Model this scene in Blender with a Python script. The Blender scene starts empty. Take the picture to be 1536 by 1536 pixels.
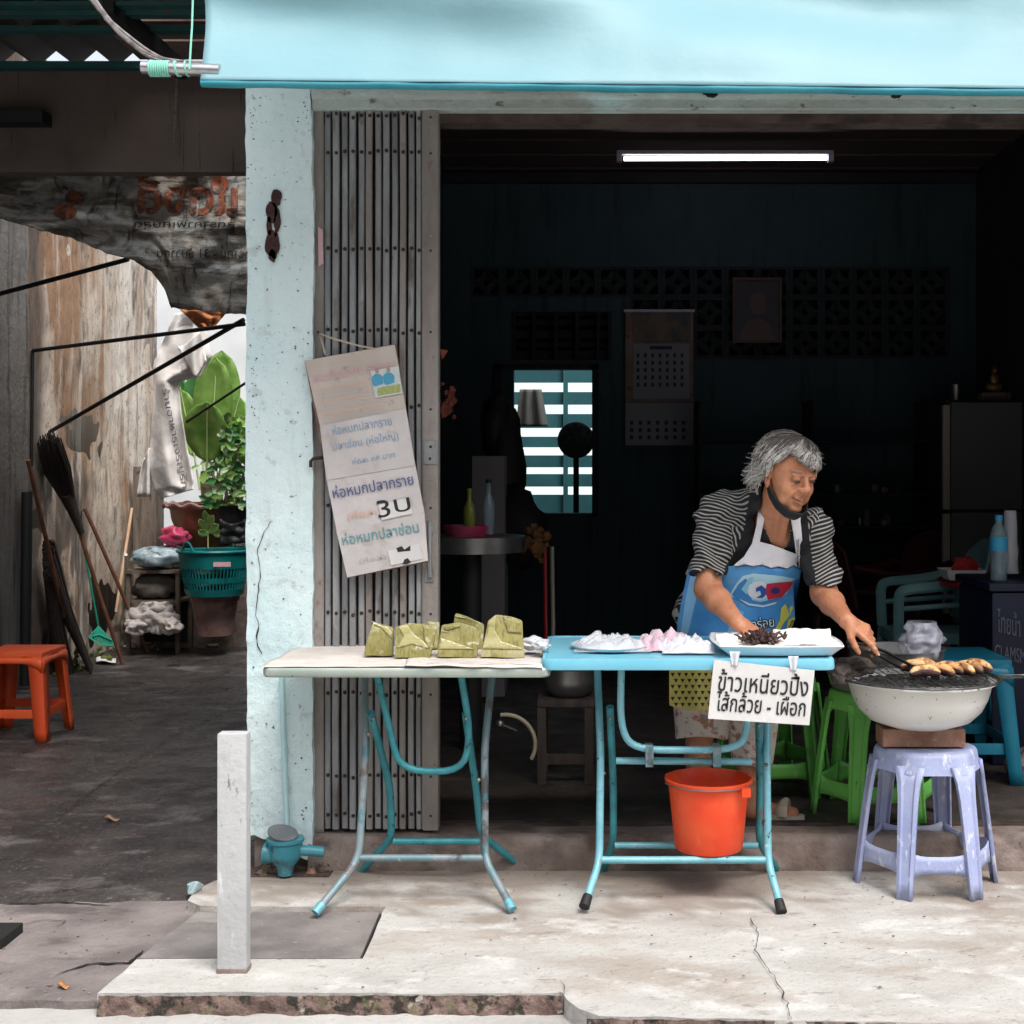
import bpy, bmesh, math, random
import numpy as np
from mathutils import Vector, Matrix, noise
from mathutils.bvhtree import BVHTree
from mathutils.geometry import delaunay_2d_cdt
R = math.radians
random.seed(7)
SC = bpy.context.scene
COL = SC.collection
# ---------------------------------------------------------------- camera
FPX, VX, VY, CH = 2050.0, 888.0, 700.0, 1.40      # focal length in photo pixels, vanishing point, eye height
cam_d = bpy.data.cameras.new('camera'); cam = bpy.data.objects.new('camera', cam_d); COL.objects.link(cam)
cam.location = (0, 0, CH); cam.rotation_euler = (R(90), 0, 0)
cam_d.sensor_width = 36; cam_d.lens = FPX / 1536 * 36
cam_d.shift_x = -(VX - 768) / 1536; cam_d.shift_y = (VY - 768) / 1536
cam_d.clip_end = 500; cam_d.clip_start = .05
SC.camera = cam
# ---------------------------------------------------------------- sky, sun, exposure
SUN_EL, SUN_AZ = 60, 150
wd = bpy.data.worlds.new('World'); SC.world = wd; wd.use_nodes = True
nt = wd.node_tree; nt.nodes.clear()
sk = nt.nodes.new('ShaderNodeTexSky'); sk.sky_type = 'NISHITA'; sk.sun_disc = False
sk.sun_elevation = R(SUN_EL); sk.sun_rotation = R(SUN_AZ); sk.dust_density = 4; sk.ozone_density = 1
hs = nt.nodes.new('ShaderNodeHueSaturation'); hs.inputs['Saturation'].default_value = .35
bg = nt.nodes.new('ShaderNodeBackground'); bg.inputs['Strength'].default_value = .15
wo = nt.nodes.new('ShaderNodeOutputWorld')
nt.links.new(sk.outputs[0], hs.inputs['Color']); nt.links.new(hs.outputs[0], bg.inputs[0]); nt.links.new(bg.outputs[0], wo.inputs[0])
sl = bpy.data.lights.new('sun', 'SUN'); sl.energy = 1.3; sl.angle = R(25); sl.color = (1, .97, .92)
so = bpy.data.objects.new('sun', sl); COL.objects.link(so)
d = Vector((math.sin(R(SUN_AZ)) * math.cos(R(SUN_EL)), math.cos(R(SUN_AZ)) * math.cos(R(SUN_EL)), math.sin(R(SUN_EL))))
so.rotation_euler = (-d).to_track_quat('-Z', 'Y').to_euler(); so.location = (0, -5, 12)
SC.view_settings.view_transform = 'Standard'; SC.view_settings.look = 'None'
SC.view_settings.exposure = 0.92; SC.view_settings.gamma = 1; SC.view_settings.use_curve_mapping = False
SC.cycles.max_bounces = 5

# ---------------------------------------------------------------- helpers
def P(px, py, D): return Vector(((px - VX) / FPX * D, D, CH - (py - VY) / FPX * D))
def G(px, py, z=0.0):
    D = (CH - z) * FPX / (py - VY); return Vector(((px - VX) / FPX * D, D, z))
def XX(px, D): return (px - VX) / FPX * D
def ZZ(py, D): return CH - (py - VY) / FPX * D
def lerp(a, b, t): return a + (b - a) * t
def nz(x, y=0, z=0, s=1): return noise.noise(Vector((x * s, y * s, z * s)))

class MB:
    def __init__(s): s.v = []; s.f = []
    def add(s, vs, fs):
        n = len(s.v); s.v += [tuple(v) for v in vs]; s.f += [tuple(i + n for i in f) for f in fs]; return s
    def box(s, x0, x1, y0, y1, z0, z1, bev=0, m=None):
        b = bev; vs = []
        if b <= 0:
            vs = [(x, y, z) for x in (x0, x1) for y in (y0, y1) for z in (z0, z1)]
            fs = [(0, 1, 3, 2), (4, 6, 7, 5), (0, 4, 5, 1), (2, 3, 7, 6), (0, 2, 6, 4), (1, 5, 7, 3)]
        else:
            bm = bmesh.new(); r = bmesh.ops.create_cube(bm, size=1)
            for v in bm.verts: v.co = Vector(((x0 + x1) / 2 + v.co.x * (x1 - x0), (y0 + y1) / 2 + v.co.y * (y1 - y0), (z0 + z1) / 2 + v.co.z * (z1 - z0)))
            bmesh.ops.bevel(bm, geom=bm.edges[:], offset=b, segments=2, affect='EDGES', profile=.7)
            bm.verts.index_update(); vs = [tuple(v.co) for v in bm.verts]; fs = [tuple(v.index for v in f.verts) for f in bm.faces]; bm.free()
        if m: vs = [m @ Vector(v) for v in vs]
        return s.add(vs, fs)
    def tube(s, pts, r, n=10, cap=True, flat=1.0, fillet=0):
        pts = [Vector(p) for p in pts]
        if fillet: pts = fil(pts, fillet)
        rs = r if isinstance(r, (list, tuple)) else None
        if rs and len(rs) != len(pts): rs = [lerp(rs[0], rs[-1], i / (len(pts) - 1)) for i in range(len(pts))]
        vs = []; fs = []; up = None
        for i, p in enumerate(pts):
            t = (pts[min(i + 1, len(pts) - 1)] - pts[max(i - 1, 0)])
            if t.length < 1e-9: t = Vector((0, 0, 1))
            t.normalize()
            if up is None: up = t.orthogonal().normalized()
            up = (up - t * up.dot(t)); up = up.normalized() if up.length > 1e-6 else t.orthogonal().normalized()
            w = t.cross(up); rr = rs[i] if rs else r
            for k in range(n):
                a = 2 * math.pi * k / n; vs.append(p + up * math.cos(a) * rr + w * math.sin(a) * rr * flat)
        for i in range(len(pts) - 1):
            for k in range(n):
                a = i * n + k; b = i * n + (k + 1) % n; fs.append((a, b, b + n, a + n))
        if cap: fs.append(tuple(range(n))[::-1]); fs.append(tuple(range(len(pts) * n - n, len(pts) * n)))
        return s.add(vs, fs)
    def lathe(s, prof, c=(0, 0, 0), n=32, sq=None, wob=0, ax=None):
        vs = []; fs = []; c = Vector(c)
        for j, (r, z) in enumerate(prof):
            for k in range(n):
                a = 2 * math.pi * k / n; rr = r
                if sq: rr = r / (max(abs(math.cos(a)), abs(math.sin(a))) ** sq)
                if wob: rr *= 1 + wob * nz(math.cos(a) * 2, math.sin(a) * 2, z * 5 + j)
                p = Vector((math.cos(a) * rr, math.sin(a) * rr, z))
                vs.append(c + (ax @ p if ax else p))
        for j in range(len(prof) - 1):
            for k in range(n):
                a = j * n + k; b = j * n + (k + 1) % n; fs.append((a, b, b + n, a + n))
        if prof[0][0] > 1e-5: fs.append(tuple(range(n))[::-1])
        if prof[-1][0] > 1e-5: fs.append(tuple(range(len(prof) * n - n, len(prof) * n)))
        return s.add(vs, fs)
    def prism(s, poly, ext):                     # polygon of Vectors pushed along ext
        poly = [Vector(p) for p in poly]; n = len(poly); ext = Vector(ext)
        return s.add(poly + [p + ext for p in poly], [tuple(range(n))[::-1], tuple(range(n, 2 * n))] + [(i, (i + 1) % n, n + (i + 1) % n, n + i) for i in range(n)])
    def grid(s, nx, ny, fn, closed=False):
        vs = [fn(i / nx, j / ny) for j in range(ny + 1) for i in range(nx + 1)]
        return s.add(vs, [(j * (nx + 1) + i, j * (nx + 1) + i + 1, (j + 1) * (nx + 1) + i + 1, (j + 1) * (nx + 1) + i) for j in range(ny) for i in range(nx)])
    def ball(s, c, r, n=12, m=8, rot=None, wob=0):
        c = Vector(c); r = Vector(r) if not isinstance(r, (int, float)) else Vector((r, r, r)); vs = []; fs = []
        for j in range(m + 1):
            t = math.pi * j / m
            for k in range(n):
                a = 2 * math.pi * k / n; p = Vector((math.sin(t) * math.cos(a), math.sin(t) * math.sin(a), math.cos(t)))
                q = 1 + (wob * nz(p.x * 2 + c.x * 9, p.y * 2 + c.y * 7, p.z * 2) if wob else 0)
                p = Vector((p.x * r.x, p.y * r.y, p.z * r.z)) * q
                vs.append(c + (rot @ p if rot else p))
        for j in range(m):
            for k in range(n):
                a = j * n + k; b = j * n + (k + 1) % n; fs.append((a, a + n, b + n, b))
        return s.add(vs, fs)

def fil(pts, rad, n=5):
    out = [pts[0]]
    for i in range(1, len(pts) - 1):
        a, b, c = pts[i - 1], pts[i], pts[i + 1]
        la, lc = (a - b).length, (c - b).length
        d1 = min(rad, la * .49); d2 = min(rad, lc * .49)
        p0 = b + (a - b).normalized() * d1; p2 = b + (c - b).normalized() * d2
        for k in range(n + 1):
            t = k / n; out.append(p0 * (1 - t) ** 2 + b * 2 * t * (1 - t) + p2 * t * t)
    out.append(pts[-1]); return out

WP = {}
def mesh_of(name, mb, off=(0, 0, 0), smooth=40, weld=True):
    me = bpy.data.meshes.new(name); o = Vector(off)
    me.from_pydata([tuple(Vector(v) - o) for v in mb.v], [], mb.f)
    if weld:
        bm = bmesh.new(); bm.from_mesh(me); bmesh.ops.remove_doubles(bm, verts=bm.verts, dist=1e-6)
        bmesh.ops.recalc_face_normals(bm, faces=bm.faces); bm.to_mesh(me); bm.free()
    if smooth:
        me.shade_smooth()
        if smooth < 180: me.set_sharp_from_angle(angle=R(smooth))
    return me
def obj(name, mb, mat, parent=None, smooth=40, kind=None, label=None, weld=True, sol=0, sub=0):
    if isinstance(mb, MB):
        off = WP.get(parent.name, Vector((0, 0, 0))) if parent else Vector((0, 0, 0))
        me = mesh_of(name, mb, off, smooth, weld)
    else: me = mb
    o = bpy.data.objects.new(name, me); COL.objects.link(o)
    if mat and not me.materials: me.materials.append(mat)
    if parent: o.parent = parent
    WP[o.name] = WP.get(parent.name, Vector((0, 0, 0))).copy() if parent else Vector((0, 0, 0))
    if kind: o['kind'] = kind
    if label: o['label'] = label
    if sol: md = o.modifiers.new('thick', 'SOLIDIFY'); md.thickness = sol; md.offset = 0
    if sub: md = o.modifiers.new('sub', 'SUBSURF'); md.levels = sub; md.render_levels = sub
    return o
def thing(name, label, cat, loc=(0, 0, 0), group=None):
    o = bpy.data.objects.new(name, None); COL.objects.link(o); o.location = loc; o.empty_display_size = .1
    WP[o.name] = Vector(loc); o['label'] = label; o['category'] = cat
    if group: o['group'] = group
    return o
def tag(o, label, cat, group=None):
    o['label'] = label; o['category'] = cat
    if group: o['group'] = group
    return o
def dup(root, loc, rz=0, label=None, scale=None):
    def cp(o, par):
        c = o.copy(); COL.objects.link(c); c.parent = par
        for ch in KIDS.get(o.name, []): cp(ch, c)
        return c
    r = cp(root, None); r.location = loc; r.rotation_euler = (0, 0, rz)
    if label: r['label'] = label
    if scale: r.scale = scale
    return r
KIDS = {}
def index_kids():
    KIDS.clear()
    for o in bpy.data.objects:
        if o.parent: KIDS.setdefault(o.parent.name, []).append(o)

# ---------------------------------------------------------------- materials
MATS = {}
def M(name, a, b=None, sc=4, st=(1, 1, 1), rough=.75, metal=0, layers=(), bump=0, bsc=60, bst=(1, 1, 1), spec=.4, rvar=0, trans=0, alpha=1, emit=None, es=0, coat=0, sss=0, det=8, vor=None):
    if name in MATS: return MATS[name]
    m = bpy.data.materials.new(name); m.use_nodes = True; N = m.node_tree.nodes; L = m.node_tree.links
    bs = N['Principled BSDF']; bs.inputs['Roughness'].default_value = rough; bs.inputs['Metallic'].default_value = metal
    bs.inputs['Specular IOR Level'].default_value = spec
    tc = N.new('ShaderNodeTexCoord'); oi = N.new('ShaderNodeObjectInfo'); ad = N.new('ShaderNodeVectorMath'); ad.operation = 'ADD'
    mu = N.new('ShaderNodeMath'); mu.operation = 'MULTIPLY'; mu.inputs[1].default_value = 31
    L.new(oi.outputs['Random'], mu.inputs[0]); L.new(tc.outputs['Object'], ad.inputs[0]); L.new(mu.outputs[0], ad.inputs[1])
    rn = random.Random(name)
    def nse(scale, stv, detail=8, rg=.6):
        mp = N.new('ShaderNodeMapping'); mp.inputs['Scale'].default_value = stv; mp.inputs['Location'].default_value = (rn.uniform(-20, 20), rn.uniform(-20, 20), rn.uniform(-20, 20))
        L.new(ad.outputs[0], mp.inputs['Vector']); t = N.new('ShaderNodeTexNoise'); t.inputs['Scale'].default_value = scale; t.inputs['Detail'].default_value = detail; t.inputs['Roughness'].default_value = rg
        L.new(mp.outputs[0], t.inputs['Vector']); return t.outputs['Fac']
    def ss(inp, lo, hi, mx=1):
        r = N.new('ShaderNodeMapRange'); r.interpolation_type = 'SMOOTHSTEP'; r.inputs['From Min'].default_value = lo; r.inputs['From Max'].default_value = hi; r.inputs['To Max'].default_value = mx
        L.new(inp, r.inputs['Value']); return r.outputs[0]
    def mix(f, c1, c2):
        x = N.new('ShaderNodeMix'); x.data_type = 'RGBA'
        if isinstance(f, float): x.inputs[0].default_value = f
        else: L.new(f, x.inputs[0])
        for i, c in ((6, c1), (7, c2)):
            if isinstance(c, tuple): x.inputs[i].default_value = c
            else: L.new(c, x.inputs[i])
        return x.outputs[2]
    c4 = lambda c: (c[0], c[1], c[2], 1)
    col = c4(a)
    if b: col = mix(ss(nse(sc, st, det), .32, .68), c4(a), c4(b))
    for ly in layers:                            # (colour, scale, stretch, lo, hi, strength)
        if ly[0] == 'attr':
            at = N.new('ShaderNodeAttribute'); at.attribute_name = ly[1]; col = mix(ss(at.outputs['Fac'], ly[3], ly[4], ly[5]), col, c4(ly[2]))
        else: col = mix(ss(nse(ly[1], ly[2]), ly[3], ly[4], ly[5]), col, c4(ly[0]))
    if isinstance(col, tuple): bs.inputs['Base Color'].default_value = col
    else: L.new(col, bs.inputs['Base Color'])
    if rvar: 
        r = N.new('ShaderNodeMapRange'); r.inputs['From Min'].default_value = .35; r.inputs['From Max'].default_value = .65; r.inputs['To Min'].default_value = max(0, rough - rvar); r.inputs['To Max'].default_value = min(1, rough + rvar)
        L.new(nse(5, (1, 1, 1)), r.inputs['Value']); L.new(r.outputs[0], bs.inputs['Roughness'])
    if bump:
        bp = N.new('ShaderNodeBump'); bp.inputs['Strength'].default_value = 1; bp.inputs['Distance'].default_value = bump
        L.new(nse(bsc, bst, 6), bp.inputs['Height']); L.new(bp.outputs[0], bs.inputs['Normal'])
    if trans: bs.inputs['Transmission Weight'].default_value = trans
    if sss: bs.inputs['Subsurface Weight'].default_value = sss; bs.inputs['Subsurface Radius'].default_value = (.02, .008, .004); bs.inputs['Subsurface Scale'].default_value = .5
    if coat: bs.inputs['Coat Weight'].default_value = coat; bs.inputs['Coat Roughness'].default_value = .15
    if alpha < 1: bs.inputs['Alpha'].default_value = alpha
    if emit: bs.inputs['Emission Color'].default_value = c4(emit); bs.inputs['Emission Strength'].default_value = es
    MATS[name] = m; m['nodes_col'] = 1
    return m
S1 = (1, 1, 1)
VS = (5, 5, .5)
m_cyan = M('cyan_plaster', (.60, .77, .785), (.71, .83, .835), 2, layers=[((.42, .47, .47), 11, S1, .60, .68, .5), ((.30, .38, .38), 26, S1, .62, .72, .5), ((.05, .06, .06), 48, S1, .655, .70, .9), ((.45, .50, .49), 2.2, VS, .56, .75, .6), ((.12, .11, .10), 9, S1, .70, .78, .7)], bump=.012, bsc=14, rough=.7)
m_conc = M('pavement_concrete', (.39, .375, .35), (.48, .465, .44), 3.2, st=(1, 1.6, 1), layers=[((.30, .24, .19), 1.6, (1, 2, 1), .50, .66, .55), ((.58, .57, .55), 6, (1, 1.6, 1), .54, .68, .7), ('attr', 'brown_tone', (.22, .165, .13), .0, 1.1, .75), ((.26, .235, .21), 60, S1, .58, .70, .55), ((.14, .12, .11), 130, S1, .62, .68, .6), ((.19, .15, .125), 9, (1, 2, 1), .60, .72, .55), ((.10, .09, .08), 22, (1, 1.5, 1), .655, .70, .6), ((.20, .18, .17), 30, S1, .62, .72, .5), ((.10, .09, .08), 70, S1, .66, .72, .7)], bump=.006, bsc=45, rough=.85)
m_conc2 = M('worn_concrete', (.16, .115, .095), (.28, .225, .20), 6, layers=[((.05, .035, .03), 2.6, (1, 2, 1.5), .55, .66, .7), ((.08, .06, .055), 4, (1, 2, 1), .52, .7, .8), ((.42, .38, .34), 6, S1, .62, .74, .5), ((.06, .05, .045), 40, S1, .62, .72, .6)], bump=.008, bsc=40, rough=.85)
m_alley = M('alley_asphalt', (.026, .022, .022), (.066, .054, .051), 3, st=(1, 1.3, 1), layers=[((.17, .155, .15), 2.4, (1, 1.5, 1), .55, .66, .6), ((.012, .011, .011), 3, (1, 1.4, 1), .56, .70, .75), ((.16, .12, .10), 8, (1, 2, 1), .60, .70, .6), ((.30, .265, .245), 48, (1, 1.5, 1), .60, .68, .55), ((.01, .01, .01), 70, S1, .60, .68, .6)], bump=.016, bsc=42, rough=.50, rvar=.36)
m_apron = M('alley_apron', (.13, .11, .105), (.25, .215, .205), 3.5, layers=[((.06, .05, .048), 2.2, (1, 2, 1), .54, .66, .7), ((.34, .25, .18), 1.6, (1, 2, 1), .6, .75, .6), ((.08, .07, .065), 5, S1, .6, .72, .6), ((.5, .47, .44), 75, S1, .66, .72, .6)], bump=.008, bsc=50, rough=.88)
m_street = M('street_concrete', (.33, .32, .30), (.45, .44, .415), 1.5, layers=[((.2, .19, .17), 4, S1, .58, .72, .6), ((.12, .11, .1), 60, S1, .64, .72, .6)], bump=.008, bsc=40, rough=.9)
m_mossc = M('mossy_curb', (.09, .055, .05), (.24, .17, .145), 16, layers=[((.10, .12, .04), 14, S1, .55, .68, .7), ((.02, .02, .015), 24, S1, .50, .60, .9), ((.5, .45, .4), 20, S1, .64, .72, .6)], bump=.02, bsc=30, rough=.95)
m_dark = M('black_gap', (.012, .011, .01), rough=.9)
m_cover = M('drain_slab', (.15, .135, .13), (.24, .215, .205), 6, layers=[((.33, .31, .29), 3, (1, 2, 1), .58, .70, .6), ((.40, .38, .35), 50, S1, .64, .70, .6), ((.08, .07, .065), 3, S1, .58, .72, .5)], bump=.004, bsc=70, rough=.85)
m_gate = M('gate_grey', (.19, .192, .195), (.31, .315, .32), 5, st=(2, 2, .6), layers=[((.10, .075, .06), 4.2, (3, 3, .8), .58, .68, .8), ((.42, .43, .44), 7, (3, 3, .4), .58, .70, .7), ((.16, .07, .03), 40, (1, 1, .6), .66, .73, .8), ((.5, .5, .48), 42, (2, 2, .8), .69, .74, .8), ((.04, .035, .03), 18, (1, 1, .5), .64, .74, .7)], bump=.003, bsc=50, rough=.55, metal=.15)
m_gate2 = M('gate_post_brown', (.22, .19, .17), (.31, .28, .26), 5, st=(2, 2, .6), layers=[((.22, .10, .05), 22, (1, 1, .6), .64, .73, .8), ((.5, .5, .48), 38, (2, 2, .8), .68, .74, .8), ((.06, .05, .04), 14, (1, 1, .5), .62, .74, .7)], bump=.003, bsc=50, rough=.6, metal=.1)
m_rivet = M('rusty_rivet', (.03, .02, .015), rough=.7)
m_beam = M('beam_paint', (.42, .50, .48), (.34, .37, .35), 6, st=(.4, 1, 1), layers=[((.50, .68, .70), 4, (.4, 1, 1), .52, .62, .8), ((.10, .09, .08), 30, (.6, 1, 1), .62, .7, .8), ((.20, .14, .10), 7, (.5, 1, 1), .62, .72, .6)], bump=.012, bsc=26, rough=.85)
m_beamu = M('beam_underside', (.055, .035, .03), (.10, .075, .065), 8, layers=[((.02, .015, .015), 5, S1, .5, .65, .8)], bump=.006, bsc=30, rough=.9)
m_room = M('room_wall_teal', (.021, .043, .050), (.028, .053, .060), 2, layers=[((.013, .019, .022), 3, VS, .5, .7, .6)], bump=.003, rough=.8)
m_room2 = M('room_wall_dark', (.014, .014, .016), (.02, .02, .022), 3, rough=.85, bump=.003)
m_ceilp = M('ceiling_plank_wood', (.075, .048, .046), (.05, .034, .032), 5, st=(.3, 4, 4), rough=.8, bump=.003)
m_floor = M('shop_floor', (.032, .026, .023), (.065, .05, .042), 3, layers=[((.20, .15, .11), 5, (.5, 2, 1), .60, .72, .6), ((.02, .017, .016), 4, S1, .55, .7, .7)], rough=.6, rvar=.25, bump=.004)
m_tarp = M('awning_tarp', (.165, .32, .365), (.20, .36, .405), .8, st=(.5, 1, 2), layers=[((.12, .29, .345), .9, (.4, 1, 1.2), .50, .80, .5), ((.27, .42, .46), 3, (.3, 1, 3), .60, .75, .35), ((.30, .32, .30), 90, S1, .68, .72, .5)], rough=.5, bump=.004, bsc=6)
m_hem = M('awning_hem', (.02, .22, .29), (.05, .30, .37), 5, rough=.55)  # dark teal paints the shading along the curled bottom edge
m_chrome = M('chrome_pipe', (.55, .55, .56), (.4, .4, .4), 20, rough=.3, metal=.9)
m_string = M('green_string', (.25, .62, .50), rough=.7)
m_teal_shade = M('teal_paint', (.03, .20, .235), (.05, .28, .32), 12, layers=[((.015, .02, .02), 30, S1, .6, .66, .8), ((.16, .11, .09), 14, S1, .62, .70, .7)], rough=.4, metal=.1, bump=.002)  # darker teal paints shade onto the rear table legs
m_tealg = M('teal_grey_paint', (.13, .22, .245), (.23, .26, .28), 9, st=(1, 1, .5), layers=[((.045, .035, .035), 9, (1, 1, .6), .56, .64, .85), ((.13, .085, .08), 14, S1, .54, .66, .8), ((.03, .16, .19), 9, S1, .58, .66, .6), ((.5, .6, .62), 35, S1, .64, .70, .7)], rough=.45, metal=.15, bump=.002)
m_tealb = M('blue_frame_paint', (.13, .36, .43), (.21, .46, .53), 12, layers=[((.04, .03, .03), 34, S1, .63, .68, .9), ((.25, .20, .17), 12, S1, .60, .70, .6), ((.55, .7, .73), 26, S1, .64, .70, .6)], rough=.4, metal=.1, bump=.002)
m_tabt = M('blue_table_top', (.14, .46, .60), (.19, .50, .64), 3, layers=[((.40, .68, .78), 7, (1, 2, 1), .58, .74, .5)], rough=.38, coat=.2)
m_tabe = M('aluminium_edge', (.33, .40, .36), (.42, .47, .42), 8, layers=[((.7, .62, .42), 9, (1, 1, 1), .66, .72, .8), ((.12, .1, .09), 30, S1, .66, .72, .8)], rough=.4, metal=.4)
m_black = M('black_rubber', (.015, .015, .016), rough=.6)
m_iron = M('black_iron', (.012, .012, .014), rough=.5, metal=.3)
m_post = M('grey_post_paint', (.42, .425, .43), (.54, .545, .55), 3, st=(1, 1, .4), layers=[((.20, .17, .165), 5, (2.5, 2.5, .5), .57, .66, .8), ((.70, .71, .71), 8, (2, 2, .5), .60, .70, .7), ((.25, .24, .25), 3.5, (3, 3, .6), .56, .72, .65), ((.16, .13, .13), 22, (1, 1, .4), .63, .70, .8), ((.32, .31, .31), 60, S1, .62, .7, .5)], rough=.65, bump=.004, bsc=30)
m_purp = M('lilac_plastic', (.29, .33, .53), (.37, .41, .60), 4, layers=[((.62, .64, .74), 34, (1, 1, .5), .57, .65, .8), ((.55, .57, .66), 5, (1, 1, .5), .54, .66, .6), ((.20, .18, .20), 11, S1, .66, .74, .5)], rough=.5, bump=.002)
m_green = M('green_plastic', (.13, .46, .08), (.18, .54, .11), 4, layers=[((.30, .60, .22), 26, (1, 1, .4), .58, .68, .6), ((.07, .10, .04), 12, S1, .62, .72, .6), ((.05, .12, .03), 50, S1, .68, .72, .6)], rough=.42)
m_orange = M('orange_plastic', (.62, .07, .02), (.70, .11, .03), 4, rough=.45)
m_bucket = M('red_orange_plastic', (.80, .060, .015), (.85, .10, .028), 9, layers=[((.88, .22, .10), 22, (1, 1, .4), .60, .70, .5), ((.30, .05, .03), 40, S1, .66, .70, .7), ((.60, .04, .02), 12, S1, .55, .7, .5)], rough=.42, sss=0)
m_bluest = M('blue_stool_plastic', (.008, .15, .24), (.012, .19, .29), 4, rough=.4)
m_brick = M('fired_brick', (.26, .13, .085), (.38, .22, .155), 14, layers=[((.10, .06, .05), 12, S1, .55, .66, .7), ((.5, .38, .3), 40, S1, .62, .7, .6)], bump=.01, bsc=55, rough=.95)
m_enam = M('white_enamel', (.66, .65, .61), (.74, .73, .69), 4, layers=[((.10, .06, .04), 34, (1, 1, 1), .635, .66, .9), ((.45, .41, .36), 5, S1, .58, .75, .5)], rough=.3, coat=.3)
m_char = M('charcoal', (.02, .018, .017), (.12, .11, .105), 60, layers=[((.35, .34, .33), 45, S1, .62, .7, .6)], bump=.02, bsc=80, rough=.95)
m_wire = M('grill_wire', (.05, .05, .05), (.14, .14, .14), 30, rough=.4, metal=.7)
m_steel = M('dull_steel', (.30, .29, .28), (.20, .195, .19), 9, layers=[((.05, .04, .04), 14, S1, .62, .72, .6)], rough=.35, metal=.8)
m_ban = M('grilled_banana', (.74, .38, .14), (.86, .57, .29), 20, layers=[((.30, .11, .04), 34, S1, .46, .60, .85), ((.03, .018, .015), 30, S1, .54, .62, .95)], rough=.6)
m_bskin = M('charred_skin', (.03, .015, .013), (.09, .045, .04), 30, rough=.6, bump=.003)
m_leaf = M('banana_leaf_wrap', (.22, .19, .055), (.35, .31, .115), 9, st=(1, 1, .25), layers=[((.15, .15, .04), 36, (4, 4, .12), .50, .60, .7), ((.50, .46, .27), 8, S1, .54, .66, .7), ((.72, .70, .60), 14, (1, 1, 1.3), .60, .66, .7)], rough=.38, bump=.002, bsc=60, bst=(5, 5, .3), coat=.25)  # pale layers paint whitish glare into the leaf colour
m_news = M('old_newspaper', (.60, .56, .52), (.50, .45, .41), 5, layers=[((.30, .28, .29), 26, (.5, 3, 1), .58, .66, .5), ((.55, .28, .25), 8, (1, 2, 1), .66, .72, .5), ((.30, .22, .17), 8, S1, .66, .76, .6)], rough=.9, bump=.002)
m_card = M('sign_card', (.46, .39, .34), (.54, .47, .42), 4, layers=[((.30, .24, .2), 30, S1, .62, .68, .4), ((.42, .29, .20), 5, S1, .60, .74, .7), ((.25, .14, .08), 20, S1, .69, .74, .7)], rough=.85, bump=.001)
m_cardw = M('sign_card_white', (.50, .465, .455), (.60, .56, .55), 5, layers=[((.36, .30, .26), 9, S1, .56, .70, .5), ((.48, .36, .27), 6, S1, .64, .76, .7)], rough=.8, bump=.001)
m_cedge = M('card_edge', (.14, .09, .08), (.25, .18, .15), 20, rough=.9)
m_white = M('white_plastic', (.70, .70, .68), (.76, .76, .75), 5, rough=.5)
m_paper = M('white_paper', (.78, .74, .68), (.84, .82, .78), 10, layers=[((.7, .55, .35), 18, S1, .64, .72, .4)], rough=.85, bump=.003)
m_signw = M('white_sign_board', (.60, .58, .57), (.68, .67, .66), 5, layers=[((.42, .37, .34), 10, S1, .58, .70, .5), ((.4, .25, .22), 12, S1, .69, .74, .5)], rough=.6)
m_blackp = M('black_paint', (.02, .02, .022), rough=.6)
m_bluep = M('faded_blue_print', (.24, .36, .48), rough=.8)
m_darkbl = M('dark_blue_print', (.10, .12, .25), rough=.8)
m_tealp = M('teal_print', (.13, .32, .34), rough=.8)
m_pinkp = M('faded_pink_print', (.62, .38, .42), rough=.8)
m_orgp = M('faded_orange_print', (.66, .36, .25), rough=.8)
m_greyp = M('faded_grey_print', (.42, .40, .42), rough=.8)
m_bag = M('clear_plastic', (.86, .87, .92), rough=.12, alpha=.35, spec=.8)
m_bagp = M('pink_plastic_film', (.78, .50, .60), (.85, .80, .84), 14, rough=.25, alpha=.75, spec=.6)
m_bagw = M('white_plastic_film', (.80, .80, .84), (.70, .72, .78), 12, rough=.25, alpha=.8, spec=.6)
m_silver = M('silver_bag', (.20, .30, .36), (.50, .60, .64), 9, layers=[((.03, .04, .05), 12, S1, .55, .65, .8)], rough=.3, metal=.2, bump=.02, bsc=14)
m_aw = M('alley_wall_plaster', (.46, .35, .26), (.66, .57, .48), 1.3, st=(1, 1, .5), layers=[('attr', 'rust', (.30, .145, .06), .1, .9, .85), ('attr', 'pale', (.80, .75, .68), .0, 1.1, .7), ('attr', 'grime', (.085, .07, .06), .1, .9, .85), ((.20, .14, .10), 16, (1.3, 1.3, .8), .55, .66, .6), ((.05, .04, .035), 34, (1.2, 1.2, .8), .60, .66, .7), ((.24, .13, .07), 2.2, (6, 6, .35), .52, .68, .7), ((.78, .71, .64), 1.5, (4, 4, .4), .56, .70, .7), ((.05, .042, .036), 2.0, (2.5, 2.5, .9), .56, .70, .8), ((.25, .24, .23), 5, (4, 4, .6), .60, .72, .6), ((.06, .045, .035), 26, (3, 3, .4), .64, .72, .6)], bump=.01, bsc=20, bst=(2, 2, .5), rough=.9)
m_aw2 = M('grey_pier_plaster', (.15, .135, .12), (.21, .195, .175), 2, st=(1, 1, .4), layers=[((.05, .045, .04), 3, (5, 5, .4), .5, .66, .8), ((.32, .32, .3), 4, (6, 6, .4), .62, .72, .5)], bump=.01, bsc=20, rough=.9)
m_farw = M('far_wall_grey', (.60, .62, .63), (.72, .73, .74), 2, rough=.9)
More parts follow.
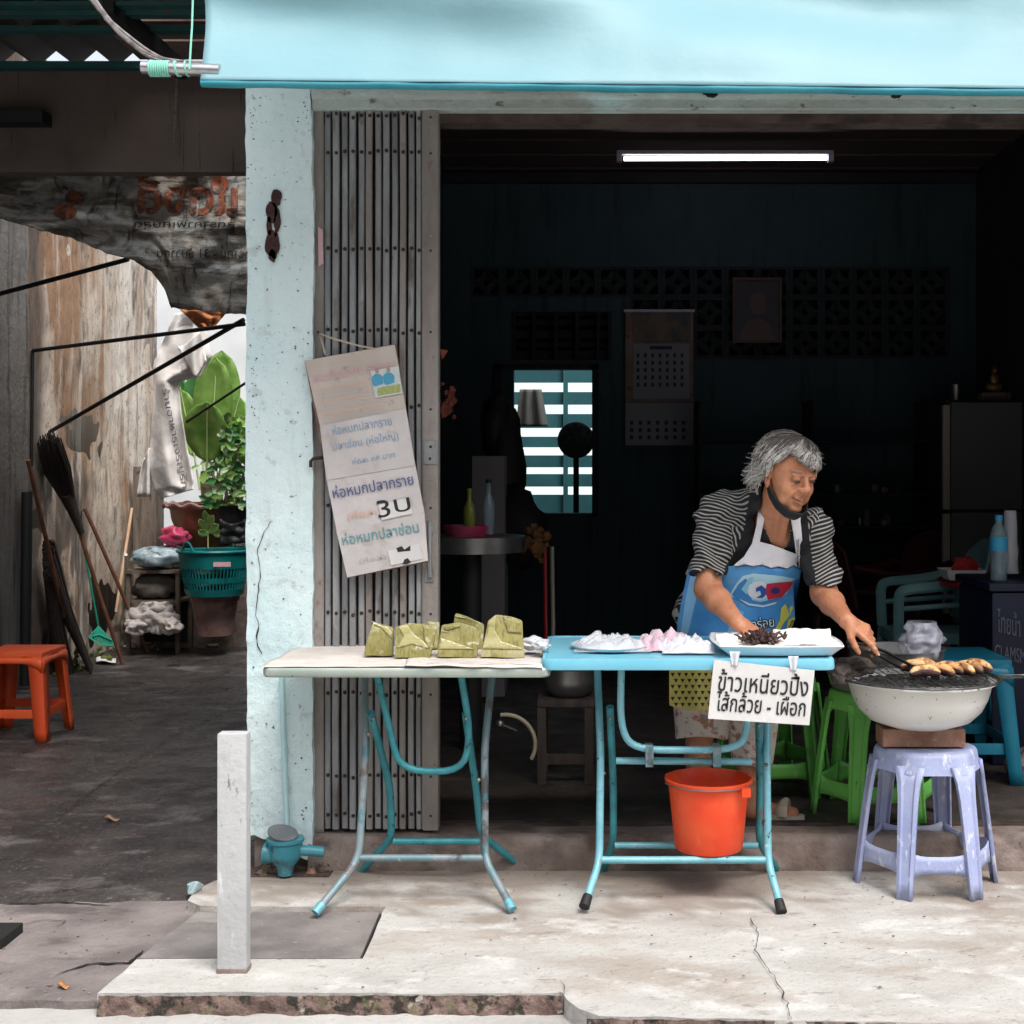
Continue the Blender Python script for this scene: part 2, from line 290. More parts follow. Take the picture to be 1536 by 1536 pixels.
m_fascia = M('dark_fascia', (.105, .078, .070), (.15, .12, .108), 1.4, layers=[((.06, .04, .036), 1.0, S1, .48, .62, .7), ((.28, .25, .24), 4, (8, 8, .5), .68, .74, .5), ((.02, .016, .015), 6, (8, 8, .4), .62, .72, .7)], rough=.9, bump=.004)
m_corr = M('corrugated_sheet', (.05, .045, .043), (.085, .07, .065), 5, layers=[((.2, .1, .06), 9, S1, .66, .74, .6)], rough=.7)
m_dteal = M('dark_teal_steel', (.015, .075, .075), (.02, .10, .10), 9, layers=[((.10, .05, .03), 14, S1, .62, .7, .6)], rough=.6)
m_brown = M('brown_board', (.22, .155, .13), (.15, .10, .085), 6, st=(1, 1, 1), layers=[((.05, .035, .03), 14, S1, .60, .7, .7)], rough=.85)
m_cable = M('cable_grey', (.10, .085, .085), (.30, .27, .27), 30, rough=.6)
m_banner = M('grimy_vinyl', (.22, .25, .255), (.30, .25, .20), 1.6, st=(1, 1, 2), layers=[((.46, .50, .51), 2.0, (.8, 1, 3.5), .52, .64, .8), ((.05, .04, .032), 3.2, (.8, 1, 4), .50, .60, .85), ((.13, .09, .06), 11, (1.5, 1, 1.2), .54, .64, .7), ((.02, .016, .014), 5, (5, 1, .8), .55, .66, .8)], rough=.4, bump=.02, bsc=9, bst=(1, 1, 3))
m_bannero = M('rust_orange_print', (.34, .09, .04), (.20, .06, .03), 12, layers=[((.05, .035, .03), 9, (3, 3, 1), .45, .58, .9), ((.30, .28, .24), 12, (1, 1, 3), .56, .66, .8)], rough=.55)
m_cloth = M('white_sack_cloth', (.70, .66, .63), (.80, .77, .75), 4, layers=[((.60, .45, .40), 5, (1, 1, 2), .62, .74, .5)], rough=.9, bump=.006, bsc=16)
m_bigleaf = M('broad_leaf_green', (.12, .26, .045), (.25, .41, .10), 6, layers=[((.55, .62, .25), 30, (1, 1, 1), .68, .73, .6)], rough=.4, sss=0)
m_leafd = M('dark_leaf', (.03, .12, .035), (.06, .20, .05), 8, rough=.45)
m_leafp = M('pale_leaf', (.22, .36, .16), (.34, .46, .25), 8, rough=.5)
m_rib = M('leaf_rib', (.5, .6, .28), rough=.5)
m_pot = M('glazed_brown_pot', (.15, .065, .03), (.24, .12, .05), 5, layers=[((.04, .02, .015), 5, S1, .55, .7, .7)], rough=.35, coat=.3)
m_clay = M('clay_pot', (.21, .12, .10), (.30, .19, .165), 8, layers=[((.35, .32, .3), 8, S1, .58, .7, .6), ((.06, .04, .04), 6, S1, .6, .7, .6)], rough=.9)
m_basket = M('teal_basket_plastic', (.0, .13, .135), (.005, .19, .19), 6, rough=.45)
m_wood = M('old_wood', (.10, .075, .06), (.20, .16, .13), 6, st=(4, 4, .5), layers=[((.03, .025, .02), 14, S1, .6, .7, .7)], rough=.85, bump=.003)
m_stickr = M('reddish_stick', (.15, .055, .035), (.22, .10, .06), 12, rough=.5)
m_stickl = M('pale_bamboo', (.50, .30, .18), (.62, .42, .28), 10, rough=.6)
m_bris = M('broom_bristle', (.018, .013, .012), (.05, .035, .03), 40, st=(4, 4, .5), rough=.85)
m_rakeg = M('green_rake_plastic', (.02, .30, .20), rough=.45)
m_sack = M('dark_sack', (.10, .09, .075), (.20, .18, .16), 5, bump=.02, bsc=10, rough=.85)
m_bundle = M('dirty_white_bundle', (.45, .40, .38), (.62, .57, .54), 6, layers=[((.06, .045, .04), 7, S1, .58, .68, .85)], rough=.9, bump=.02, bsc=12)
m_pink = M('pink_plastic', (.45, .03, .10), (.6, .10, .18), 9, rough=.35)
m_moss = M('moss_green', (.10, .13, .03), (.16, .19, .05), 30, bump=.02, bsc=60, rough=.95)
m_litter = M('litter_white', (.7, .7, .68), rough=.8)
m_drain = M('drain_teal', (.03, .19, .24), (.07, .28, .34), 6, layers=[((.08, .06, .05), 12, S1, .52, .62, .7), ((.35, .38, .38), 9, S1, .58, .68, .6), ((.02, .02, .02), 18, S1, .66, .72, .7)], rough=.4)
m_lid = M('slate_lid', (.12, .13, .14), (.20, .21, .22), 8, rough=.5)
m_tube = M('lit_tube', (.9, .9, .95), emit=(.86, .82, 1.0), es=4)
m_fit = M('tube_fitting', (.40, .38, .42), rough=.6)
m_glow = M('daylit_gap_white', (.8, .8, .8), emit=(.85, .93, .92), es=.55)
m_fridge = M('fridge_grey', (.10, .10, .105), rough=.6)
m_fridges = M('fridge_edge', (.38, .33, .27), rough=.5)
m_navy = M('navy_plastic', (.005, .008, .028), (.008, .012, .04), 4, rough=.5)
m_chair = M('pale_teal_plastic', (.17, .34, .35), (.21, .39, .40), 4, rough=.5)
m_redt = M('red_table_plastic', (.40, .015, .02), rough=.35)
m_bottle = M('water_bottle_plastic', (.30, .42, .46), rough=.1, alpha=.45, spec=.8)
m_blab = M('blue_label', (.05, .35, .6), rough=.4)
m_red = M('red_cloth', (.42, .02, .02), rough=.7)
m_grn = M('olive_glass', (.20, .22, .03), rough=.2)
# ---------------------------------------------------------------- text and flat print
def txt(body):
    c = bpy.data.curves.new('t', 'FONT'); c.body = body; c.resolution_u = 3
    o = bpy.data.objects.new('t', c); COL.objects.link(o)
    dg = bpy.context.evaluated_depsgraph_get(); dg.update()
    me = bpy.data.meshes.new_from_object(o.evaluated_get(dg))
    vs = [(v.co.x, v.co.y) for v in me.vertices]; fs = [tuple(p.vertices) for p in me.polygons]
    bpy.data.objects.remove(o); bpy.data.curves.remove(c); bpy.data.meshes.remove(me)
    x0 = min(v[0] for v in vs); x1 = max(v[0] for v in vs); y0 = min(v[1] for v in vs); y1 = max(v[1] for v in vs)
    return [((x - x0) / (x1 - x0), (y - y0) / (y1 - y0)) for x, y in vs], fs
def text_on(body, o, u, v, lift=(0, 0, 0), bold=0):
    vs, fs = txt(body); m = MB(); o = Vector(o) + Vector(lift); u = Vector(u); v = Vector(v)
    offs = [(0, 0)] + ([(bold, 0), (0, bold), (bold, bold)] if bold else [])
    for k, (a, b) in enumerate(offs):
        e = Vector(lift).normalized() * (.0003 * k) if bold else Vector((0, 0, 0))
        m.add([o + u * (x + a * .3) + v * (y + b) + e for x, y in vs], fs)
    return m
def flat(poly):                                  # one-sided flat print, thin
    return MB().add(poly, [tuple(range(len(poly)))])

def smo(a, b, x): t = min(1, max(0, (x - a) / (b - a))); return t * t * (3 - 2 * t)
def decal_poly(poly, step=5):
    pts = [Vector((x, y)) for x, y in poly]; n = len(pts); xs = [p.x for p in pts]; ys = [p.y for p in pts]
    dense = []
    for i in range(n):
        a, b = pts[i], pts[(i + 1) % n]; k = max(1, int((b - a).length / step))
        dense += [a.lerp(b, j / k) for j in range(k)]
    nb = len(dense); gx = min(xs) + step * .5
    while gx < max(xs):
        gy = min(ys) + step * .5
        while gy < max(ys): dense.append(Vector((gx, gy))); gy += step
        gx += step
    r = delaunay_2d_cdt(dense, [(i, (i + 1) % nb) for i in range(nb)], [], 1, 1e-4)
    return [(v.x, v.y) for v in r[0]], [tuple(f) for f in r[2]]
# ================================================================ SETTING
def plate(pts, z0, z1, jit=0, seg=.05):
    out = []
    for i, p in enumerate(pts):
        q = pts[(i + 1) % len(pts)]; n = max(1, int((q - p).length / seg)) if jit else 1
        for k in range(n):
            w = p.lerp(q, k / n)
            if jit: w = w + Vector((nz(w.x, w.y, 3, 9), nz(w.x, w.y, 8, 9), 0)) * jit
            out.append(Vector((w.x, w.y, z0)))
    m = MB(); m.prism(out, (0, 0, z1 - z0)); return m
def groundpoly(px, z=0): return [G(x, y, z) for x, y in px]

obj('street', MB().add([(-60, -60, -.052), (60, -60, -.052), (60, 60, -.052), (-60, 60, -.052)], [(0, 1, 2, 3)]), m_street, kind='structure')
# alley ground: worn apron at the street side, dark asphalt behind
ap = [Vector((-7, 3.64, 0)), Vector((-1.3, 3.66, 0)), Vector((-1.0, 4.60, 0)), Vector((-1.6, 4.48, 0)), Vector((-2.5, 4.475, 0)), Vector((-7, 4.47, 0))]
obj('alley_apron', plate(ap, -.1, -.03, .02), m_apron, kind='structure')
m = MB()
def ag(u, v):
    x = lerp(-7, -.9, u); y = lerp(4.47, 14, v)
    return Vector((x, y, -.022 + .012 * nz(x, y, 0, 1.1) + .006 * nz(x, y, 5, 5) - (.02 if v == 0 else 0)))
m.grid(100, 150, ag); obj('alley_floor', m, m_alley, kind='structure')
# asphalt crack edge and patches
def crack(name, pts, w, z, mat=None, kind='structure', parent=None):
    vs = []
    P3 = [G(x, y, z) for x, y in pts]; fine = []
    for i in range(len(P3) - 1):
        n = max(2, int((P3[i + 1] - P3[i]).length / .012))
        for k in range(n):
            q = P3[i].lerp(P3[i + 1], k / n); fine.append(q + Vector((nz(q.x, q.y, 1, 25), nz(q.x, q.y, 6, 25), 0)) * .012)
    fine.append(P3[-1])
    for i, q in enumerate(fine):
        t = (fine[min(i + 1, len(fine) - 1)] - fine[max(0, i - 1)]).normalized(); s = Vector((-t.y, t.x, 0)); ww = w * (.35 + .9 * abs(nz(q.x, q.y, 2, 14))) * min(1, i / 3 + .1, (len(fine) - 1 - i) / 3 + .1)
        vs += [q + s * ww, q - s * ww]
    fs = [(2 * i, 2 * i + 1, 2 * i + 3, 2 * i + 2) for i in range(len(fine) - 1)]
    return obj(name, MB().add(vs, fs), mat or m_dark, kind=kind, parent=parent, weld=False)
crack('ground_crack', [(0, 1356), (90, 1353), (168, 1358)], .008, -.026)
crack('ground_crack', [(20, 1390), (60, 1380), (100, 1380), (84, 1392)], .003, -.0258)
crack('ground_crack', [(84, 1462), (130, 1446), (195, 1444), (214, 1425)], .008, -.0258)
crack('ground_crack', [(150, 1000), (250, 985), (365, 992)], .006, -.008)
crack('ground_crack', [(210, 1030), (300, 1040), (368, 1022)], .006, -.008)
crack('ground_crack', [(90, 1220), (230, 1120), (360, 1055)], .004, -.012)
# pavement slabs (a step up from street and alley)
pa = groundpoly([(148, 1490), (300, 1488), (600, 1490), (845, 1489), (847, 1500), (866, 1514), (900, 1524), (1700, 1540), (1700, 1300), (372, 1304), (322, 1322), (288, 1338), (282, 1350), (300, 1359), (578, 1360), (545, 1438), (204, 1438)])
def pave(poly, jit):
    out = []
    for i, p in enumerate(poly):
        q = poly[(i + 1) % len(poly)]; n = max(1, int((q - p).length / .05))
        for k in range(n):
            w = p.lerp(q, k / n); e = 0 if w.y > 4.7 else jit; out.append((w.x + nz(w.x, w.y, 3, 9) * e, w.y + nz(w.x, w.y, 8, 9) * e))
    v2, f2 = decal_poly(out, .035); m = MB().add([(x, y, -.0035 * abs(nz(x * 2.2, y * 2.2, 4)) - .0015 * abs(nz(x * 9, y * 9, 2))) for x, y in v2], f2)
    nb = len(out); m.add([(x, y, -.0005) for x, y in out] + [(x, y, -.1) for x, y in out], [(i, (i + 1) % nb, nb + (i + 1) % nb, nb + i) for i in range(nb)])
    o = obj('pavement', m, m_conc, kind='structure', weld=False); me = o.data; at = me.attributes.new('brown_tone', 'FLOAT', 'POINT')
    def dd(v):  # noisy brown tone, denser towards the doorstep, plus random blotches
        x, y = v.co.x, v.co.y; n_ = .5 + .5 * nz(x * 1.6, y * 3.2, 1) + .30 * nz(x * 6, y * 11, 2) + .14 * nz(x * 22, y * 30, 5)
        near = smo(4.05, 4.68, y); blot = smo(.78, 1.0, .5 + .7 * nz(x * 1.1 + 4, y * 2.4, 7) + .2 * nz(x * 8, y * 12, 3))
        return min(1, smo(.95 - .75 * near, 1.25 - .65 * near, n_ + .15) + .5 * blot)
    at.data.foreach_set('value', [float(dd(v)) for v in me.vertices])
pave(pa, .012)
obj('drain_cover', plate(groundpoly([(296, 1367), (570, 1367), (540, 1436), (207, 1436)], -.014), -.08, -.016, .004), m_cover, kind='structure')
obj('drain_gap', plate(groundpoly([(312, 1357), (600, 1356), (560, 1440), (240, 1439)], -.026), -.09, -.026), m_dark, kind='structure')
# mossy curb face along the slab front (rough strip)
for x0, x1, D0, D1 in ((150, 845, 3.634, 3.638), (880, 1640, 3.486, 3.442)):
    def cf(u, v, x0=x0, x1=x1, D0=D0, D1=D1):
        D = lerp(D0, D1, u); X = XX(lerp(x0, x1, u), D); z = lerp(-.052, -.003, v)
        return Vector((X, D - .012 - .016 * (1 - v) * (.5 + nz(X, z, 0, 12)) - .010 * nz(X, z, 4, 30), z))
    obj('curb', MB().grid(260, 5, cf), m_mossc, kind='structure', smooth=180)
crack('pavement_crack', [(1128, 1374), (1136, 1400), (1133, 1425), (1150, 1450), (1172, 1480), (1186, 1530)], .0022, .0065)
crack('pavement_crack', [(843, 1470), (846, 1480), (845, 1492)], .0025, .0065)
crack('pavement_crack', [(380, 1320), (500, 1326), (640, 1316), (760, 1330), (843, 1322)], .0016, .0065)
# rusty / dusty litter on the pavement
m = MB()
for k in range(90):
    px = random.uniform(480, 1530); py = random.choice([random.uniform(1304, 1345), random.uniform(1310, 1500)]); g = G(px, py, .006); s = random.uniform(.002, .006)
    m.ball(g, (s, s * .7, s * .4), 5, 3, wob=.8)
for k in range(60):
    px = random.uniform(0, 340); py = random.uniform(1365, 1490); g = G(px, py, -.027); s = random.uniform(.002, .006)
    m.ball(g, (s, s * .7, s * .4), 5, 3, wob=.8)
obj('gravel_grit', m, m_conc2, kind='stuff')
# doorstep and shop floor
def dst(u, v):                                    # profile over the step: front face up, rounded edge, top
    X = lerp(XX(462, 4.74), 2.75, u); prof = [(4.735, -.01), (4.737, .03), (4.74, .075), (4.745, .108), (4.762, .12), (4.80, .121), (4.86, .121), (4.95, .118)]
    f = v * (len(prof) - 1); i = min(int(f), len(prof) - 2); a, b = prof[i], prof[i + 1]; t = f - i
    y = lerp(a[0], b[0], t); z = lerp(a[1], b[1], t); n = nz(X, z * 2, 0, 9) * .007 + nz(X, z, 7, 26) * .003
    return Vector((X, y - n, z - n * .6))
m = MB().grid(300, 14, dst)
m.box(XX(463, 4.74), XX(463, 4.74) + .02, 4.75, 4.95, -.01, .115)
obj('doorstep', m, m_conc2, kind='structure', smooth=60)
obj('shop_floor', MB().add([(-1.0, 4.94, .119), (2.6, 4.94, .119), (2.6, 14, .119), (-1.0, 14, .119)], [(0, 1, 2, 3)]), m_floor, kind='structure')
m = MB()
for y in (4.865, 4.905): m.box(-.95, 2.6, y, y + .008, .120, .130)
rail = obj('gate_floor_rail', m, m_beamu); tag(rail, 'rusted sliding track of the folding gate let into the doorstep', 'track')

# ================================================================ SHOPHOUSE
house = thing('shophouse', 'pale cyan plastered shophouse with an open dark room behind the stall', 'building', (0, 4.9, 0))
cx0, cx1 = XX(370, 4.74), XX(469, 4.74)
# street column with crumbling foot and rough plaster
m = MB(); NZ = 150
def colring(z, first=False):
    pts = []
    for (xa, ya, xb, yb, n) in ((cx0, 4.74, cx1, 4.74, 26), (cx1, 4.74, cx1, 4.98, 14), (cx1, 4.98, cx0, 4.98, 8), (cx0, 4.98, cx0, 4.74, 14)):
        for k in range(n):
            x = lerp(xa, xb, k / n); y = lerp(ya, yb, k / n)
            q = .004 * nz(x * 9, y * 9, z * 7) + .0025 * nz(x * 30, y * 30, z * 24) + .004 * nz(x * 3, y, z * 2)
            if first: zz = .085 + .045 * nz(x * 14, y * 14, 3) + .03 * math.sin((x - cx0) * 22)
            else: zz = z
            pts.append(Vector((x + (q if xa != xb else q * 1.5), y + q, zz)))
    return pts
rings = [colring(0, True)] + [colring(lerp(.16, 3.0, j / NZ)) for j in range(NZ + 1)]
n = len(rings[0]); vs = [p for r in rings for p in r]
fs = [(j * n + k, j * n + (k + 1) % n, (j + 1) * n + (k + 1) % n, (j + 1) * n + k) for j in range(len(rings) - 1) for k in range(n)]
fs.append(tuple(range(n))[::-1])
m.add(vs, fs); colm = obj('column', m, m_cyan, house, smooth=50)
# dark peeled patch, small scabs and the long crack
def jag(c, rx, rz, seed, n=26, y=4.733, th=.006):
    pts = []
    for k in range(n):
        a = 2 * math.pi * k / n; q = 1 + .28 * nz(math.cos(a) * 1.6, math.sin(a) * 1.6, seed)
        pts.append(Vector((c[0] + math.cos(a) * rx * q, y, c[1] + math.sin(a) * rz * q)))
    return pts
m = MB()
for (px, py, rx, ry) in ((414, 296, 7, 14), (407, 318, 9, 16), (403, 338, 4, 14), (415, 330, 5, 18), (408, 366, 10, 22), (408, 383, 5, 10), (404, 349, 2, 4), (413, 350, 2, 6)):
    m.prism(jag((XX(px, 4.73), ZZ(py, 4.73)), rx / 433, ry / 433, px), (0, .012, 0))
obj('peeled_patch', m, M('damp_bare_brick', (.035, .018, .016), (.07, .03, .026), 30, rough=.9, bump=.006), colm)
m = MB()
rr = random.Random(4)
for k in range(120):
    px = rr.uniform(374, 466); py = rr.choice([rr.uniform(140, 1240), rr.gauss(560, 60), rr.gauss(180, 30)])
    if k < 55: px = 374 + abs(rr.gauss(0, 7))
    elif k < 85: px = 462 - abs(rr.gauss(0, 12))
    s = rr.uniform(.5, 1.3); m.prism(jag((XX(px, 4.73), ZZ(py, 4.73)), s / 433, s * rr.uniform(.5, 1) / 433, k, 7, 4.7345), (0, .008, 0))
obj('plaster_chip', m, m_rivet, colm, kind='stuff')
def vcrack(pts, w, D, mat, parent, name='crack'):
    fine = []; pts = [P(x, y, D) for x, y in pts]
    for i in range(len(pts) - 1):
        for k in range(6):
            q = pts[i].lerp(pts[i + 1], k / 6); fine.append(q + Vector((nz(q.x, q.z, 1, 30) * .010, 0, 0)))
    vs = []
    for i, q in enumerate(fine):
        ww = w * (.4 + abs(nz(q.x, q.z, 2, 20)) * 1.5); vs += [q + Vector((-ww, 0, 0)), q + Vector((ww, 0, 0))]
    return obj(name, MB().add(vs, [(2 * i, 2 * i + 1, 2 * i + 3, 2 * i + 2) for i in range(len(fine) - 1)]), mat, parent, weld=False)
vcrack([(407, 782), (392, 805), (388, 830), (391, 860), (386, 890), (384, 915), (389, 940), (386, 962), (391, 985)], .0022, 4.7325, m_rivet, colm)
# masonry core and rubble under the broken foot
m = MB(); m.box(cx0 + .02, cx1 - .02, 4.77, 4.96, -.03, .2); obj('footing', m, m_conc2, colm)
rr = random.Random(9)
for k in range(26):
    g = G(rr.uniform(376, 500), rr.uniform(1272, 1318), 0); s = rr.uniform(.010, .028)
    if k % 3 == 0: g.y += .05
    obj('brick_rubble', MB().ball(g + Vector((0, 0, s * .4)), (s, s * .8, s * .7), 7, 5, wob=.9), rr.choice([m_brick, m_conc2, m_conc2, m_mossc]), colm, smooth=20)
m = MB().box(XX(372, 4.74), XX(500, 4.74), 4.66, 4.95, -.06, .004); obj('foundation', m, M('damp_rubble', (.05, .035, .03), (.12, .085, .07), 18, layers=[((.25, .2, .17), 30, S1, .6, .68, .7)], bump=.02, bsc=40, rough=.95), colm)
# thin painted pipe on the column
m = MB().tube([P(423, 1016, 4.722), P(425, 1100, 4.722), P(431, 1252, 4.722)], .0095, 10); obj('downpipe', m, M('pipe_paint', (.44, .66, .70), (.50, .72, .75), 12, rough=.5), house)
# jamb between column and gate
m = MB()
def jb(u, v):
    X = lerp(XX(468, 4.77), XX(486, 4.77), u); z = lerp(.12, 2.66, v); return Vector((X, 4.772 + .004 * nz(X * 20, z * 9, 0), z))
m.grid(3, 120, jb); obj('jamb', m, m_gate2, house, sol=.012)
# lintel with chamfer, and wall above
m = MB()
def lt(u, v):
    X = lerp(cx1 - .002, 2.9, u); prof = [(4.98, 2.64), (4.86, 2.64), (4.752, 2.64), (4.745, 2.645), (4.742, 2.674), (4.728, 2.682), (4.724, 2.69), (4.726, 2.80), (4.74, 3.0)]
    f = v * 16 / 2; i = min(int(f), 7); t = f - i; a, b = prof[i], prof[i + 1]; y = lerp(a[0], b[0], t); z = lerp(a[1], b[1], t)
    q = nz(X * 6, z * 9, 1) * .005 + nz(X * 22, z * 22, 5) * .003
    if i >= 2: y += q; z += q * .5
    return Vector((X, y, z))
m.grid(340, 16, lt); lintel = obj('lintel', m, m_beam, house, smooth=35)
m = MB()
rr = random.Random(3)
for px, py, w in ((1068, 142, 9), (1330, 139, 13), (1345, 143, 8), (1058, 139, 4)):
    m.prism(jag((XX(px, 4.72), ZZ(py, 4.72)), w / 433, 3 / 433, px, 14, 4.716), (0, .02, 0))
obj('chipped_hole', m, m_dark, lintel, kind='stuff')
m = MB().box(cx1, 2.9, 4.76, 4.985, 2.6405, 2.66); m = MB()
for y in (4.80, 4.88): m.box(-.95, 2.8, y, y + .03, 2.612, 2.64)
obj('gate_head_rail', m, m_beamu, house)
obj('facade_wall', MB().box(-1.2, 3.2, 4.76, 4.98, 3.0, 6.5), m_cyan, house)
# side walls and right pier
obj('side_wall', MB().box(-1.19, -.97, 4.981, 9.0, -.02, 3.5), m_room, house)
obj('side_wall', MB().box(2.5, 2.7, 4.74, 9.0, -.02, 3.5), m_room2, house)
# back wall with opening (door) and band of pierced vent blocks
BD = 8.9
def bx(px0, px1, py0, py1, d0=0, d1=.12): return (XX(px0, BD), XX(px1, BD), BD + d0, BD + d1, ZZ(py1, BD), ZZ(py0, BD))
bw = MB()
wx0, wx1 = XX(650, BD), XX(1530, BD)
bw.box(wx0, wx1, BD, BD + .12, ZZ(400, BD), 3.4)                          # above the vents
bw.box(wx0, XX(705, BD), BD, BD + .12, .1, ZZ(400, BD))                   # left of the door
bw.box(*bx(705, 770, 445, 995)); bw.box(*bx(915, 945, 445, 995))
bw.box(*bx(770, 915, 445, 468)); bw.box(*bx(770, 915, 540, 553)); bw.box(*bx(890, 915, 553, 770))
bw.box(*bx(770, 915, 770, 995))
bw.box(XX(945, BD), wx1, BD, BD + .12, .1, ZZ(538, BD)); bw.box(XX(1425, BD), wx1, BD, BD + .12, ZZ(538, BD), ZZ(400, BD))
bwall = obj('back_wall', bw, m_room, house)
vb = MB(); s = .206; t = .022
vb.box(0, s, 0, .07, 0, t); vb.box(0, s, 0, .07, s - t, s); vb.box(0, t, 0, .07, t, s - t); vb.box(s - t, s, 0, .07, t, s - t)
for q in range(4):                                                     # quarter arcs of the pierced pattern
    c = [(t, t), (s - t, t), (s - t, s - t), (t, s - t)][q]; pts = []
    for k in range(7):
        a = q * math.pi / 2 + math.pi / 2 * k / 6; pts.append(Vector((c[0] + math.cos(a) * .078, .035, c[1] + math.sin(a) * .078)))
    vb.tube(pts, .011, 6, flat=2.4)
vbm = mesh_of('vent_block', vb); vbm.materials.append(M('vent_block_paint', (.022, .028, .030), rough=.85))
for r in range(3):
    for c in range(15):
        if r > 0 and c < 5: continue
        o = obj('vent_block', vbm, None, bwall); o.location = (XX(705 + c * 48, BD), BD + .01 - 4.9, ZZ(400 + 46 * (r + 1), BD))
obj('vent_backing', MB().box(XX(700, BD), XX(1430, BD), BD + .16, BD + .18, ZZ(540, BD), ZZ(398, BD)), m_dark, house)
# louvre over the door
for y0_, y1_ in ((468, 472), (478, 486), (494, 506), (512, 519), (525, 541)):
    obj('louvre_slat', MB().box(XX(768, BD), XX(917, BD), BD + .05, BD + .07, ZZ(y1_, BD), ZZ(y0_, BD)), m_room2, bwall)
for px in (770, 800, 833, 865, 897, 914):
    obj('mullion', MB().box(XX(px - 2, BD), XX(px + 3, BD), BD - .01, BD + .09, ZZ(541, BD), ZZ(467, BD)), m_room2, bwall)
obj('door_frame', MB().box(*bx(742, 752, 548, 775, -.03, .10)).box(*bx(888, 898, 548, 775, -.03, .10)).box(*bx(742, 898, 546, 554, -.03, .10)), m_room2, bwall)
# kitchen yard behind: slatted wall with daylight gaps
m_slat = M('yard_slat_teal', (.02, .10, .12), (.03, .14, .16), 3, rough=.7)
YD = 11.5
yard = thing('slatted_yard_wall', 'teal boarded back wall with bright daylight gaps seen through the rear doorway', 'wall', (XX(820, YD), YD, .12))
for y0, y1 in ((548, 574), (588, 607), (621, 642), (655, 671), (683, 701), (711, 730), (742, 780), (440, 487), (493, 545)):
    obj('board', MB().box(XX(700, YD), XX(1010, YD), YD, YD + .02, ZZ(y1, YD), ZZ(y0, YD)), m_slat, yard)
for px in (760, 848, 905):
    obj('upright', MB().box(XX(px - 3, YD), XX(px + 4, YD), YD - .05, YD - .001, .1, 2.9), m_slat, yard)
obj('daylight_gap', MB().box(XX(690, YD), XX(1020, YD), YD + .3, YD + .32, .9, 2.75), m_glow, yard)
obj('yard_side_wall', MB().box(-1.19, -.97, 9.0, 12.3, -.02, 3.4).box(2.3, 2.5, 9.0, 12.3, -.02, 3.4).box(-1.19, 2.5, 9.03, 9.9, 3.41, 3.5).box(-1.19, 2.5, 12.0, 12.1, 0, 3.4), m_room2, house)
# plank ceiling
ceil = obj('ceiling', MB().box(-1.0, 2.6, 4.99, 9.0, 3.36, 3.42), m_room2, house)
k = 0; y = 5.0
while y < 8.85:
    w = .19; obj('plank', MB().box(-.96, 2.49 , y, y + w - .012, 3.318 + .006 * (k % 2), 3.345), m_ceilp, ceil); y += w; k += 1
obj('cornice', MB().box(-.96, 2.49, 8.84, 8.899, 3.24, 3.30), m_room2, house)

# fluorescent tube
lt0 = thing('fluorescent_lamp', 'lit white fluorescent tube fixed under the dark plank ceiling', 'lamp', (XX(1088, 7.9), 7.9, 3.2))
obj('lit_tube', MB().tube([P(936, 238, 7.9), P(1240, 237, 7.9)], .0125, 12), m_tube, lt0)
obj('fitting', MB().box(XX(925, 7.9), XX(1250, 7.9), 7.885, 7.935, ZZ(232, 7.9), ZZ(226, 7.9), .004), m_fit, lt0)
for px in (929, 1246): obj('end_holder', MB().box(XX(px - 4, 7.9), XX(px + 4, 7.9), 7.88, 7.93, ZZ(243, 7.9), ZZ(231, 7.9), .003), m_fit, lt0)

# ================================================================ FOLDING GATE
GD = 4.765
gate = thing('folding_gate', 'grey steel concertina gate folded back against the pale cyan column', 'gate', (XX(570, GD), GD, .12))
sm = MB(); z0, z1 = ZZ(1243, GD), 2.652
edges = [486, 498, 511, 523.5, 536, 548.5, 561, 573.5, 586, 598.5, 611, 623.5, 634]
rr = random.Random(12)
for i in range(12):
    a, b = edges[i], edges[i + 1]; w = (b - a - 3.4) / 430; xa = XX(a + 1.2, GD); tilt = rr.uniform(-.002, .002)
    m = MB(); nn = 14; y0 = GD - .008 * (i % 2) + rr.uniform(-.002, .002)
    pr = [(0, .022), (0, .003), (.003, 0), (w - .003, 0), (w, .003), (w, .022)]
    vs = []; 
    for j in range(nn + 1):
        z = lerp(z0, z1, j / nn); dx = tilt * math.sin(j * .9) + .0012 * nz(i * 3, z * 3)
        vs += [Vector((xa + p[0] + dx, y0 + p[1], z)) for p in pr]
    fs = [(j * 6 + k, j * 6 + k + 1, j * 6 + 7 + k, j * 6 + 6 + k) for j in range(nn) for k in range(5)]
    m.add(vs, fs); obj('slat', m, m_gate if rr.random() < .7 else m_gate2, gate, smooth=30)
m = MB().box(XX(635, GD), XX(658, GD), GD - .012, GD + .05, z0 - .004, z1, .004).box(XX(633, GD), XX(636, GD), GD - .006, GD + .03, z0, z1)
obj('end_post', m, m_gate2, gate)
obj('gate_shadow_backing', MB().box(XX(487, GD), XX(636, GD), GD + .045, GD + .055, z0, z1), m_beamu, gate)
m = MB()
for r, py in enumerate((174, 228, 374, 496, 612, 760, 919, 1040, 1163, 1222)):
    for i in range(12):
        a, b = edges[i], edges[i + 1]; dy = rr.uniform(-4, 4) if i % 2 else rr.uniform(-2, 1)
        m.ball(P((a + b) / 2, py + dy, GD - .008 * (i % 2) - .001), (.0068, .004, .0068), 8, 5)
    m.ball(P(646, py + 2, GD - .012), (.0045, .003, .0045), 8, 5)
obj('rivet', m, m_rivet, gate, kind='stuff')
m = MB().box(XX(637, GD), XX(657, GD), GD - .017, GD - .012, ZZ(696, GD), ZZ(662, GD), .001); hp = obj('hinge_plate', m, m_gate, gate)
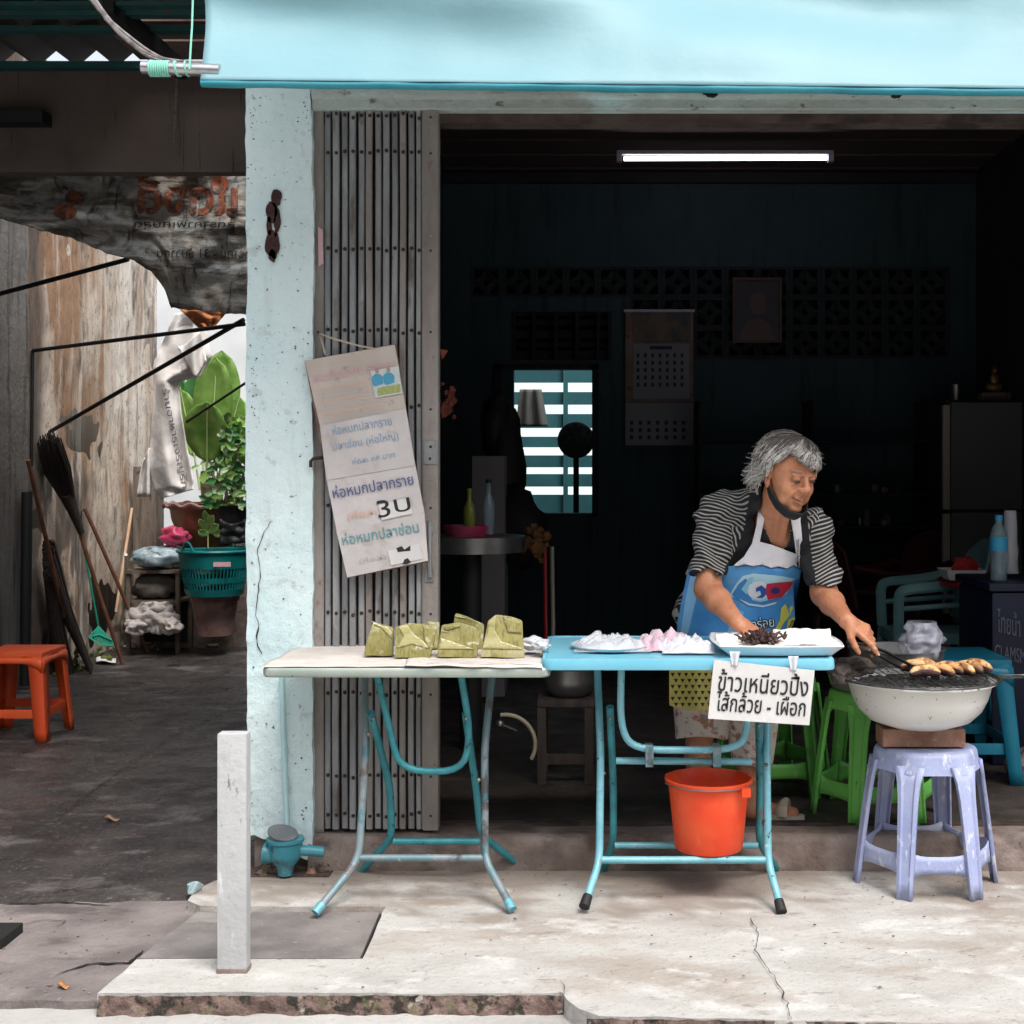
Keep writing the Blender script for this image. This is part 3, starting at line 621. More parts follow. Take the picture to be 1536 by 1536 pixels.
obj('bolt', MB().ball(P(646, 670, GD - .017), (.005, .004, .005)).ball(P(645, 688, GD - .017), (.005, .004, .005)), m_rivet, hp)
m = MB().tube([P(644, 782, GD - .02), P(645, 866, GD - .02)], .008, 8).box(XX(638, GD), XX(651, GD), GD - .018, GD - .012, ZZ(872, GD), ZZ(852, GD)).box(XX(638, GD), XX(651, GD), GD - .018, GD - .012, ZZ(800, GD), ZZ(786, GD))
obj('slide_bolt', m, m_gate, gate)
m = MB().tube([P(486, 686, 4.74), P(470, 688, 4.72), P(466, 692, 4.72), P(466, 701, 4.72)], .006, 8)
obj('latch_hook', m, m_rivet, gate)
m = MB().prism([P(x, y, GD - .006) for x, y in ((477, 340), (484, 345), (485, 395), (478, 400))], (0, -.002, 0)); tag(obj('torn_sticker', m, m_pinkp), 'torn faded sticker stuck on the brown jamb beside the column', 'sticker')

# ================================================================ AWNING
AD = 3.95
aw = thing('awning', 'pale cyan tarpaulin awning rolled down over the shopfront', 'awning', (XX(900, AD), AD, ZZ(130, AD)))
X0, X1 = XX(303, AD), 2.6
def aws(u, v):
    s = v; X = lerp(XX(303, AD + .42 * s ** 1.1), X1, u)
    hang = .010 * math.sin(X * 3.1) + .012 * X / 2.6
    y = AD + .42 * s ** 1.1; z = ZZ(122, AD) - .020 * (X - X0) / 1.9 + .95 * s
    f = .05 * math.sin(2.2 * X + 2.8 * s * 3 + 1.2 * math.sin(X * 1.3)) * min(1, s * 3.5) + .02 * math.sin(1.1 * X - 7 * s) * min(1, s * 3) + .004 * nz(X * 6, s * 3, 5) + .03 * nz(X * 1.2, s * 4, 2) * min(1, s * 4) + .012 * math.sin(7 * X - 9 * s) * min(1, s * 4)
    return Vector((X, y - f - .02 * math.exp(-s * 30), z))
aw_s = obj('tarpaulin', MB().grid(180, 60, aws), m_tarp, aw, smooth=180, sol=.002)
def awh(u, v):
    X = lerp(X0, X1, u); a = v * 2 * math.pi; r = .016 + .002 * nz(X * 9, a)
    return Vector((X, AD - .004 + math.cos(a) * r, ZZ(126, AD) - .020 * (X - X0) / 1.9 + math.sin(a) * r * .7 + .004 * nz(X * 4, 0, 7)))
obj('hem', MB().grid(180, 12, awh), m_hem, aw, smooth=180)
obj('roller_pipe', MB().tube([P(213, 101, AD + .01), P(330, 106, AD + .01)], .0185, 16), m_chrome, aw)
m = MB()
for k in range(9): m.tube([P(226 + k * 3.4, 103, AD + .01) + Vector((0, math.cos(t) * .021, math.sin(t) * .021)) for t in [q * math.pi / 6 for q in range(13)]], .0032, 6)
for k, (a, b) in enumerate(((258, 272), (262, 268), (276, 284))): m.tube([lerp(P(a, 103, AD + .01), P(b, 103, AD + .01), q / 12) + Vector((0, math.cos(q * math.pi / 6) * .021, math.sin(q * math.pi / 6) * .021)) for q in range(13)], .0028, 6)
m.tube([P(284, 104, AD - .012), P(288, 40, AD), P(291, -60, AD + .02)], .0032, 6)
obj('string', m, m_string, aw)
# porch roof above, behind the awning
obj('porch_roof', MB().box(-1.15, 2.9, 4.30, 4.75, 3.32, 3.36), m_dteal, house)

opp = thing('unseen_blocker_row', 'unseen row of shophouses added across the street to darken the shop', 'building', (0, -9, 0))  # unseen row, added to block sky light from entering the shop
obj('wall', MB().box(-26, 26, -12, -9, -.05, 7.2), M('opposite_plaster', (.34, .31, .28), (.44, .41, .37), .6, rough=.9), opp)
for k in range(11): obj('shutter', MB().box(-25 + k * 4.6, -22 + k * 4.6, -8.99, -8.95, 0, 3), m_gate, opp)
for k in range(11): obj('window', MB().box(-24.6 + k * 4.6, -22.6 + k * 4.6, -8.99, -8.96, 4.2, 5.8), m_dark, opp)
# ================================================================ ALLEY
tag(obj('dangling_twine', MB().tube([P(266, 106, 6.7), P(264, 150, 6.7), P(261, 215, 6.7)], .006, 6), m_cable), 'frayed twine hanging down in front of the dark fascia', 'cord')
AWX = -3.75
def aww(u, v):
    y = lerp(3.9, 11.8, u); z = lerp(-.05, 4.2, v)
    return Vector((AWX + .02 * nz(y * 1.5, z * 1.5, 0) + .006 * nz(y * 8, z * 8, 4), y, z))
wall = obj('plaster_wall', MB().grid(340, 160, aww).box(AWX - .25, AWX - .01, 3.9, 11.81, -.05, 4.2), m_aw, smooth=180)
wm_ = wall.data
def smo(a, b, x): t = min(1, max(0, (x - a) / (b - a))); return t * t * (3 - 2 * t)
for nm_, fn_ in (('rust', lambda y, z: smo(.30, .62, .5 + .5 * nz(y * 3, z * .9, 1) + .22 * nz(y * 14, z * 1.6, 5) ) * smo(10.6, 9.0, y) * smo(1.0, 1.7, z + .3 * nz(y * 4, z * 3, 2)) + .7 * smo(.55, .8, .5 + .5 * nz(y * 7, z * 1.2, 9)) * smo(11.2, 11.0, y)),
    ('pale', lambda y, z: smo(.30, .65, .5 + .5 * nz(y * 3.4, z * 1.1, 3) + .25 * nz(y * 12, z * .8, 8)) * smo(9.6, 10.5, y) * smo(.3, .8, z)),
    ('grime', lambda y, z: max(smo(.38, .58, .5 + .5 * nz(y * 3, z * 1.4, 4) + .3 * nz(y * 18, z * 5, 6)) * smo(1.75, 1.35, z + .25 * nz(y * 6, z, 8)) * smo(10.1, 9.2, y), smo(.45, .7, .5 + .6 * nz(y * 14, z * 12, 2)) * smo(.75, .2, z), smo(8.95, 8.6, y + .1 * nz(z * 3, 1))))):
    at_ = wm_.attributes.new(nm_, 'FLOAT', 'POINT'); at_.data.foreach_set('value', [float(fn_(v.co.y - .55, v.co.z)) for v in wm_.vertices])
tag(wall, 'tall rust-stained plaster wall along the left side of the alley', 'wall')
pier = thing('wall_pier', 'dark grey plaster pier with a black pipe at the left edge of the alley', 'pillar', (AWX, 8.9, 0))
obj('pier_shaft', MB().grid(20, 60, lambda u, v: Vector((AWX + .06 + .008 * nz(u * 9, v * 20, 1), lerp(6.5, 8.95, u), lerp(-.05, 3.4, v)))).box(AWX - .02, AWX + .052, 6.5, 8.96, -.05, 3.4), m_aw2, pier)
obj('black_pipe', MB().tube([(AWX + .12, 8.75, 0), (AWX + .12, 8.78, ZZ(738, 8.75))], .035, 10), m_black, pier)
farw = obj('boundary_wall', MB().box(-4.6, 1.0, 13.0, 13.15, -.05, 4.2), m_farw); tag(farw, 'bright pale grey wall closing the far end of the alley', 'wall')
farc = obj('dark_corner_post', MB().box(XX(206, 11.1), XX(240, 11.1), 11.0, 11.2, -.05, ZZ(700, 11.1)), m_wood); tag(farc, 'dark wooden corner post behind the hanging sack cloth', 'post')
# fascia
FD = 6.8
fa = obj('roof_fascia', MB().box(-4.4, -1.19, FD, FD + .1, ZZ(258, FD), ZZ(104, FD)), m_fascia); tag(fa, 'broad dark brown fascia board under the alley roof', 'fascia')
tag(obj('black_bracket', MB().box(XX(-40, 6.7), XX(66, 6.7), 6.68, FD - .002, ZZ(184, 6.7), ZZ(166, 6.7)), m_black), 'short black bar fixed across the dark fascia at far left', 'bracket')
ar = thing('alley_roof', 'dark corrugated lean-to roof over the mouth of the alley', 'roof', (-2.4, 6.0, 3.4))
def cor(u, v):
    X = lerp(-4.6, XX(215, FD), u); y = lerp(4.9, 6.9, v); ph = (X * 5.0) % 1
    return Vector((X, y, 3.42 + (.085 * (1 - abs(2 * ph - 1)) if 1 else 0) + (6.9 - y) * -.01))
obj('corrugated_sheet', MB().grid(220, 4, cor), m_corr, ar, smooth=25, sol=.004)
for py, D, h in ((99, 6.75, 10), (45, 6.3, 8), (22, 6.05, 7), (8, 5.95, 6)):
    obj('purlin', MB().box(-4.6, -1.19, D - .03, D + .03, ZZ(py + h / 2, D), ZZ(py - h / 2, D)), m_dteal, ar)
for k, (D0, D1) in enumerate(((6.35, 6.62), (6.05, 6.32), (5.6, 6.0), (6.65, 6.95))):
    obj('roof_board', MB().box(XX(195, FD), -1.19, D0, D1, 3.47, 3.49), m_brown, ar)
obj('rafter', MB().add([(XX(160, 5.95), 5.9, 3.36), (XX(176, 5.95), 5.9, 3.36), (XX(262, 6.5), 6.7, 3.30), (XX(246, 6.5), 6.7, 3.30), (XX(160, 5.95), 5.9, 3.44), (XX(176, 5.95), 5.9, 3.44), (XX(262, 6.5), 6.7, 3.38), (XX(246, 6.5), 6.7, 3.38)], [(0, 1, 2, 3), (4, 5, 6, 7), (0, 1, 5, 4), (1, 2, 6, 5), (2, 3, 7, 6), (3, 0, 4, 7)]), m_black, ar)
obj('rear_shade_sheet', MB().box(-4.6, -2.2, 7.0, 7.9, 3.375, 3.38), m_corr, ar)  # unseen sheet added to shade the left part of the alley
# sagging cable bundle
m = MB()
for k in range(4):
    pts = [P(x + k * 3 * math.cos(k + i), y + 3 * math.sin(k * 2 + i * 1.3), 5.0) for i, (x, y) in enumerate(((128, -30), (146, 4), (168, 34), (192, 62), (222, 84), (262, 95), (310, 96)))]
    m.tube(fil(pts, .05, 4), .007, 7)
tag(obj('cable_bundle', m, m_cable), 'twisted grey cable bundle sagging down to the awning pipe', 'cable')
# wind brace rods
def rod(a, b, r, label):
    o = obj('iron_rod', MB().tube([a, b], r, 8), m_iron); tag(o, label, 'rod', 'black iron awning rods in the alley')
rod(P(-20, 446, 8.0), P(192, 389, 7.6), .014, 'upper black iron rod ending under the torn banner')
rod(P(50, 526, 9.1), P(366, 486, 7.7), .013, 'nearly level black iron rod across the middle of the alley')
rod(P(76, 647, 9.35), P(365, 480, 7.7), .014, 'long slanting black iron rod rising from the big broom')
rod(P(280, 633, 10.2), P(372, 572, 9.8), .010, 'thin brown rod passing in front of the big leaves')
rod(P(49, 526, 9.1), P(47, 700, 9.05), .012, 'upright black iron rod against the stained wall')
# hanging grimy banner
BND = 7.5
bt = [(-30, 250), (370, 262)]; bb = [(-30, 318), (0, 328), (60, 345), (110, 358), (160, 380), (200, 390), (236, 414), (250, 440), (256, 462), (300, 466), (340, 470), (375, 472)]
def bnd(u, v):
    px = lerp(-30, 372, u); top = lerp(250, 262, u); 
    for i in range(len(bb) - 1):
        if bb[i][0] <= px <= bb[i + 1][0]: bot = lerp(bb[i][1], bb[i + 1][1], (px - bb[i][0]) / (bb[i + 1][0] - bb[i][0])); break
    py = lerp(top, bot, v); ph = px * .03
    D = BND + .05 * math.sin(v * 9 + ph * 1.4) + .06 * nz(px * .012, v * 4, 1) + .03 * nz(px * .05, v * 12, 5) - .12 * v
    return P(px, py + 2.0 * nz(px * .09, v * 3, 7) * v, D)
bmb = MB().grid(150, 50, bnd); ban = obj('torn_banner', bmb, m_banner, smooth=180, sol=.003); tag(ban, 'sagging grimy vinyl banner with faded orange print hung across the alley', 'banner')
bvh_b = BVHTree.FromPolygons(bmb.v, bmb.f)
CAMP = Vector((0, 0, CH))
def cast(px, py, bvh, off=.006):
    dr = (P(px, py, 1) - CAMP).normalized(); h = bvh.ray_cast(CAMP, dr)
    return h[0] - dr * off if h[0] else None
def decal_poly(poly, step=5):
    pts = [Vector((x, y)) for x, y in poly]; n = len(pts); xs = [p.x for p in pts]; ys = [p.y for p in pts]
    dense = []
    for i in range(n):
        a, b = pts[i], pts[(i + 1) % n]; k = max(1, int((b - a).length / step))
        dense += [a.lerp(b, j / k) for j in range(k)]
    nb = len(dense); gx = min(xs) + step * .5
    while gx < max(xs):
        gy = min(ys) + step * .5
        while gy < max(ys): dense.append(Vector((gx, gy))); gy += step
        gx += step
    r = delaunay_2d_cdt(dense, [(i, (i + 1) % nb) for i in range(nb)], [], 1, 1e-4)
    return [(v.x, v.y) for v in r[0]], [tuple(f) for f in r[2]]
def wrap(vs2, fs, bvh, off, fallback=None):
    out = []; last = None
    for x, y in vs2:
        h = cast(x, y, bvh, off)
        if h is None: h = fallback(x, y) if fallback else (last.copy() if last else None)
        out.append(h); last = h or last
    ok = [v is not None for v in out]
    return MB().add([v if v is not None else (0, 0, 0) for v in out], [f for f in fs if all(ok[i] for i in f)])
rr = random.Random(5)
for (px, py, rx, ry) in ((112, 296, 15, 11), (98, 318, 17, 12), (214, 264, 10, 4), (330, 276, 12, 14), (-2, 256, 6, 8)):
    poly = [(px + rx * math.cos(a) * (1 + .4 * nz(math.cos(a) * 2, math.sin(a) * 2, px)), py + ry * math.sin(a) * (1 + .4 * nz(math.cos(a) * 2, math.sin(a) * 2, py))) for a in [k * math.pi / 11 for k in range(22)]]
    v2, f2 = decal_poly(poly, 4); obj('orange_print', wrap(v2, f2, bvh_b, .012), m_bannero, ban, smooth=180)
for k_, (dx_, dy_) in enumerate(((0, 0), (2.5, 0), (0, 2.5), (2.5, 2.5), (5, 1), (1.2, 4.5))):
    v2, f2 = txt('แดงดี'); v2 = [(352 + dx_ - x * 146, 318 + dy_ - y * 52 - x * 1) for x, y in v2]; obj('orange_lettering', wrap(v2, f2, bvh_b, .010 + .0004 * k_), m_bannero, ban)
v2, f2 = txt('มกราคม - 31 ธันวาคม'); v2 = [(386 - x * 150, 388 - y * 15 - x * 2) for x, y in v2]
obj('lettering', wrap(v2, f2, bvh_b, .010), m_blackp, ban)
v2, f2 = txt('ลดราคาพิเศษสุด'); v2 = [(352 - x * 150, 344 - y * 13) for x, y in v2]
obj('lettering', wrap(v2, f2, bvh_b, .010), m_dark, ban)
# orange canopy scraps under banner
tag(obj('rust_tarp_scrap', MB().grid(12, 8, lambda u, v: P(lerp(lerp(222, 252, v), lerp(250, 262, v), u), lerp(400, 440, v) + 6 * u, 8.2 + .1 * nz(u * 4, v * 4))).grid(12, 8, lambda u, v: P(lerp(lerp(270, 300, v), lerp(345, 318, v), u), lerp(464, 494, v), 8.2 + .1 * nz(u * 4, v * 4))), m_orgp if 0 else M('rust_tarp', (.45, .16, .06), (.55, .24, .12), 5, rough=.8), smooth=180, sol=.004), 'rust orange tarp scraps hanging under the torn banner', 'tarp')

# white sack cloth hanging from the rod, with vertical lettering
CD = 9.6
sack = thing('hanging_sack_cloth', 'white printed sack cloth hanging from the rod beside the big leaves', 'cloth', P(260, 700, CD))
lc = [(262, 470, 300, 466), (250, 500, 312, 505), (238, 525, 318, 535), (232, 545, 300, 566), (231, 572, 268, 572), (228, 620, 272, 620), (224, 670, 280, 668), (222, 700, 286, 700), (232, 735, 290, 722), (243, 748, 290, 734)]
def lcf(u, v):
    f = v * (len(lc) - 1); i = min(int(f), len(lc) - 2); t = f - i; a, b = lc[i], lc[i + 1]
    x0 = lerp(a[0], b[0], t); y0 = lerp(a[1], b[1], t); x1 = lerp(a[2], b[2], t); y1 = lerp(a[3], b[3], t)
    return P(lerp(x0, x1, u), lerp(y0, y1, u), CD + .05 * math.sin(u * 7 + v * 3) + .04 * nz(u * 3, v * 8, 2) + .05 * math.cos(u * 3.1))
cmb = MB().grid(24, 90, lcf); obj('cloth_panel', cmb, m_cloth, sack, smooth=180, sol=.006)
fl1, fl2 = MB(), MB()
fl1.grid(12, 12, lambda u, v: P(lerp(lerp(266, 292, v), lerp(300, 316, v * .6), u), lerp(lerp(520, 566, v), lerp(500, 545, v), u) + 3 * math.sin(u * 5), CD - .12 + .04 * math.sin(u * 6 + v * 4))); fl2.grid(10, 14, lambda u, v: P(lerp(lerp(216, 206, v), lerp(224, 226, v), u), lerp(668 + 20 * (1 - u), lerp(700, 745, v), v * .9 + .1), CD + .1 + .05 * math.sin(u * 6)))
for f_ in (fl1, fl2): obj('cloth_flap', f_, m_cloth, sack, smooth=180, sol=.006)
bvh_c = BVHTree.FromPolygons(cmb.v, cmb.f)
v2, f2 = txt('ร้านอาหารเจริญรัก'); L0 = Vector((254, 582)); L1 = Vector((284, 730)); dv = (L1 - L0); nv = Vector((-dv.y, dv.x)).normalized()
v2 = [tuple(L0 + dv * x - nv * (13 * y - 13)) for x, y in v2]
v2 = [(x - 0, y) for x, y in v2]; obj('lettering', wrap(v2, f2, bvh_c, .012), m_greyp if 0 else M('faded_black_print', (.13, .12, .13), rough=.8), sack)
for poly in ([(272, 548), (300, 540), (302, 546), (272, 556)], [(276, 476), (290, 480), (290, 486), (264, 488)]):
    w, f_ = decal_poly(poly, 4); obj('printed_stripe', wrap(w, f_, bvh_c, .014), m_greyp, sack)

# potted broad-leaf plant
def leafshape(m, base, tip, width, bend=Vector((0, -1, 0)), n=12, mid=.55):
    base = Vector(base); tip = Vector(tip); ax = tip - base; side = ax.cross(Vector((0, -1, 0)) if abs(ax.normalized().y) < .8 else Vector((1, 0, 0))).normalized(); nrm = side.cross(ax).normalized()
    vs = []; fs = []
    for i in range(n + 1):
        t = i / n; w = width * (math.sin(math.pi * min(1, t ** 1.15)) ** .55 if 0 < t < 1 else 0) + .002
        c = base + ax * t + bend * (t * t * ax.length * .18)
        for k in (-1, -.5, 0, .5, 1): vs.append(c + side * w * k + nrm * (abs(k) * w * .32) + nrm * .006 * math.sin(t * 26) * abs(k))
    for i in range(n):
        for k in range(4): fs.append((i * 5 + k, i * 5 + k + 1, i * 5 + 6 + k, i * 5 + 5 + k))
    m.add(vs, fs)
PD = 10.9
plant = thing('broad_leaf_plant', 'potted plant with big paddle-shaped green leaves in a brown pot', 'plant', P(312, 812, PD))
for (bx0, by0, tx, ty, w, dD, mt) in ((318, 735, 340, 528, .13, .15, m_bigleaf), (312, 735, 330, 538, .12, 0, m_bigleaf), (306, 730, 298, 560, .09, .2, m_leafd), (300, 735, 272, 565, .08, .25, m_leafd),
        (308, 735, 316, 603, .135, -.2, m_bigleaf), (300, 735, 276, 585, .085, .1, m_bigleaf), (322, 735, 364, 596, .11, .1, m_bigleaf), (326, 740, 378, 625, .10, 0, m_bigleaf), (310, 730, 305, 590, .10, .3, m_leafp), (320, 735, 352, 640, .09, -.1, m_bigleaf)):
    m = MB(); b = P(bx0, by0, PD); t = P(tx, ty, PD + dD); st = b.lerp(t, .32); leafshape(m, st, t, w * 1.3); lf = obj('leaf', m, mt, plant, smooth=180, sol=.003)
    obj('leaf_rib', MB().tube([b, st, st.lerp(t, .5) + Vector((0, -.055, 0)), t + Vector((0, -.10, 0))], [.011, .003], 6), m_rib, lf)
obj('stem', MB().tube([P(312, 765, PD), P(310, 725, PD)], .05, 8), m_wood, plant)
def potprof(R0, H): return [(0, 0), (R0 * .62, 0), (R0 * .72, H * .15), (R0 * .93, H * .6), (R0 * .98, H * .85), (R0 * 1.1, H * .93), (R0 * 1.12, H), (R0 * 1.0, H * 1.0), (R0 * .95, H * .9), (0, H * .88)]
c = P(312, 818, PD); m = MB().lathe(potprof(.30, .34), c, 40); 
pt = obj('pot', m, m_pot, plant)
m = MB(); 
for k in range(41):
    a = 2 * math.pi * k / 40; 
m.tube([c + Vector((math.cos(a) * .335, math.sin(a) * .335, .325 + .012 * math.sin(a * 14))) for a in [2 * math.pi * k / 120 for k in range(121)]], .017, 6); obj('wavy_rim', m, m_clay, pt)
# small-leaved shrub at the right of the plant
shrub = thing('leafy_shrub', 'small-leaved bushy green plant between the column and the big leaves', 'shrub', P(350, 790, 10.6))
rr = random.Random(8)
for mt, nm in ((m_leafd, 90), (m_bigleaf, 60), (m_leafp, 70)):
    m = MB()
    for k in range(nm * 2):
        px = rr.gauss(350, 20); py = rr.uniform(625, 760); D = rr.uniform(10.3, 11.1); px = max(300, min(385, px - (py < 680) * -8))
        if py < 690 and px < 335: continue
        b = P(px, py, D); dr = Vector((rr.uniform(-1, 1), rr.uniform(-1, .3), rr.uniform(-.6, .9))).normalized() * rr.uniform(.045, .10); leafshape(m, b, b + dr, rr.uniform(.014, .028), n=4)
    obj('foliage', m, mt, shrub, smooth=180, kind='stuff')
m = MB()
for k in range(14): m.tube([P(rr.uniform(325, 365), 775, 10.7), P(rr.uniform(310, 375), rr.uniform(650, 720), 10.7)], .005, 5)
obj('stem', m, m_wood, shrub)
obj('growing_pot', MB().lathe(potprof(.16, .22), P(352, 800, 10.6), 24), m_black, shrub)
seed = thing('small_seedling', 'small yellow-green seedling in front of the glazed brown pot', 'plant', P(312, 812, 10.4))
m = MB()
for (x, y, tx, ty, w) in ((312, 796, 300, 778, .03), (312, 790, 322, 772, .03), (313, 800, 330, 786, .032), (312, 803, 298, 795, .03), (312, 785, 308, 765, .026), (318, 800, 336, 800, .03)): leafshape(m, P(x, y, 10.45), P(tx, ty, 10.4), w, n=5)
obj('leaf', m, M('seedling_leaf', (.38, .48, .14), rough=.5), seed, smooth=180, sol=.002); obj('stem', MB().tube([P(312, 822, 10.45), P(312, 780, 10.45)], .005, 5), m_rib, seed)
# plinth under the pots
tag(obj('masonry_plinth', MB().box(XX(246, 10.9), XX(420, 10.9), 10.78, 11.5, -.05, ZZ(818, 10.9), .01), m_conc2), 'dark masonry plinth carrying the glazed pot at the alley end', 'plinth')
tag(obj('black_plastic_sheet', MB().grid(16, 10, lambda u, v: P(lerp(330, 380, u), lerp(778 + 8 * math.sin(u * 4), 815, v), 10.35 + .06 * nz(u * 4, v * 4) )), m_black, smooth=180, sol=.01), 'black plastic lid lying beside the glazed pot', 'lid')
# teal basket with handles
bk = thing('laundry_basket', 'large teal plastic basket with loop handles on the upturned clay pot', 'basket', P(322, 900, 10.25))
c = P(322, 892, 10.25); Hb = (892 - 826) / 200
def bas(u, v):
    a = u * 2 * math.pi; r = lerp(.20, .262, v ** .8); return c + Vector((math.cos(a) * r, math.sin(a) * r, v * Hb))
NB = 56; bm_ = MB()
for k in range(NB):
    a = 2 * math.pi * k / NB; bm_.tube([c + Vector((math.cos(a) * lerp(.20, .258, t ** .8), math.sin(a) * lerp(.20, .258, t ** .8), t * Hb)) for t in (.0, .35, .62)], .0075, 4)
obj('basket_ribs', bm_, m_basket, bk, kind='stuff')
m = MB().lathe([(0, 0), (.205, 0), (.222, .05), (.216, .05), (.2, .01), (0, .01)], c, 40)
m2 = MB()
for z0_, z1_ in ((Hb * .30, Hb * .42), (Hb * .62, Hb)):
    r0 = lerp(.20, .262, (z0_ / Hb) ** .8); r1 = lerp(.20, .262, (z1_ / Hb) ** .8); m2.lathe([(r0 + .004, z0_), (r1 + .004, z1_), (r1 - .003, z1_), (r0 - .003, z0_), (r0 + .004, z0_)], c, 48)
obj('basket_base', m, m_basket, bk); obj('basket_wall', m2, m_basket, bk)
obj('rim', MB().tube([c + Vector((math.cos(a) * .268, math.sin(a) * .268, Hb)) for a in [2 * math.pi * k / 48 for k in range(49)]], .012, 8), m_basket, bk)
for a0 in (-2.1, 1.1):
    obj('handle', MB().tube([c + Vector((math.cos(a0 + t * .22) * .272, math.sin(a0 + t * .22) * .272, Hb + .075 * (1 - t * t))) for t in [q / 6 for q in range(-6, 7)]], .009, 8), m_basket, bk)
obj('logo_print', MB().grid(6, 2, lambda u, v: P(lerp(320, 346, u), lerp(843, 850, v), 10.25 - .262)), m_pinkp, bk)
cp = obj('clay_pot', MB().lathe([(0, 0), (.13, 0), (.155, .16), (.17, .25), (.185, .26), (.185, .31), (.15, .335), (0, .335)], P(322, 952, 10.35), 36, wob=.02), m_clay); tag(cp, 'weathered clay flower pot standing under the teal basket', 'pot')
# wooden crate rack
rk = thing('wooden_rack', 'low wooden crate rack holding a silver bag and a dirty bundle', 'rack', P(230, 955, 10.5))
for px in (192, 266): 
    for dd in (0, .32): obj('post', MB().box(XX(px - 3, 10.4) , XX(px + 3, 10.4), 10.4 + dd, 10.43 + dd, -.03, ZZ(856, 10.4)), m_wood, rk)
obj('shelf', MB().box(XX(188, 10.4), XX(270, 10.4), 10.38, 10.76, ZZ(860, 10.4), ZZ(855, 10.4)), m_wood, rk)
obj('shelf', MB().box(XX(190, 10.4), XX(268, 10.4), 10.42, 10.74, ZZ(905, 10.4), ZZ(901, 10.4)), m_wood, rk)
obj('back_panel', MB().box(XX(192, 10.4), XX(268, 10.4), 10.76, 10.78, .02, ZZ(860, 10.4)), m_black, rk)
tag(obj('silver_bag', MB().ball(P(238, 837, 10.5), (.19, .16, .085), 30, 18, wob=.35), m_silver, smooth=180), 'shiny silver plastic bag lying on top of the wooden rack', 'bag')
tag(obj('dark_sack', MB().ball(P(232, 880, 10.55), (.16, .13, .10), 24, 16, wob=.4), m_sack, smooth=180), 'dark lumpy sack on the middle shelf of the rack', 'sack')
m = MB()
for (x, y, rx, rz, D) in ((215, 928, .13, .10, 10.35), (245, 932, .12, .09, 10.33), (205, 940, .08, .06, 10.28), (258, 938, .07, .06, 10.25), (235, 915, .12, .06, 10.4)): m.ball(P(x, y, D), (rx, .1, rz), 30, 20, wob=.6)
tag(obj('cloth_bundle', m, m_bundle, smooth=180), 'crumpled dirty white bundle at the bottom of the rack', 'bundle')
tag(obj('pink_bag', MB().ball(P(263, 806, 10.55), (.11, .09, .08), 24, 16, wob=.5), m_pink, smooth=180), 'small crimson plastic bag between the silver bag and pot', 'bag')
# tools leaning on the wall
def AWp(px, py): 
    D = AWX / ((px - VX) / FPX); return D
br = thing('upturned_broom', 'big dark bristle broom leaning head-up against the stained wall', 'broom', G(183, 995, -.02))
b0 = P(108, 765, 9.45); b1 = P(72, 645, 9.2); m = MB()
rr = random.Random(2)
for k in range(170):
    t = rr.uniform(-1, 1); e = P(74 + t * 17 + rr.uniform(-2, 2), 646 + abs(t) * 14 + rr.uniform(-3, 14), 9.22 + rr.uniform(-.08, .08)); s_ = b0 + Vector((t * .03, rr.uniform(-.02, .02), 0)); md_ = s_.lerp(e, .55) + Vector((t * .035 - .015, 0, .02)); m.tube([s_, md_, e], [.006, .003], 4)
obj('bristles', m, m_bris, br, kind='stuff')
obj('ferrule', MB().tube([P(101, 742, 9.4), P(122, 800, 9.5)], [.05, .022], 10), m_bris, br)
obj('handle', MB().tube([P(114, 780, 9.47), P(150, 895, 9.65), G(184, 996, -.02)], .015, 8), m_stickr, br)
fb = thing('floor_broom', 'worn dark broom standing bristles-down beside the orange stool', 'broom', G(105, 995, -.02))
obj('handle', MB().tube([P(42, 690, 8.7), P(96, 925, 9.3)], .015, 8), m_stickr, fb)
m = MB()
for k in range(150):
    t = rr.uniform(0, 1); s_ = P(72 + rr.uniform(-6, 8), 830 + rr.uniform(-20, 40), 9.15); e = G(lerp(86, 116, t) + rr.uniform(-2, 2) + (22 if t > .8 else 0), 1004 + rr.uniform(-6, 8), -.02); m.tube([s_, s_.lerp(e, .5) + Vector((-.015, 0, 0)), e], [.016, .009], 4)
obj('bristles', m, m_bris, fb, kind='stuff')
hk = thing('hooked_pole', 'brown pole with a wire hook leaning against the wall', 'pole', G(222, 978, -.02))
obj('shaft', MB().tube([P(127, 762, 10.0), G(222, 978, -.02)], .015, 8), m_stickr, hk)
obj('wire_hook', MB().tube([P(127, 762, 10.0), P(122, 768, 9.96), P(121, 790, 9.96), P(122, 800, 9.96)], .004, 6), m_iron, hk)
rk_ = thing('leaf_rake', 'green plastic fan rake leaning against the wall between the poles', 'rake', G(152, 975, -.02))
obj('handle', MB().tube([P(120, 790, 9.9), P(148, 942, 10.15)], .008, 8), m_rakeg, rk_)
m = MB()
for k in range(11):
    t = k / 10; m.tube([P(148, 940, 10.14), P(lerp(134, 172, t), lerp(955, 966, t) + 5 * math.sin(t * 3), 10.1)], .006, 5)
m.tube([P(134, 955, 10.1), P(150, 952, 10.11), P(168, 960, 10.1)], .007, 5); m.tube([P(134, 956, 10.09), P(150, 968, 10.09), P(172, 968, 10.09)], .007, 5)
obj('rake_fan', m, m_rakeg, rk_)
tag(obj('bamboo_stick', MB().tube([P(198, 762, 10.9), P(174, 918, 10.6)], .012, 8), m_stickl), 'pale bamboo stick leaning in the corner behind the poles', 'stick')
tag(obj('white_stick', MB().tube([P(189, 832, 10.3), G(187, 962, -.02)], .012, 8), m_cloth), 'short whitish stick standing in front of the wooden rack', 'stick')
m = MB()
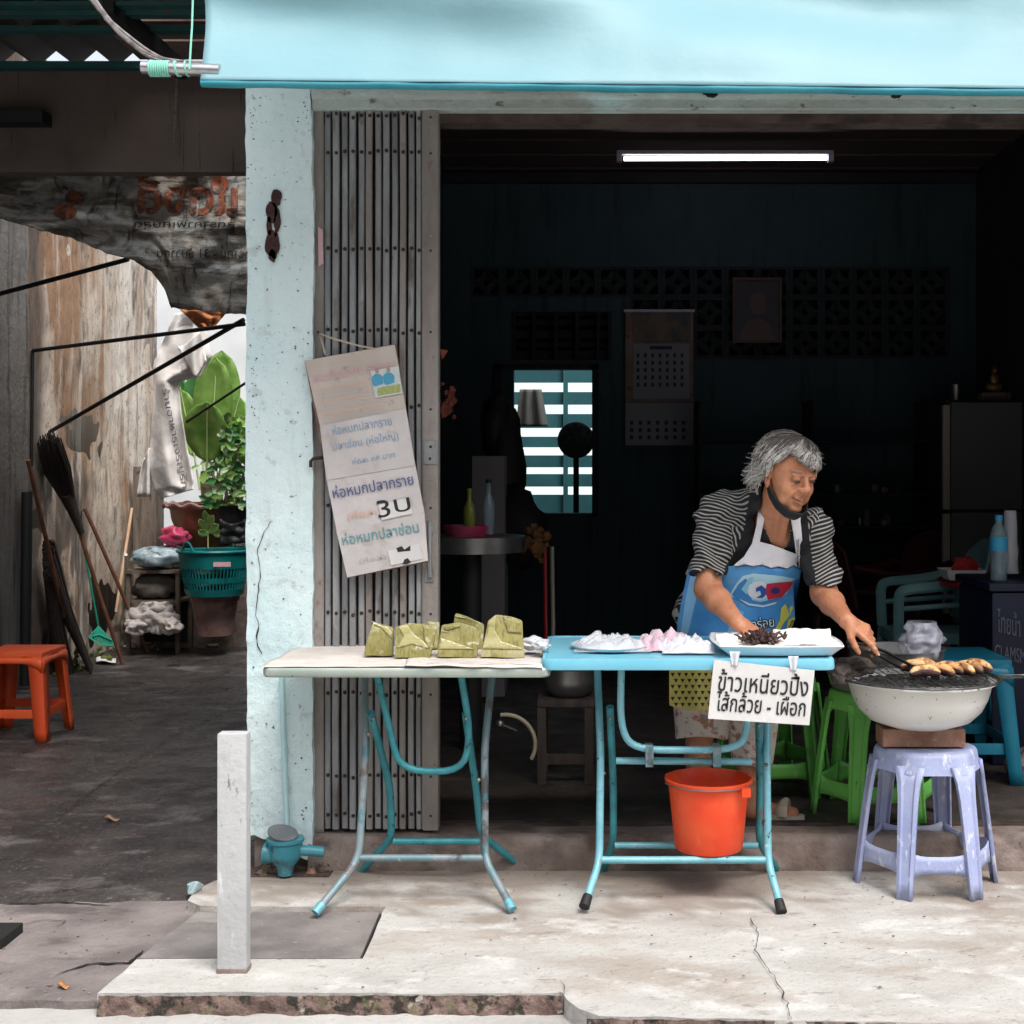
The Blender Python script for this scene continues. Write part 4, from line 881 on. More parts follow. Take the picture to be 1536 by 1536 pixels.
for k in range(26): m.ball((AWX + .04 + abs(rr.gauss(0, .12)), rr.uniform(9.1, 10.3), -.01 + abs(rr.gauss(0, .05))), (rr.uniform(.008, .028),) * 3, 6, 4, wob=.9)
obj('moss_patch', m, m_moss, kind='stuff')
m = MB()
for k in range(50):
    g = G(rr.uniform(150, 365), rr.uniform(955, 975), -.01); m.ball(g, (rr.uniform(.01, .04), .02, rr.uniform(.006, .02)), 6, 4, wob=.8)
obj('rubble', m, m_conc2, kind='stuff')
tag(obj('paper_scrap', MB().grid(8, 4, lambda u, v: G(lerp(144, 174, u), lerp(986, 993, v), -.008) + Vector((0, 0, .008 * math.sin(u * 5)))), m_litter, smooth=180, sol=.003), 'flat white paper scrap on the ground near the brooms', 'litter')
tag(obj('blue_wrapper', MB().grid(14, 6, lambda u, v: P(lerp(281, 305, u), lerp(1327, 1342, v) + 5 * math.sin(u * 3.1) * (1 - v) * -1, 4.5 + .03 * math.sin(u * 7 + v * 3))), M('wrapper_blue', (.35, .58, .62), (.6, .7, .72), 20, rough=.4), smooth=180, sol=.002), 'crumpled pale blue wrapper on the pavement corner', 'litter')
lf = obj('dry_leaf', MB().grid(8, 3, lambda u, v: G(lerp(86, 104, u), 1478 - 6 * math.sin(u * 3.1) * (2 * v - 1) * .6, -.022) + Vector((0, 0, .006 * math.sin(u * 6)))), M('dry_leaf_orange', (.45, .20, .07), rough=.8), smooth=180, sol=.002); tag(lf, 'curled orange dry leaf at the street edge of the alley', 'leaf')
tag(obj('dry_leaf_curl', MB().grid(8, 3, lambda u, v: G(lerp(156, 180, u), 1227 - 3 * math.sin(u * 3.1) * (2 * v - 1), -.012) + Vector((0, 0, .008 * math.sin(u * 6)))), M('dry_leaf_tan', (.30, .17, .10), rough=.8), smooth=180, sol=.002), 'curled brown dry leaf on the dark alley floor', 'leaf')
tag(obj('stone_block', MB().box(XX(-40, 4.1), XX(14, 4.1), 4.05, 4.2, -.04, .0, .004), m_dark), 'dark stone block lying at the left edge of the alley apron', 'stone')
# grey post on the pavement
g = G(350, 1460, 0)
pst = thing('bollard_post', 'short square grey painted post standing on the pavement', 'post', g)
obj('shaft', MB().box(g.x - .045, g.x + .036, g.y, g.y + .05, -.005, ZZ(1101, g.y), .005), m_post, pst)
obj('post_foot', MB().box(g.x - .047, g.x + .038, g.y - .002, g.y + .052, -.002, .012, .003), m_conc2, pst)
# floor drain trap
dt = thing('drain_trap', 'teal plastic drain trap with a grey lid at the column foot', 'drain', P(425, 1310, 4.66))
c = P(428, 1312, 4.66); obj('trap_body', MB().lathe([(0, 0), (.025, 0), (.03, .03), (.05, .055), (.055, .07), (.058, .11), (.064, .115), (.064, .125), (0, .125)], c, 24), m_drain, dt)
obj('side_pipe', MB().tube([c + Vector((.04, 0, .085)), c + Vector((.13, .01, .075))], .018, 12).tube([c + Vector((-.04, 0, .07)), c + Vector((-.075, 0, .075))], [.03, .035], 12), m_drain, dt)
obj('lid', MB().lathe([(0, 0), (.05, .0), (.052, .007), (0, .009)], c + Vector((-.01, 0, .138)), 20, ax=Matrix.Rotation(R(14), 3, 'Y') @ Matrix.Rotation(R(14), 3, 'X')), m_lid, dt)
# ================================================================ STREET FURNITURE: TABLES
def tb(name, pts, r, mat, par, fillet=.05, n=12):
    return obj(name, MB().tube([P(*p) for p in pts], r, n, fillet=fillet), mat, par)
D0, D1 = 4.28, 4.88
lt_ = thing('folding_table', 'newspaper-covered folding table with peeling teal and grey tube legs, in front of the gate', 'table', P(610, 1370, 4.5))
zt = ZZ(1003, D0)
def top_slab(x0, x1, z1, th, r):
    m = MB(); pts = []
    for (cx, cy, a0) in ((x1 - r, D1 - r, 0), (x0 + r, D1 - r, 90), (x0 + r, D0 + r, 180), (x1 - r, D0 + r, 270)):
        for k in range(7): a = R(a0 + 15 * k); pts.append(Vector((cx + math.cos(a) * r, cy + math.sin(a) * r, z1 - th)))
    m.prism(pts, (0, 0, th)); return m
lx0, lx1 = XX(393, D0), XX(824, D0)
obj('tabletop', top_slab(lx0 + .004, lx1 - .004, zt, .014, .03), m_tabe, lt_)
pts = []
for (cx, cy, a0) in ((lx1 - .03, D1 - .03, 0), (lx0 + .03, D1 - .03, 90), (lx0 + .03, D0 + .03, 180), (lx1 - .03, D0 + .03, 270)):
    for k in range(7): a = R(a0 + 15 * k); pts.append(Vector((cx + math.cos(a) * .03, cy + math.sin(a) * .03, 0)))
def band(pts, z0, z1, off):
    m = MB(); n = len(pts); vs = []
    c = sum(pts, Vector()) / n
    prof = [(off, z0), (off + .004, z0 + .006), (off + .004, z1 - .006), (off, z1)]
    for o_, z in prof:
        for p in pts:
            d = Vector((p.x - c.x, p.y - c.y, 0)); s_ = Vector((1 if d.x > 0 else -1, 1 if d.y > 0 else -1, 0)) * o_; vs.append(Vector((p.x, p.y, z)) + s_)
    m.add(vs, [(j * n + k, j * n + (k + 1) % n, (j + 1) * n + (k + 1) % n, (j + 1) * n + k) for j in range(3) for k in range(n)] + [tuple(range(n))[::-1]]); return m
obj('edge_band', band(pts, zt - .028, zt + .002, -.002), m_tabe, lt_)
A = m_tealg; B = m_teal_shade
tb('leg', [(474, 1368, 4.28), (538, 1290, 4.41), (549, 1120, 4.50), (547, 1016, 4.62)], .0125, A, lt_)
tb('leg', [(769, 1364, 4.28), (727, 1289, 4.41), (727, 1120, 4.50), (738, 1016, 4.62)], .0125, A, lt_)
tb('leg_stretcher', [(540, 1287, 4.41), (726, 1287, 4.41)], .0115, A, lt_)
tb('leg', [(536, 1314, 4.75), (588, 1256, 4.60), (585, 1180, 4.58), (556, 1068, 4.44)], .0125, B, lt_)
tb('leg', [(783, 1302, 4.78), (721, 1252, 4.60), (714, 1180, 4.58), (698, 1070, 4.44)], .0125, B, lt_)
tb('leg_stretcher', [(590, 1262, 4.60), (720, 1262, 4.60)], .011, B, lt_)
tb('support_hoop', [(566, 1015, 4.40), (586, 1100, 4.45), (600, 1156, 4.47), (695, 1158, 4.47), (706, 1100, 4.45), (692, 1015, 4.40)], .0115, B, lt_, fillet=.09)
for x, y in ((560, 1078), (552, 1102), (699, 1078), (718, 1170)): obj('pivot_bolt', MB().ball(P(x, y, 4.425), .007, 8, 5), m_steel, lt_)
for x, y in ((474, 1366), (768, 1361)):
    a = P(x, y + 2, 4.28); dr_ = (P(538 if x < 600 else 727, 1290, 4.41) - a).normalized(); obj('foot_cap', MB().tube([a + dr_ * .030, a - dr_ * .004], .0148, 12), m_tealb, lt_)
# newspaper sheets draped on it
def news(x0, x1, y0, y1, z, rot, name, label, seed, over=0, mat=None):
    def f(u, v):
        x = lerp(x0, x1, u) + rot * (v - .5); y = lerp(y0, y1, v) + rot * (u - .5) * .3; q = z + .004 * nz(u * 5, v * 4, seed) + .003
        yy = max(y, D0 - .004); 
        if y < D0 - .004: q -= (D0 - .004 - y); 
        return Vector((x + .01 * nz(v * 7, seed, u), yy - .004 * nz(u * 9, v, seed) - (.004 if y < D0 else 0), q))
    o = obj(name, MB().grid(40, 24, f), mat or m_news, smooth=180, sol=.0012); tag(o, label, 'newspaper')
    return o
news(lx0 + .005, XX(690, D0), 4.285, 4.87, zt + .003, .03, 'newspaper', 'plain faded newspaper sheet covering the left half of the first table', 1)
n2 = news(XX(600, D0), XX(808, D0), 4.272, 4.84, zt + .008, -.03, 'newspaper', 'printed newspaper sheet under the leaf parcels beside the blue table', 4)
bvh_n = BVHTree.FromPolygons([tuple(v.co) for v in n2.data.vertices], [tuple(p.vertices) for p in n2.data.polygons])
for k, (x, y, w, h, mt) in enumerate(((612, 982, 26, 3, m_greyp), (655, 980, 30, 2.5, m_darkbl), (694, 980, 24, 4, m_darkbl), (645, 985, 50, 2, m_orgp), (730, 981, 50, 2, m_greyp), (700, 986, 34, 2, m_pinkp), (745, 985, 40, 2.5, m_orgp), (790, 978, 14, 7, m_darkbl), (618, 989, 60, 1.6, m_greyp), (690, 990, 40, 1.6, m_darkbl), (742, 990, 50, 2, m_greyp), (640, 994, 70, 1.6, m_greyp), (720, 995, 80, 1.6, m_greyp))):
    def f(u, v, x=x, y=y, w=w, h=h):
        return cast(lerp(x, x + w, u), lerp(y, y + h, v), bvh_n, .004) or P(x, y, 4.4)
    obj('print_block', MB().grid(6, 2, f), mt, n2)
# leaf parcels
def parcel(front, D, depth, lean, label, seed, flap):
    rr = random.Random(seed); t = thing('leaf_parcel', label, 'parcel', P(front[0][0], front[0][1], D), 'banana leaf parcels on the newspaper table')
    k = D / FPX; xs = [p[0] for p in front]; ys = [p[1] for p in front]; y1 = max(ys); y0 = min(ys); cx = (min(xs) + max(xs)) / 2
    def z_of(py): return max(zt + .013, zt + .013 + (y1 - py) * k)
    F = []; Bk = []
    for px, py in front:
        h = (y1 - py) / max(1, y1 - y0); X = XX(px, D); F.append(Vector((X, D + .030 * h + rr.uniform(-.002, .002), z_of(py))))
        Bk.append(Vector((lerp(X, XX(cx, D), .16 + .22 * h) + lean * .012 * h, D + depth * (1 - .35 * h), zt + .013 + (z_of(py) - zt - .013) * rr.uniform(.86, .96))))
    bm = bmesh.new()
    for p in F + Bk: bm.verts.new(p)
    bmesh.ops.convex_hull(bm, input=bm.verts[:]); bmesh.ops.delete(bm, geom=[v for v in bm.verts if not v.link_faces], context='VERTS')
    bmesh.ops.bevel(bm, geom=bm.edges[:], offset=.0035, segments=2, affect='EDGES', profile=.6)
    bmesh.ops.triangulate(bm, faces=bm.faces[:]); bmesh.ops.subdivide_edges(bm, edges=[e for e in bm.edges if e.calc_length() > .02], cuts=3, use_grid_fill=True); bmesh.ops.triangulate(bm, faces=bm.faces[:])
    for v in bm.verts:
        q = v.co * 1; v.co += Vector((nz(q.x * 30, q.z * 22, seed), nz(q.x * 26, q.z * 30, seed + 3) * 1.4, nz(q.x * 30, q.y * 30, seed + 7) * .6)) * .0022
        v.co.z = max(v.co.z, zt + .0125)
    bm.verts.index_update(); m = MB(); m.v = [tuple(v.co) for v in bm.verts]; m.f = [tuple(v.index for v in f.verts) for f in bm.faces]; bm.free()
    obj('leaf_wrap', m, m_leaf, t, smooth=32)
    bv = BVHTree.FromPolygons(m.v, m.f)
    for i, poly in enumerate(flap):
        v2, f2 = decal_poly(poly, 3.0); mb = wrap(v2, f2, bv, .0024 + .0012 * i, lambda x, y: None); c = sum((Vector(v) for v in mb.v), Vector()) / max(1, len(mb.v))
        o = obj('leaf_flap', mb, m_leaf2 if i == 0 else m_leaf, t, smooth=180, sol=.0012)
    px, py = flap[0][0]; h = cast((px * 2 + cx) / 3, (py + y0 + 14) / 2, bv, .004)
    if h: obj('pin', MB().tube([h + Vector((-.012, 0, .003)), h + Vector((.012, 0, -.003))], .0011, 5), m_stickl, t)
    return t
m_leaf2 = M('banana_leaf_shine', (.31, .28, .10), (.44, .40, .20), 16, st=(.4, 1, 2), layers=[((.66, .63, .50), 12, (1, 1, 1.6), .55, .68, .75), ((.22, .21, .06), 30, (.3, 1, 3), .56, .64, .6)], rough=.34, bump=.002, coat=.3)  # paler flap colour with glare painted in
parcel([(545, 971), (589, 971.5), (589, 930), (575, 926), (558, 921), (549, 950)], 4.47, .10, 1, 'leftmost leaf parcel, narrow and pointed, on the newspaper', 1, [[(551, 935), (570, 940), (588, 958), (588, 948), (572, 930), (556, 925)]])
parcel([(592, 976), (645, 976), (651, 950), (655, 930), (630, 926), (612, 925), (591, 931)], 4.43, .11, -1, 'wide pale leaf parcel second from the column side', 2, [[(593, 932), (606, 930), (620, 950), (640, 966), (643, 973), (618, 966), (595, 972), (606, 955)], [(634, 930), (653, 932), (650, 950), (644, 973), (636, 960)]])
parcel([(634, 970), (657, 968), (658, 930), (640, 928)], 4.62, .07, 0, 'small leaf parcel tucked behind the wide pale one', 5, [[(638, 934), (652, 934), (650, 945)]])
parcel([(655, 975), (715, 976), (720, 942), (713, 931), (686, 924), (661, 928)], 4.43, .11, 1, 'dark green leaf parcel third along the front row', 3, [[(657, 956), (672, 960), (704, 971), (712, 974), (658, 973)], [(662, 930), (686, 926), (690, 940), (668, 946)]])
parcel([(674, 965), (724, 965), (726, 929), (700, 917), (681, 912)], 4.64, .09, 0, 'leaf parcel peeking out behind the dark green one', 6, [[(682, 915), (700, 919), (698, 928), (684, 926)]])
parcel([(720, 975), (787, 976.5), (783, 921), (765, 915), (743, 912), (731, 921)], 4.42, .12, 0, 'tallest leaf parcel, right end of the row', 4, [[(733, 922), (745, 918), (742, 945), (752, 962), (780, 971), (784, 974), (724, 973), (728, 950)], [(752, 918), (780, 923), (783, 950), (762, 948)]])
m = MB().ball(P(800, 965, 4.5) + Vector((0, 0, 0)), (.04, .035, .018), 24, 14, wob=.9).ball(P(812, 968, 4.44), (.025, .03, .014), 18, 12, wob=.9)
tag(obj('crumpled_tissue', m, m_bagw, smooth=180), 'crumpled white plastic scrap between parcels and blue table', 'plastic scrap')

bt_ = thing('folding_table', 'bright blue topped folding table holding the white tray, with blue tube legs', 'table', P(1030, 1370, 4.5))
zb = ZZ(989, D0); bx0, bx1 = XX(812, D0), XX(1254, D0)
pts = []
for (cx, cy, a0) in ((bx1 - .035, D1 - .035, 0), (bx0 + .035, D1 - .035, 90), (bx0 + .035, D0 + .035, 180), (bx1 - .035, D0 + .035, 270)):
    for k in range(7): a = R(a0 + 15 * k); pts.append(Vector((cx + math.cos(a) * .035, cy + math.sin(a) * .035, 0)))
n = len(pts); vs = []; cc = sum(pts, Vector()) / n
for s_, z in ((.985, zb - .034), (.999, zb - .034), (1.003, zb - .028), (1.0, zb - .006), (.994, zb), (.975, zb), (.965, zb - .004)):
    for p in pts: q = cc + (p - cc) * s_; vs.append((q.x, q.y, z))
m = MB().add(vs, [(j * n + k, j * n + (k + 1) % n, (j + 1) * n + (k + 1) % n, (j + 1) * n + k) for j in range(6) for k in range(n)] + [tuple(range(n))[::-1], tuple(range(6 * n, 7 * n))])
obj('tabletop', m, m_tabt, bt_, smooth=30)
C = m_tealb
tb('leg', [(877, 1358, 4.28), (899, 1292, 4.41), (901, 1128, 4.5), (896, 1003, 4.64)], .0125, C, bt_)
tb('leg', [(1172, 1366, 4.28), (1152, 1292, 4.41), (1150, 1128, 4.5), (1152, 1003, 4.64)], .0125, C, bt_)
tb('leg_stretcher', [(901, 1290, 4.41), (1151, 1290, 4.41)], .0120, C, bt_)
tb('leg', [(905, 1308, 4.75), (920, 1262, 4.60), (920, 1180, 4.58), (915, 1060, 4.46)], .0125, m_teal_shade, bt_)
tb('leg', [(1168, 1308, 4.76), (1138, 1262, 4.60), (1140, 1180, 4.58), (1138, 1068, 4.46)], .0125, m_teal_shade, bt_)
tb('leg_stretcher', [(922, 1268, 4.60), (1137, 1268, 4.60)], .011, C, bt_)
tb('cross_bar', [(924, 1141, 4.46), (1128, 1143, 4.46)], .0115, C, bt_)
tb('support_hoop', [(932, 1003, 4.38), (930, 1090, 4.41), (950, 1125, 4.42), (1108, 1125, 4.42), (1123, 1090, 4.41), (1124, 1003, 4.38)], .0118, C, bt_, fillet=.10)
for x in (974, 1075): obj('clamp', MB().box(XX(x - 6, 4.42), XX(x + 6, 4.42), 4.400, 4.475, ZZ(1149, 4.42), ZZ(1119, 4.42), .003), m_tealg, bt_)
for x, y in ((877, 1355), (1172, 1363)):
    a = P(x, y + 3, 4.28); dr_ = (P(899 if x < 1000 else 1152, 1292, 4.41) - a).normalized(); obj('foot_cap', MB().tube([a + dr_ * .036, a - dr_ * .006], [.0155, .0175], 12), m_black, bt_)
for x, y, D in ((915, 1078, 4.445), (1138, 1088, 4.445), (906, 1160, 4.485)): obj('pivot_bolt', MB().ball(P(x, y, D), .007, 8, 5), m_steel, bt_)

# bucket on the lower rails
bc = Vector((XX(1063, 4.505), 4.505, .1445)); bk2 = thing('red_bucket', 'orange-red plastic bucket resting on the lower rails of the blue table', 'bucket', bc)
Hq = .232; prof = [(0, 0), (.108, 0), (.112, .006), (.130, Hq * .8), (.134, Hq * .93), (.144, Hq * .95), (.146, Hq), (.139, Hq), (.130, Hq * .9), (.108, .012), (0, .010)]
obj('bucket_body', MB().lathe(prof, bc, 56), m_bucket, bk2, smooth=35)
obj('handle_lug', MB().box(bc.x + .095, bc.x + .125, bc.y - .128, bc.y - .10, bc.z + .195, bc.z + .222, .004), m_bucket, bk2)
obj('wire_handle', MB().tube([bc + Vector((math.cos(t) * .15, -math.sin(t) * .15 * .98, Hq - .012 + 0)) for t in [R(-8 + q * 16) for q in range(1, 12)]], .0022, 6), m_steel, bk2)

# hanging price board made of four card panels on a string
BDp = 4.70
def bp(x, y): return P(x, y, BDp)
L = [(457, 541), (480, 639), (490, 720), (505, 797), (521, 866)]; Rr = [(592, 517), (609, 613), (623, 698), (637, 771), (641, 841)]
pb_ = thing('price_board', 'long tilted Thai price board of four cards hanging from the folding gate', 'sign', bp(548, 690))
rev = [m_card, m_cardw, m_cardw, m_cardw]; panels = []
for i in range(4):
    q = [bp(*L[i + 1]), bp(*Rr[i + 1]), bp(*Rr[i]), bp(*L[i])]; dz = -.003 * (i % 2) - .0
    if i == 0: q[1] = bp(609, 613); 
    if i == 3: q[1] = bp(642, 841)
    m = MB().prism([p + Vector((0, dz, 0)) for p in q], (0, .007, 0)); panels.append(obj('card_panel', m, rev[i], pb_))
obj('backing_board', MB().prism([bp(456, 541) + Vector((0, .008, 0)), bp(519, 868) + Vector((0, .008, 0)), bp(643, 843) + Vector((0, .008, 0)), bp(593, 515) + Vector((0, .008, 0))], (0, .012, 0)), m_cedge, pb_)
obj('hanging_string', MB().tube([bp(488, 532), bp(484, 515), bp(478, 500), bp(500, 508), bp(540, 519), bp(562, 523)], .0035, 6), M('jute_string', (.42, .36, .27), rough=.9), pb_)
obj('nail', MB().tube([P(478, 500, 4.76), P(477, 498, 4.67)], .005, 6), m_rivet, pb_)
dirx = (bp(592, 517) - bp(457, 541)); ux = dirx.normalized(); uz = (bp(457, 541) - bp(521, 866)).normalized()
def bt2(body, x, y, w, h, mat, par, bold=0, mirror=0):
    k = BDp / FPX; o_ = bp(x, y) + Vector((0, -.0050, 0)); u = ux * w * k; v = uz * h * k
    if mirror: o_ = o_ + u; u = -u
    obj('lettering', text_on(body, o_, u, v, (0, -.0006, 0), bold), mat, par)
bt2('ขนมจีนน้ำยา ห่อหมก', 472, 573, 118, 16, m_pinkp, panels[0])
for k in range(9): 
    x = 477 + k * 2.0; y = 590 + k * 5.5 if 0 else 588 + k * 6
    bt2('รายการอาหารและขนมไทยของร้านเรา', 474 + k * 1.6, 588 + k * 6.0, 78 if k < 5 else 96, 4, m_greyp if k % 3 else m_orgp, panels[0])
# small picture of two cooks
def pic(poly, mat): obj('picture', flat([bp(x, y) + Vector((0, -.0052 - .0002 * len(poly), 0)) for x, y in poly]), mat, panels[0])
pic([(556, 557), (598, 549), (604, 590), (563, 597)], M('picture_pale', (.60, .60, .55), (.48, .56, .58), 60, rough=.8))
for cx_, cy_ in ((566, 562), (583, 560)):
    pic([(cx_ + 3 * math.cos(a), cy_ - 5 + 3.6 * math.sin(a)) for a in [k * math.pi / 4 for k in range(8)]], M('picture_skin', (.42, .26, .19), rough=.8))
    pic([(cx_ - 7, cy_ + 14), (cx_ - 8, cy_ + 4), (cx_ - 3, cy_ - 1), (cx_ + 4, cy_ - 1), (cx_ + 9, cy_ + 4), (cx_ + 9, cy_ + 14), (cx_, cy_ + 17), (cx_ - 3, cy_ + 17.5), (cx_ - 5, cy_ + 17)], M('picture_blue', (.08, .32, .48), rough=.8))
pic([(567, 582), (600, 576), (602, 588), (568, 594), (566, 588), (567, 585), (567, 584)], M('picture_food', (.45, .42, .15), (.25, .35, .15), 90, rough=.8))
bt2('ห่อหมกปลากราย', 500, 653, 90, 15, m_bluep, panels[1])
bt2('ปลาช่อน (ห่อใหญ่)', 501, 679, 100, 16, m_bluep, panels[1])
bt2('ห่อละ ๓๕ บาท', 530, 697, 64, 10, m_bluep, panels[1])
bt2('ห่อหมกปลากราย', 501, 748, 122, 19, m_darkbl, panels[2], .01)
bt2('(ห่อละ', 523, 782, 46, 14, m_orgp, panels[2])
obj('paper_patch', flat([bp(x, y) + Vector((0, -.0060, 0)) for x, y in ((568, 757), (614, 746), (619, 770), (573, 780))]), m_signw, panels[2])
bt2('3', 569, 778, 19, 26, m_blackp, panels[2], .03); bt2('บ', 594, 770, 24, 20, m_blackp, panels[2], .03)
bt2('ห่อหมกปลาช่อน', 515, 818, 116, 18, m_tealp, panels[3], .01)
obj('paper_patch', flat([bp(x, y) + Vector((0, -.0060, 0)) for x, y in ((582, 826), (629, 815), (634, 838), (587, 848))]), m_signw, panels[3])
bt2('(ห่อละ', 540, 847, 42, 10, m_greyp, panels[3]); bt2('30', 590, 841, 16, 13, m_bluep, panels[3])
for poly in ([(595, 822), (603, 819), (607, 824), (616, 818), (616, 826), (597, 828)], [(604, 846), (607, 839), (612, 837), (617, 843), (611, 846)]):
    obj('tape_scrap', flat([bp(x, y) + Vector((0, -.0066, 0)) for x, y in poly]), m_blackp, panels[3])

# white sticky-rice sign hanging off the blue table
SD = 4.262
def sp(x, y): return P(x, y, SD)
sg = thing('hanging_sign', 'white handwritten Thai sign hanging from the front edge of the blue table', 'sign', sp(1142, 1040))
obj('sign_board', MB().prism([sp(1062, 1078), sp(1214, 1088), sp(1222, 1006), sp(1071, 990)], (0, .006, 0)), m_signw, sg)
u_ = (sp(1214, 1088) - sp(1062, 1078)).normalized(); v_ = (sp(1066, 1034) - sp(1062, 1078)).normalized(); v_ = (sp(1071, 990) - sp(1062, 1078)).normalized(); k_ = SD / FPX
for body, x, y, w, h in (('ข้าวเหนียวปิ้ง', 1076, 1036, 135, 33), ('ไส้กล้วย - เผือก', 1073, 1066, 134, 30)):
    obj('lettering', text_on(body, sp(x, y) + Vector((0, -.0012, 0)), u_ * w * k_, v_ * h * k_, (0, -.0005, 0), .012), m_blackp, sg)
for x, y in ((1102, 992), (1190, 999)):
    tagm = MB().grid(8, 8, lambda a, b: P(x + (a - .5) * (16 - 8 * b), y - 14 + 22 * b, 4.262) + Vector((0, -.004 + .02 * (1 - b) * 0 + .004 * math.sin(a * 7), .002))); obj('plastic_tie', tagm, m_bagw, sg, smooth=180, sol=.001)

# things on the blue table
zb_ = zb
tc = Vector((XX(1162, 4.50), 4.50, zb_)); tr = thing('white_tray', 'large white tray with folded white cloth on the blue table', 'tray', tc)
hw, hd = XX(1266, 4.4) - XX(1162, 4.4), .20
def trf(u, v):
    a = u * 2 * math.pi; prof = [(0, .006), (.80, .006), (.86, .014), (.97, .032), (1.0, .035), (1.02, .032), (.90, .012), (.84, 0), (0, 0)]
    f = v * 8; i = min(int(f), 7); t = f - i; r = lerp(prof[i][0], prof[i + 1][0], t); z = lerp(prof[i][1], prof[i + 1][1], t)
    q = 1 / max(abs(math.cos(a)), abs(math.sin(a))) ** .8; return tc + Vector((math.cos(a) * q * r * hw * .93, math.sin(a) * q * r * hd * .93, z + .002))
obj('tray_body', MB().grid(64, 32, trf), M('white_tray_plastic', (.70, .69, .70), (.76, .76, .78), 8, rough=.35, coat=.3), tr, smooth=60)
m = MB()
def nap(u, v): x = lerp(-.19, .19, u); y = lerp(-.15, .07, v); return tc + Vector((x, y, .024 + .012 * nz(u * 5, v * 4, 3) + .006 * nz(u * 16, v * 13, 3) + (.012 if (u > .52) else 0) + .02 * (v > .8) ))
napk = obj('folded_cloth', MB().grid(48, 30, nap), m_paper, smooth=180, sol=.008); tag(napk, 'folded white paper cloth lying in the white tray', 'cloth')
m = MB(); rr = random.Random(6)
for k in range(120):
    b = P(rr.gauss(1143, 11), 958 + rr.uniform(-3, 5), 4.42 + rr.uniform(-.03, .05)); dr = Vector((rr.uniform(-1, 1), rr.uniform(-1, 1), rr.uniform(0, 1.2))).normalized() * rr.uniform(.012, .045)
    m.tube([b, b + dr * .6 + Vector((0, 0, .004)), b + dr], [.005, .0025], 5)
for k in range(26): m.ball(P(rr.uniform(1116, 1166), 962 + rr.uniform(-4, 3), 4.40 + rr.uniform(-.03, .03)), (rr.uniform(.006, .012), .008, .006), 7, 5, wob=.6)
tag(obj('charred_peelings', m, m_bskin, smooth=60), 'heap of charred black leaf peelings on the white tray', 'food scraps')
pl = obj('shallow_tray', MB().lathe([(0, .002), (.15, .002), (.165, .010), (.170, .012), (.165, .006), (.15, 0), (0, 0)], (0, 0, 0), 40), M('pale_tray', (.50, .60, .62), (.42, .52, .55), 9, rough=.35), sub=0); pl.location = (XX(916, 4.55), 4.56, zb_ + .001); pl.scale = (.78, .9, 1); tag(pl, 'flat pale plate with crumpled clear film near the left end of the blue table', 'plate')
def film(cx, cy, D, w, d, h, seed, name, label, mat, nxx=40):
    def f(u, v):
        a, b = u - .5, v - .5; e = max(0, 1 - (a * a + b * b) * 4) ** .5
        x = a * w * (1 + .2 * nz(v * 4, seed)); y = b * d
        z = h * e * (.45 + .9 * abs(nz(u * 5, v * 4, seed)) + .35 * abs(nz(u * 13, v * 11, seed))) + .004
        return Vector((XX(cx, D) + x, D + y, zb_ + z))
    tag(obj(name, MB().grid(nxx, 26, f), mat, smooth=180, sol=.001), label, 'plastic film')
film(918, 955, 4.55, .25, .26, .050, 3, 'film_sheet', 'crumpled clear film over the flat pale plate', m_bag)
film(1000, 955, 4.58, .20, .26, .055, 9, 'plastic_bag', 'flat pink-tinted plastic bag in the middle of the blue table', m_bagp)
film(1030, 955, 4.50, .17, .22, .050, 14, 'plastic_bag', 'crumpled white plastic bag beside the white tray', m_bagw)

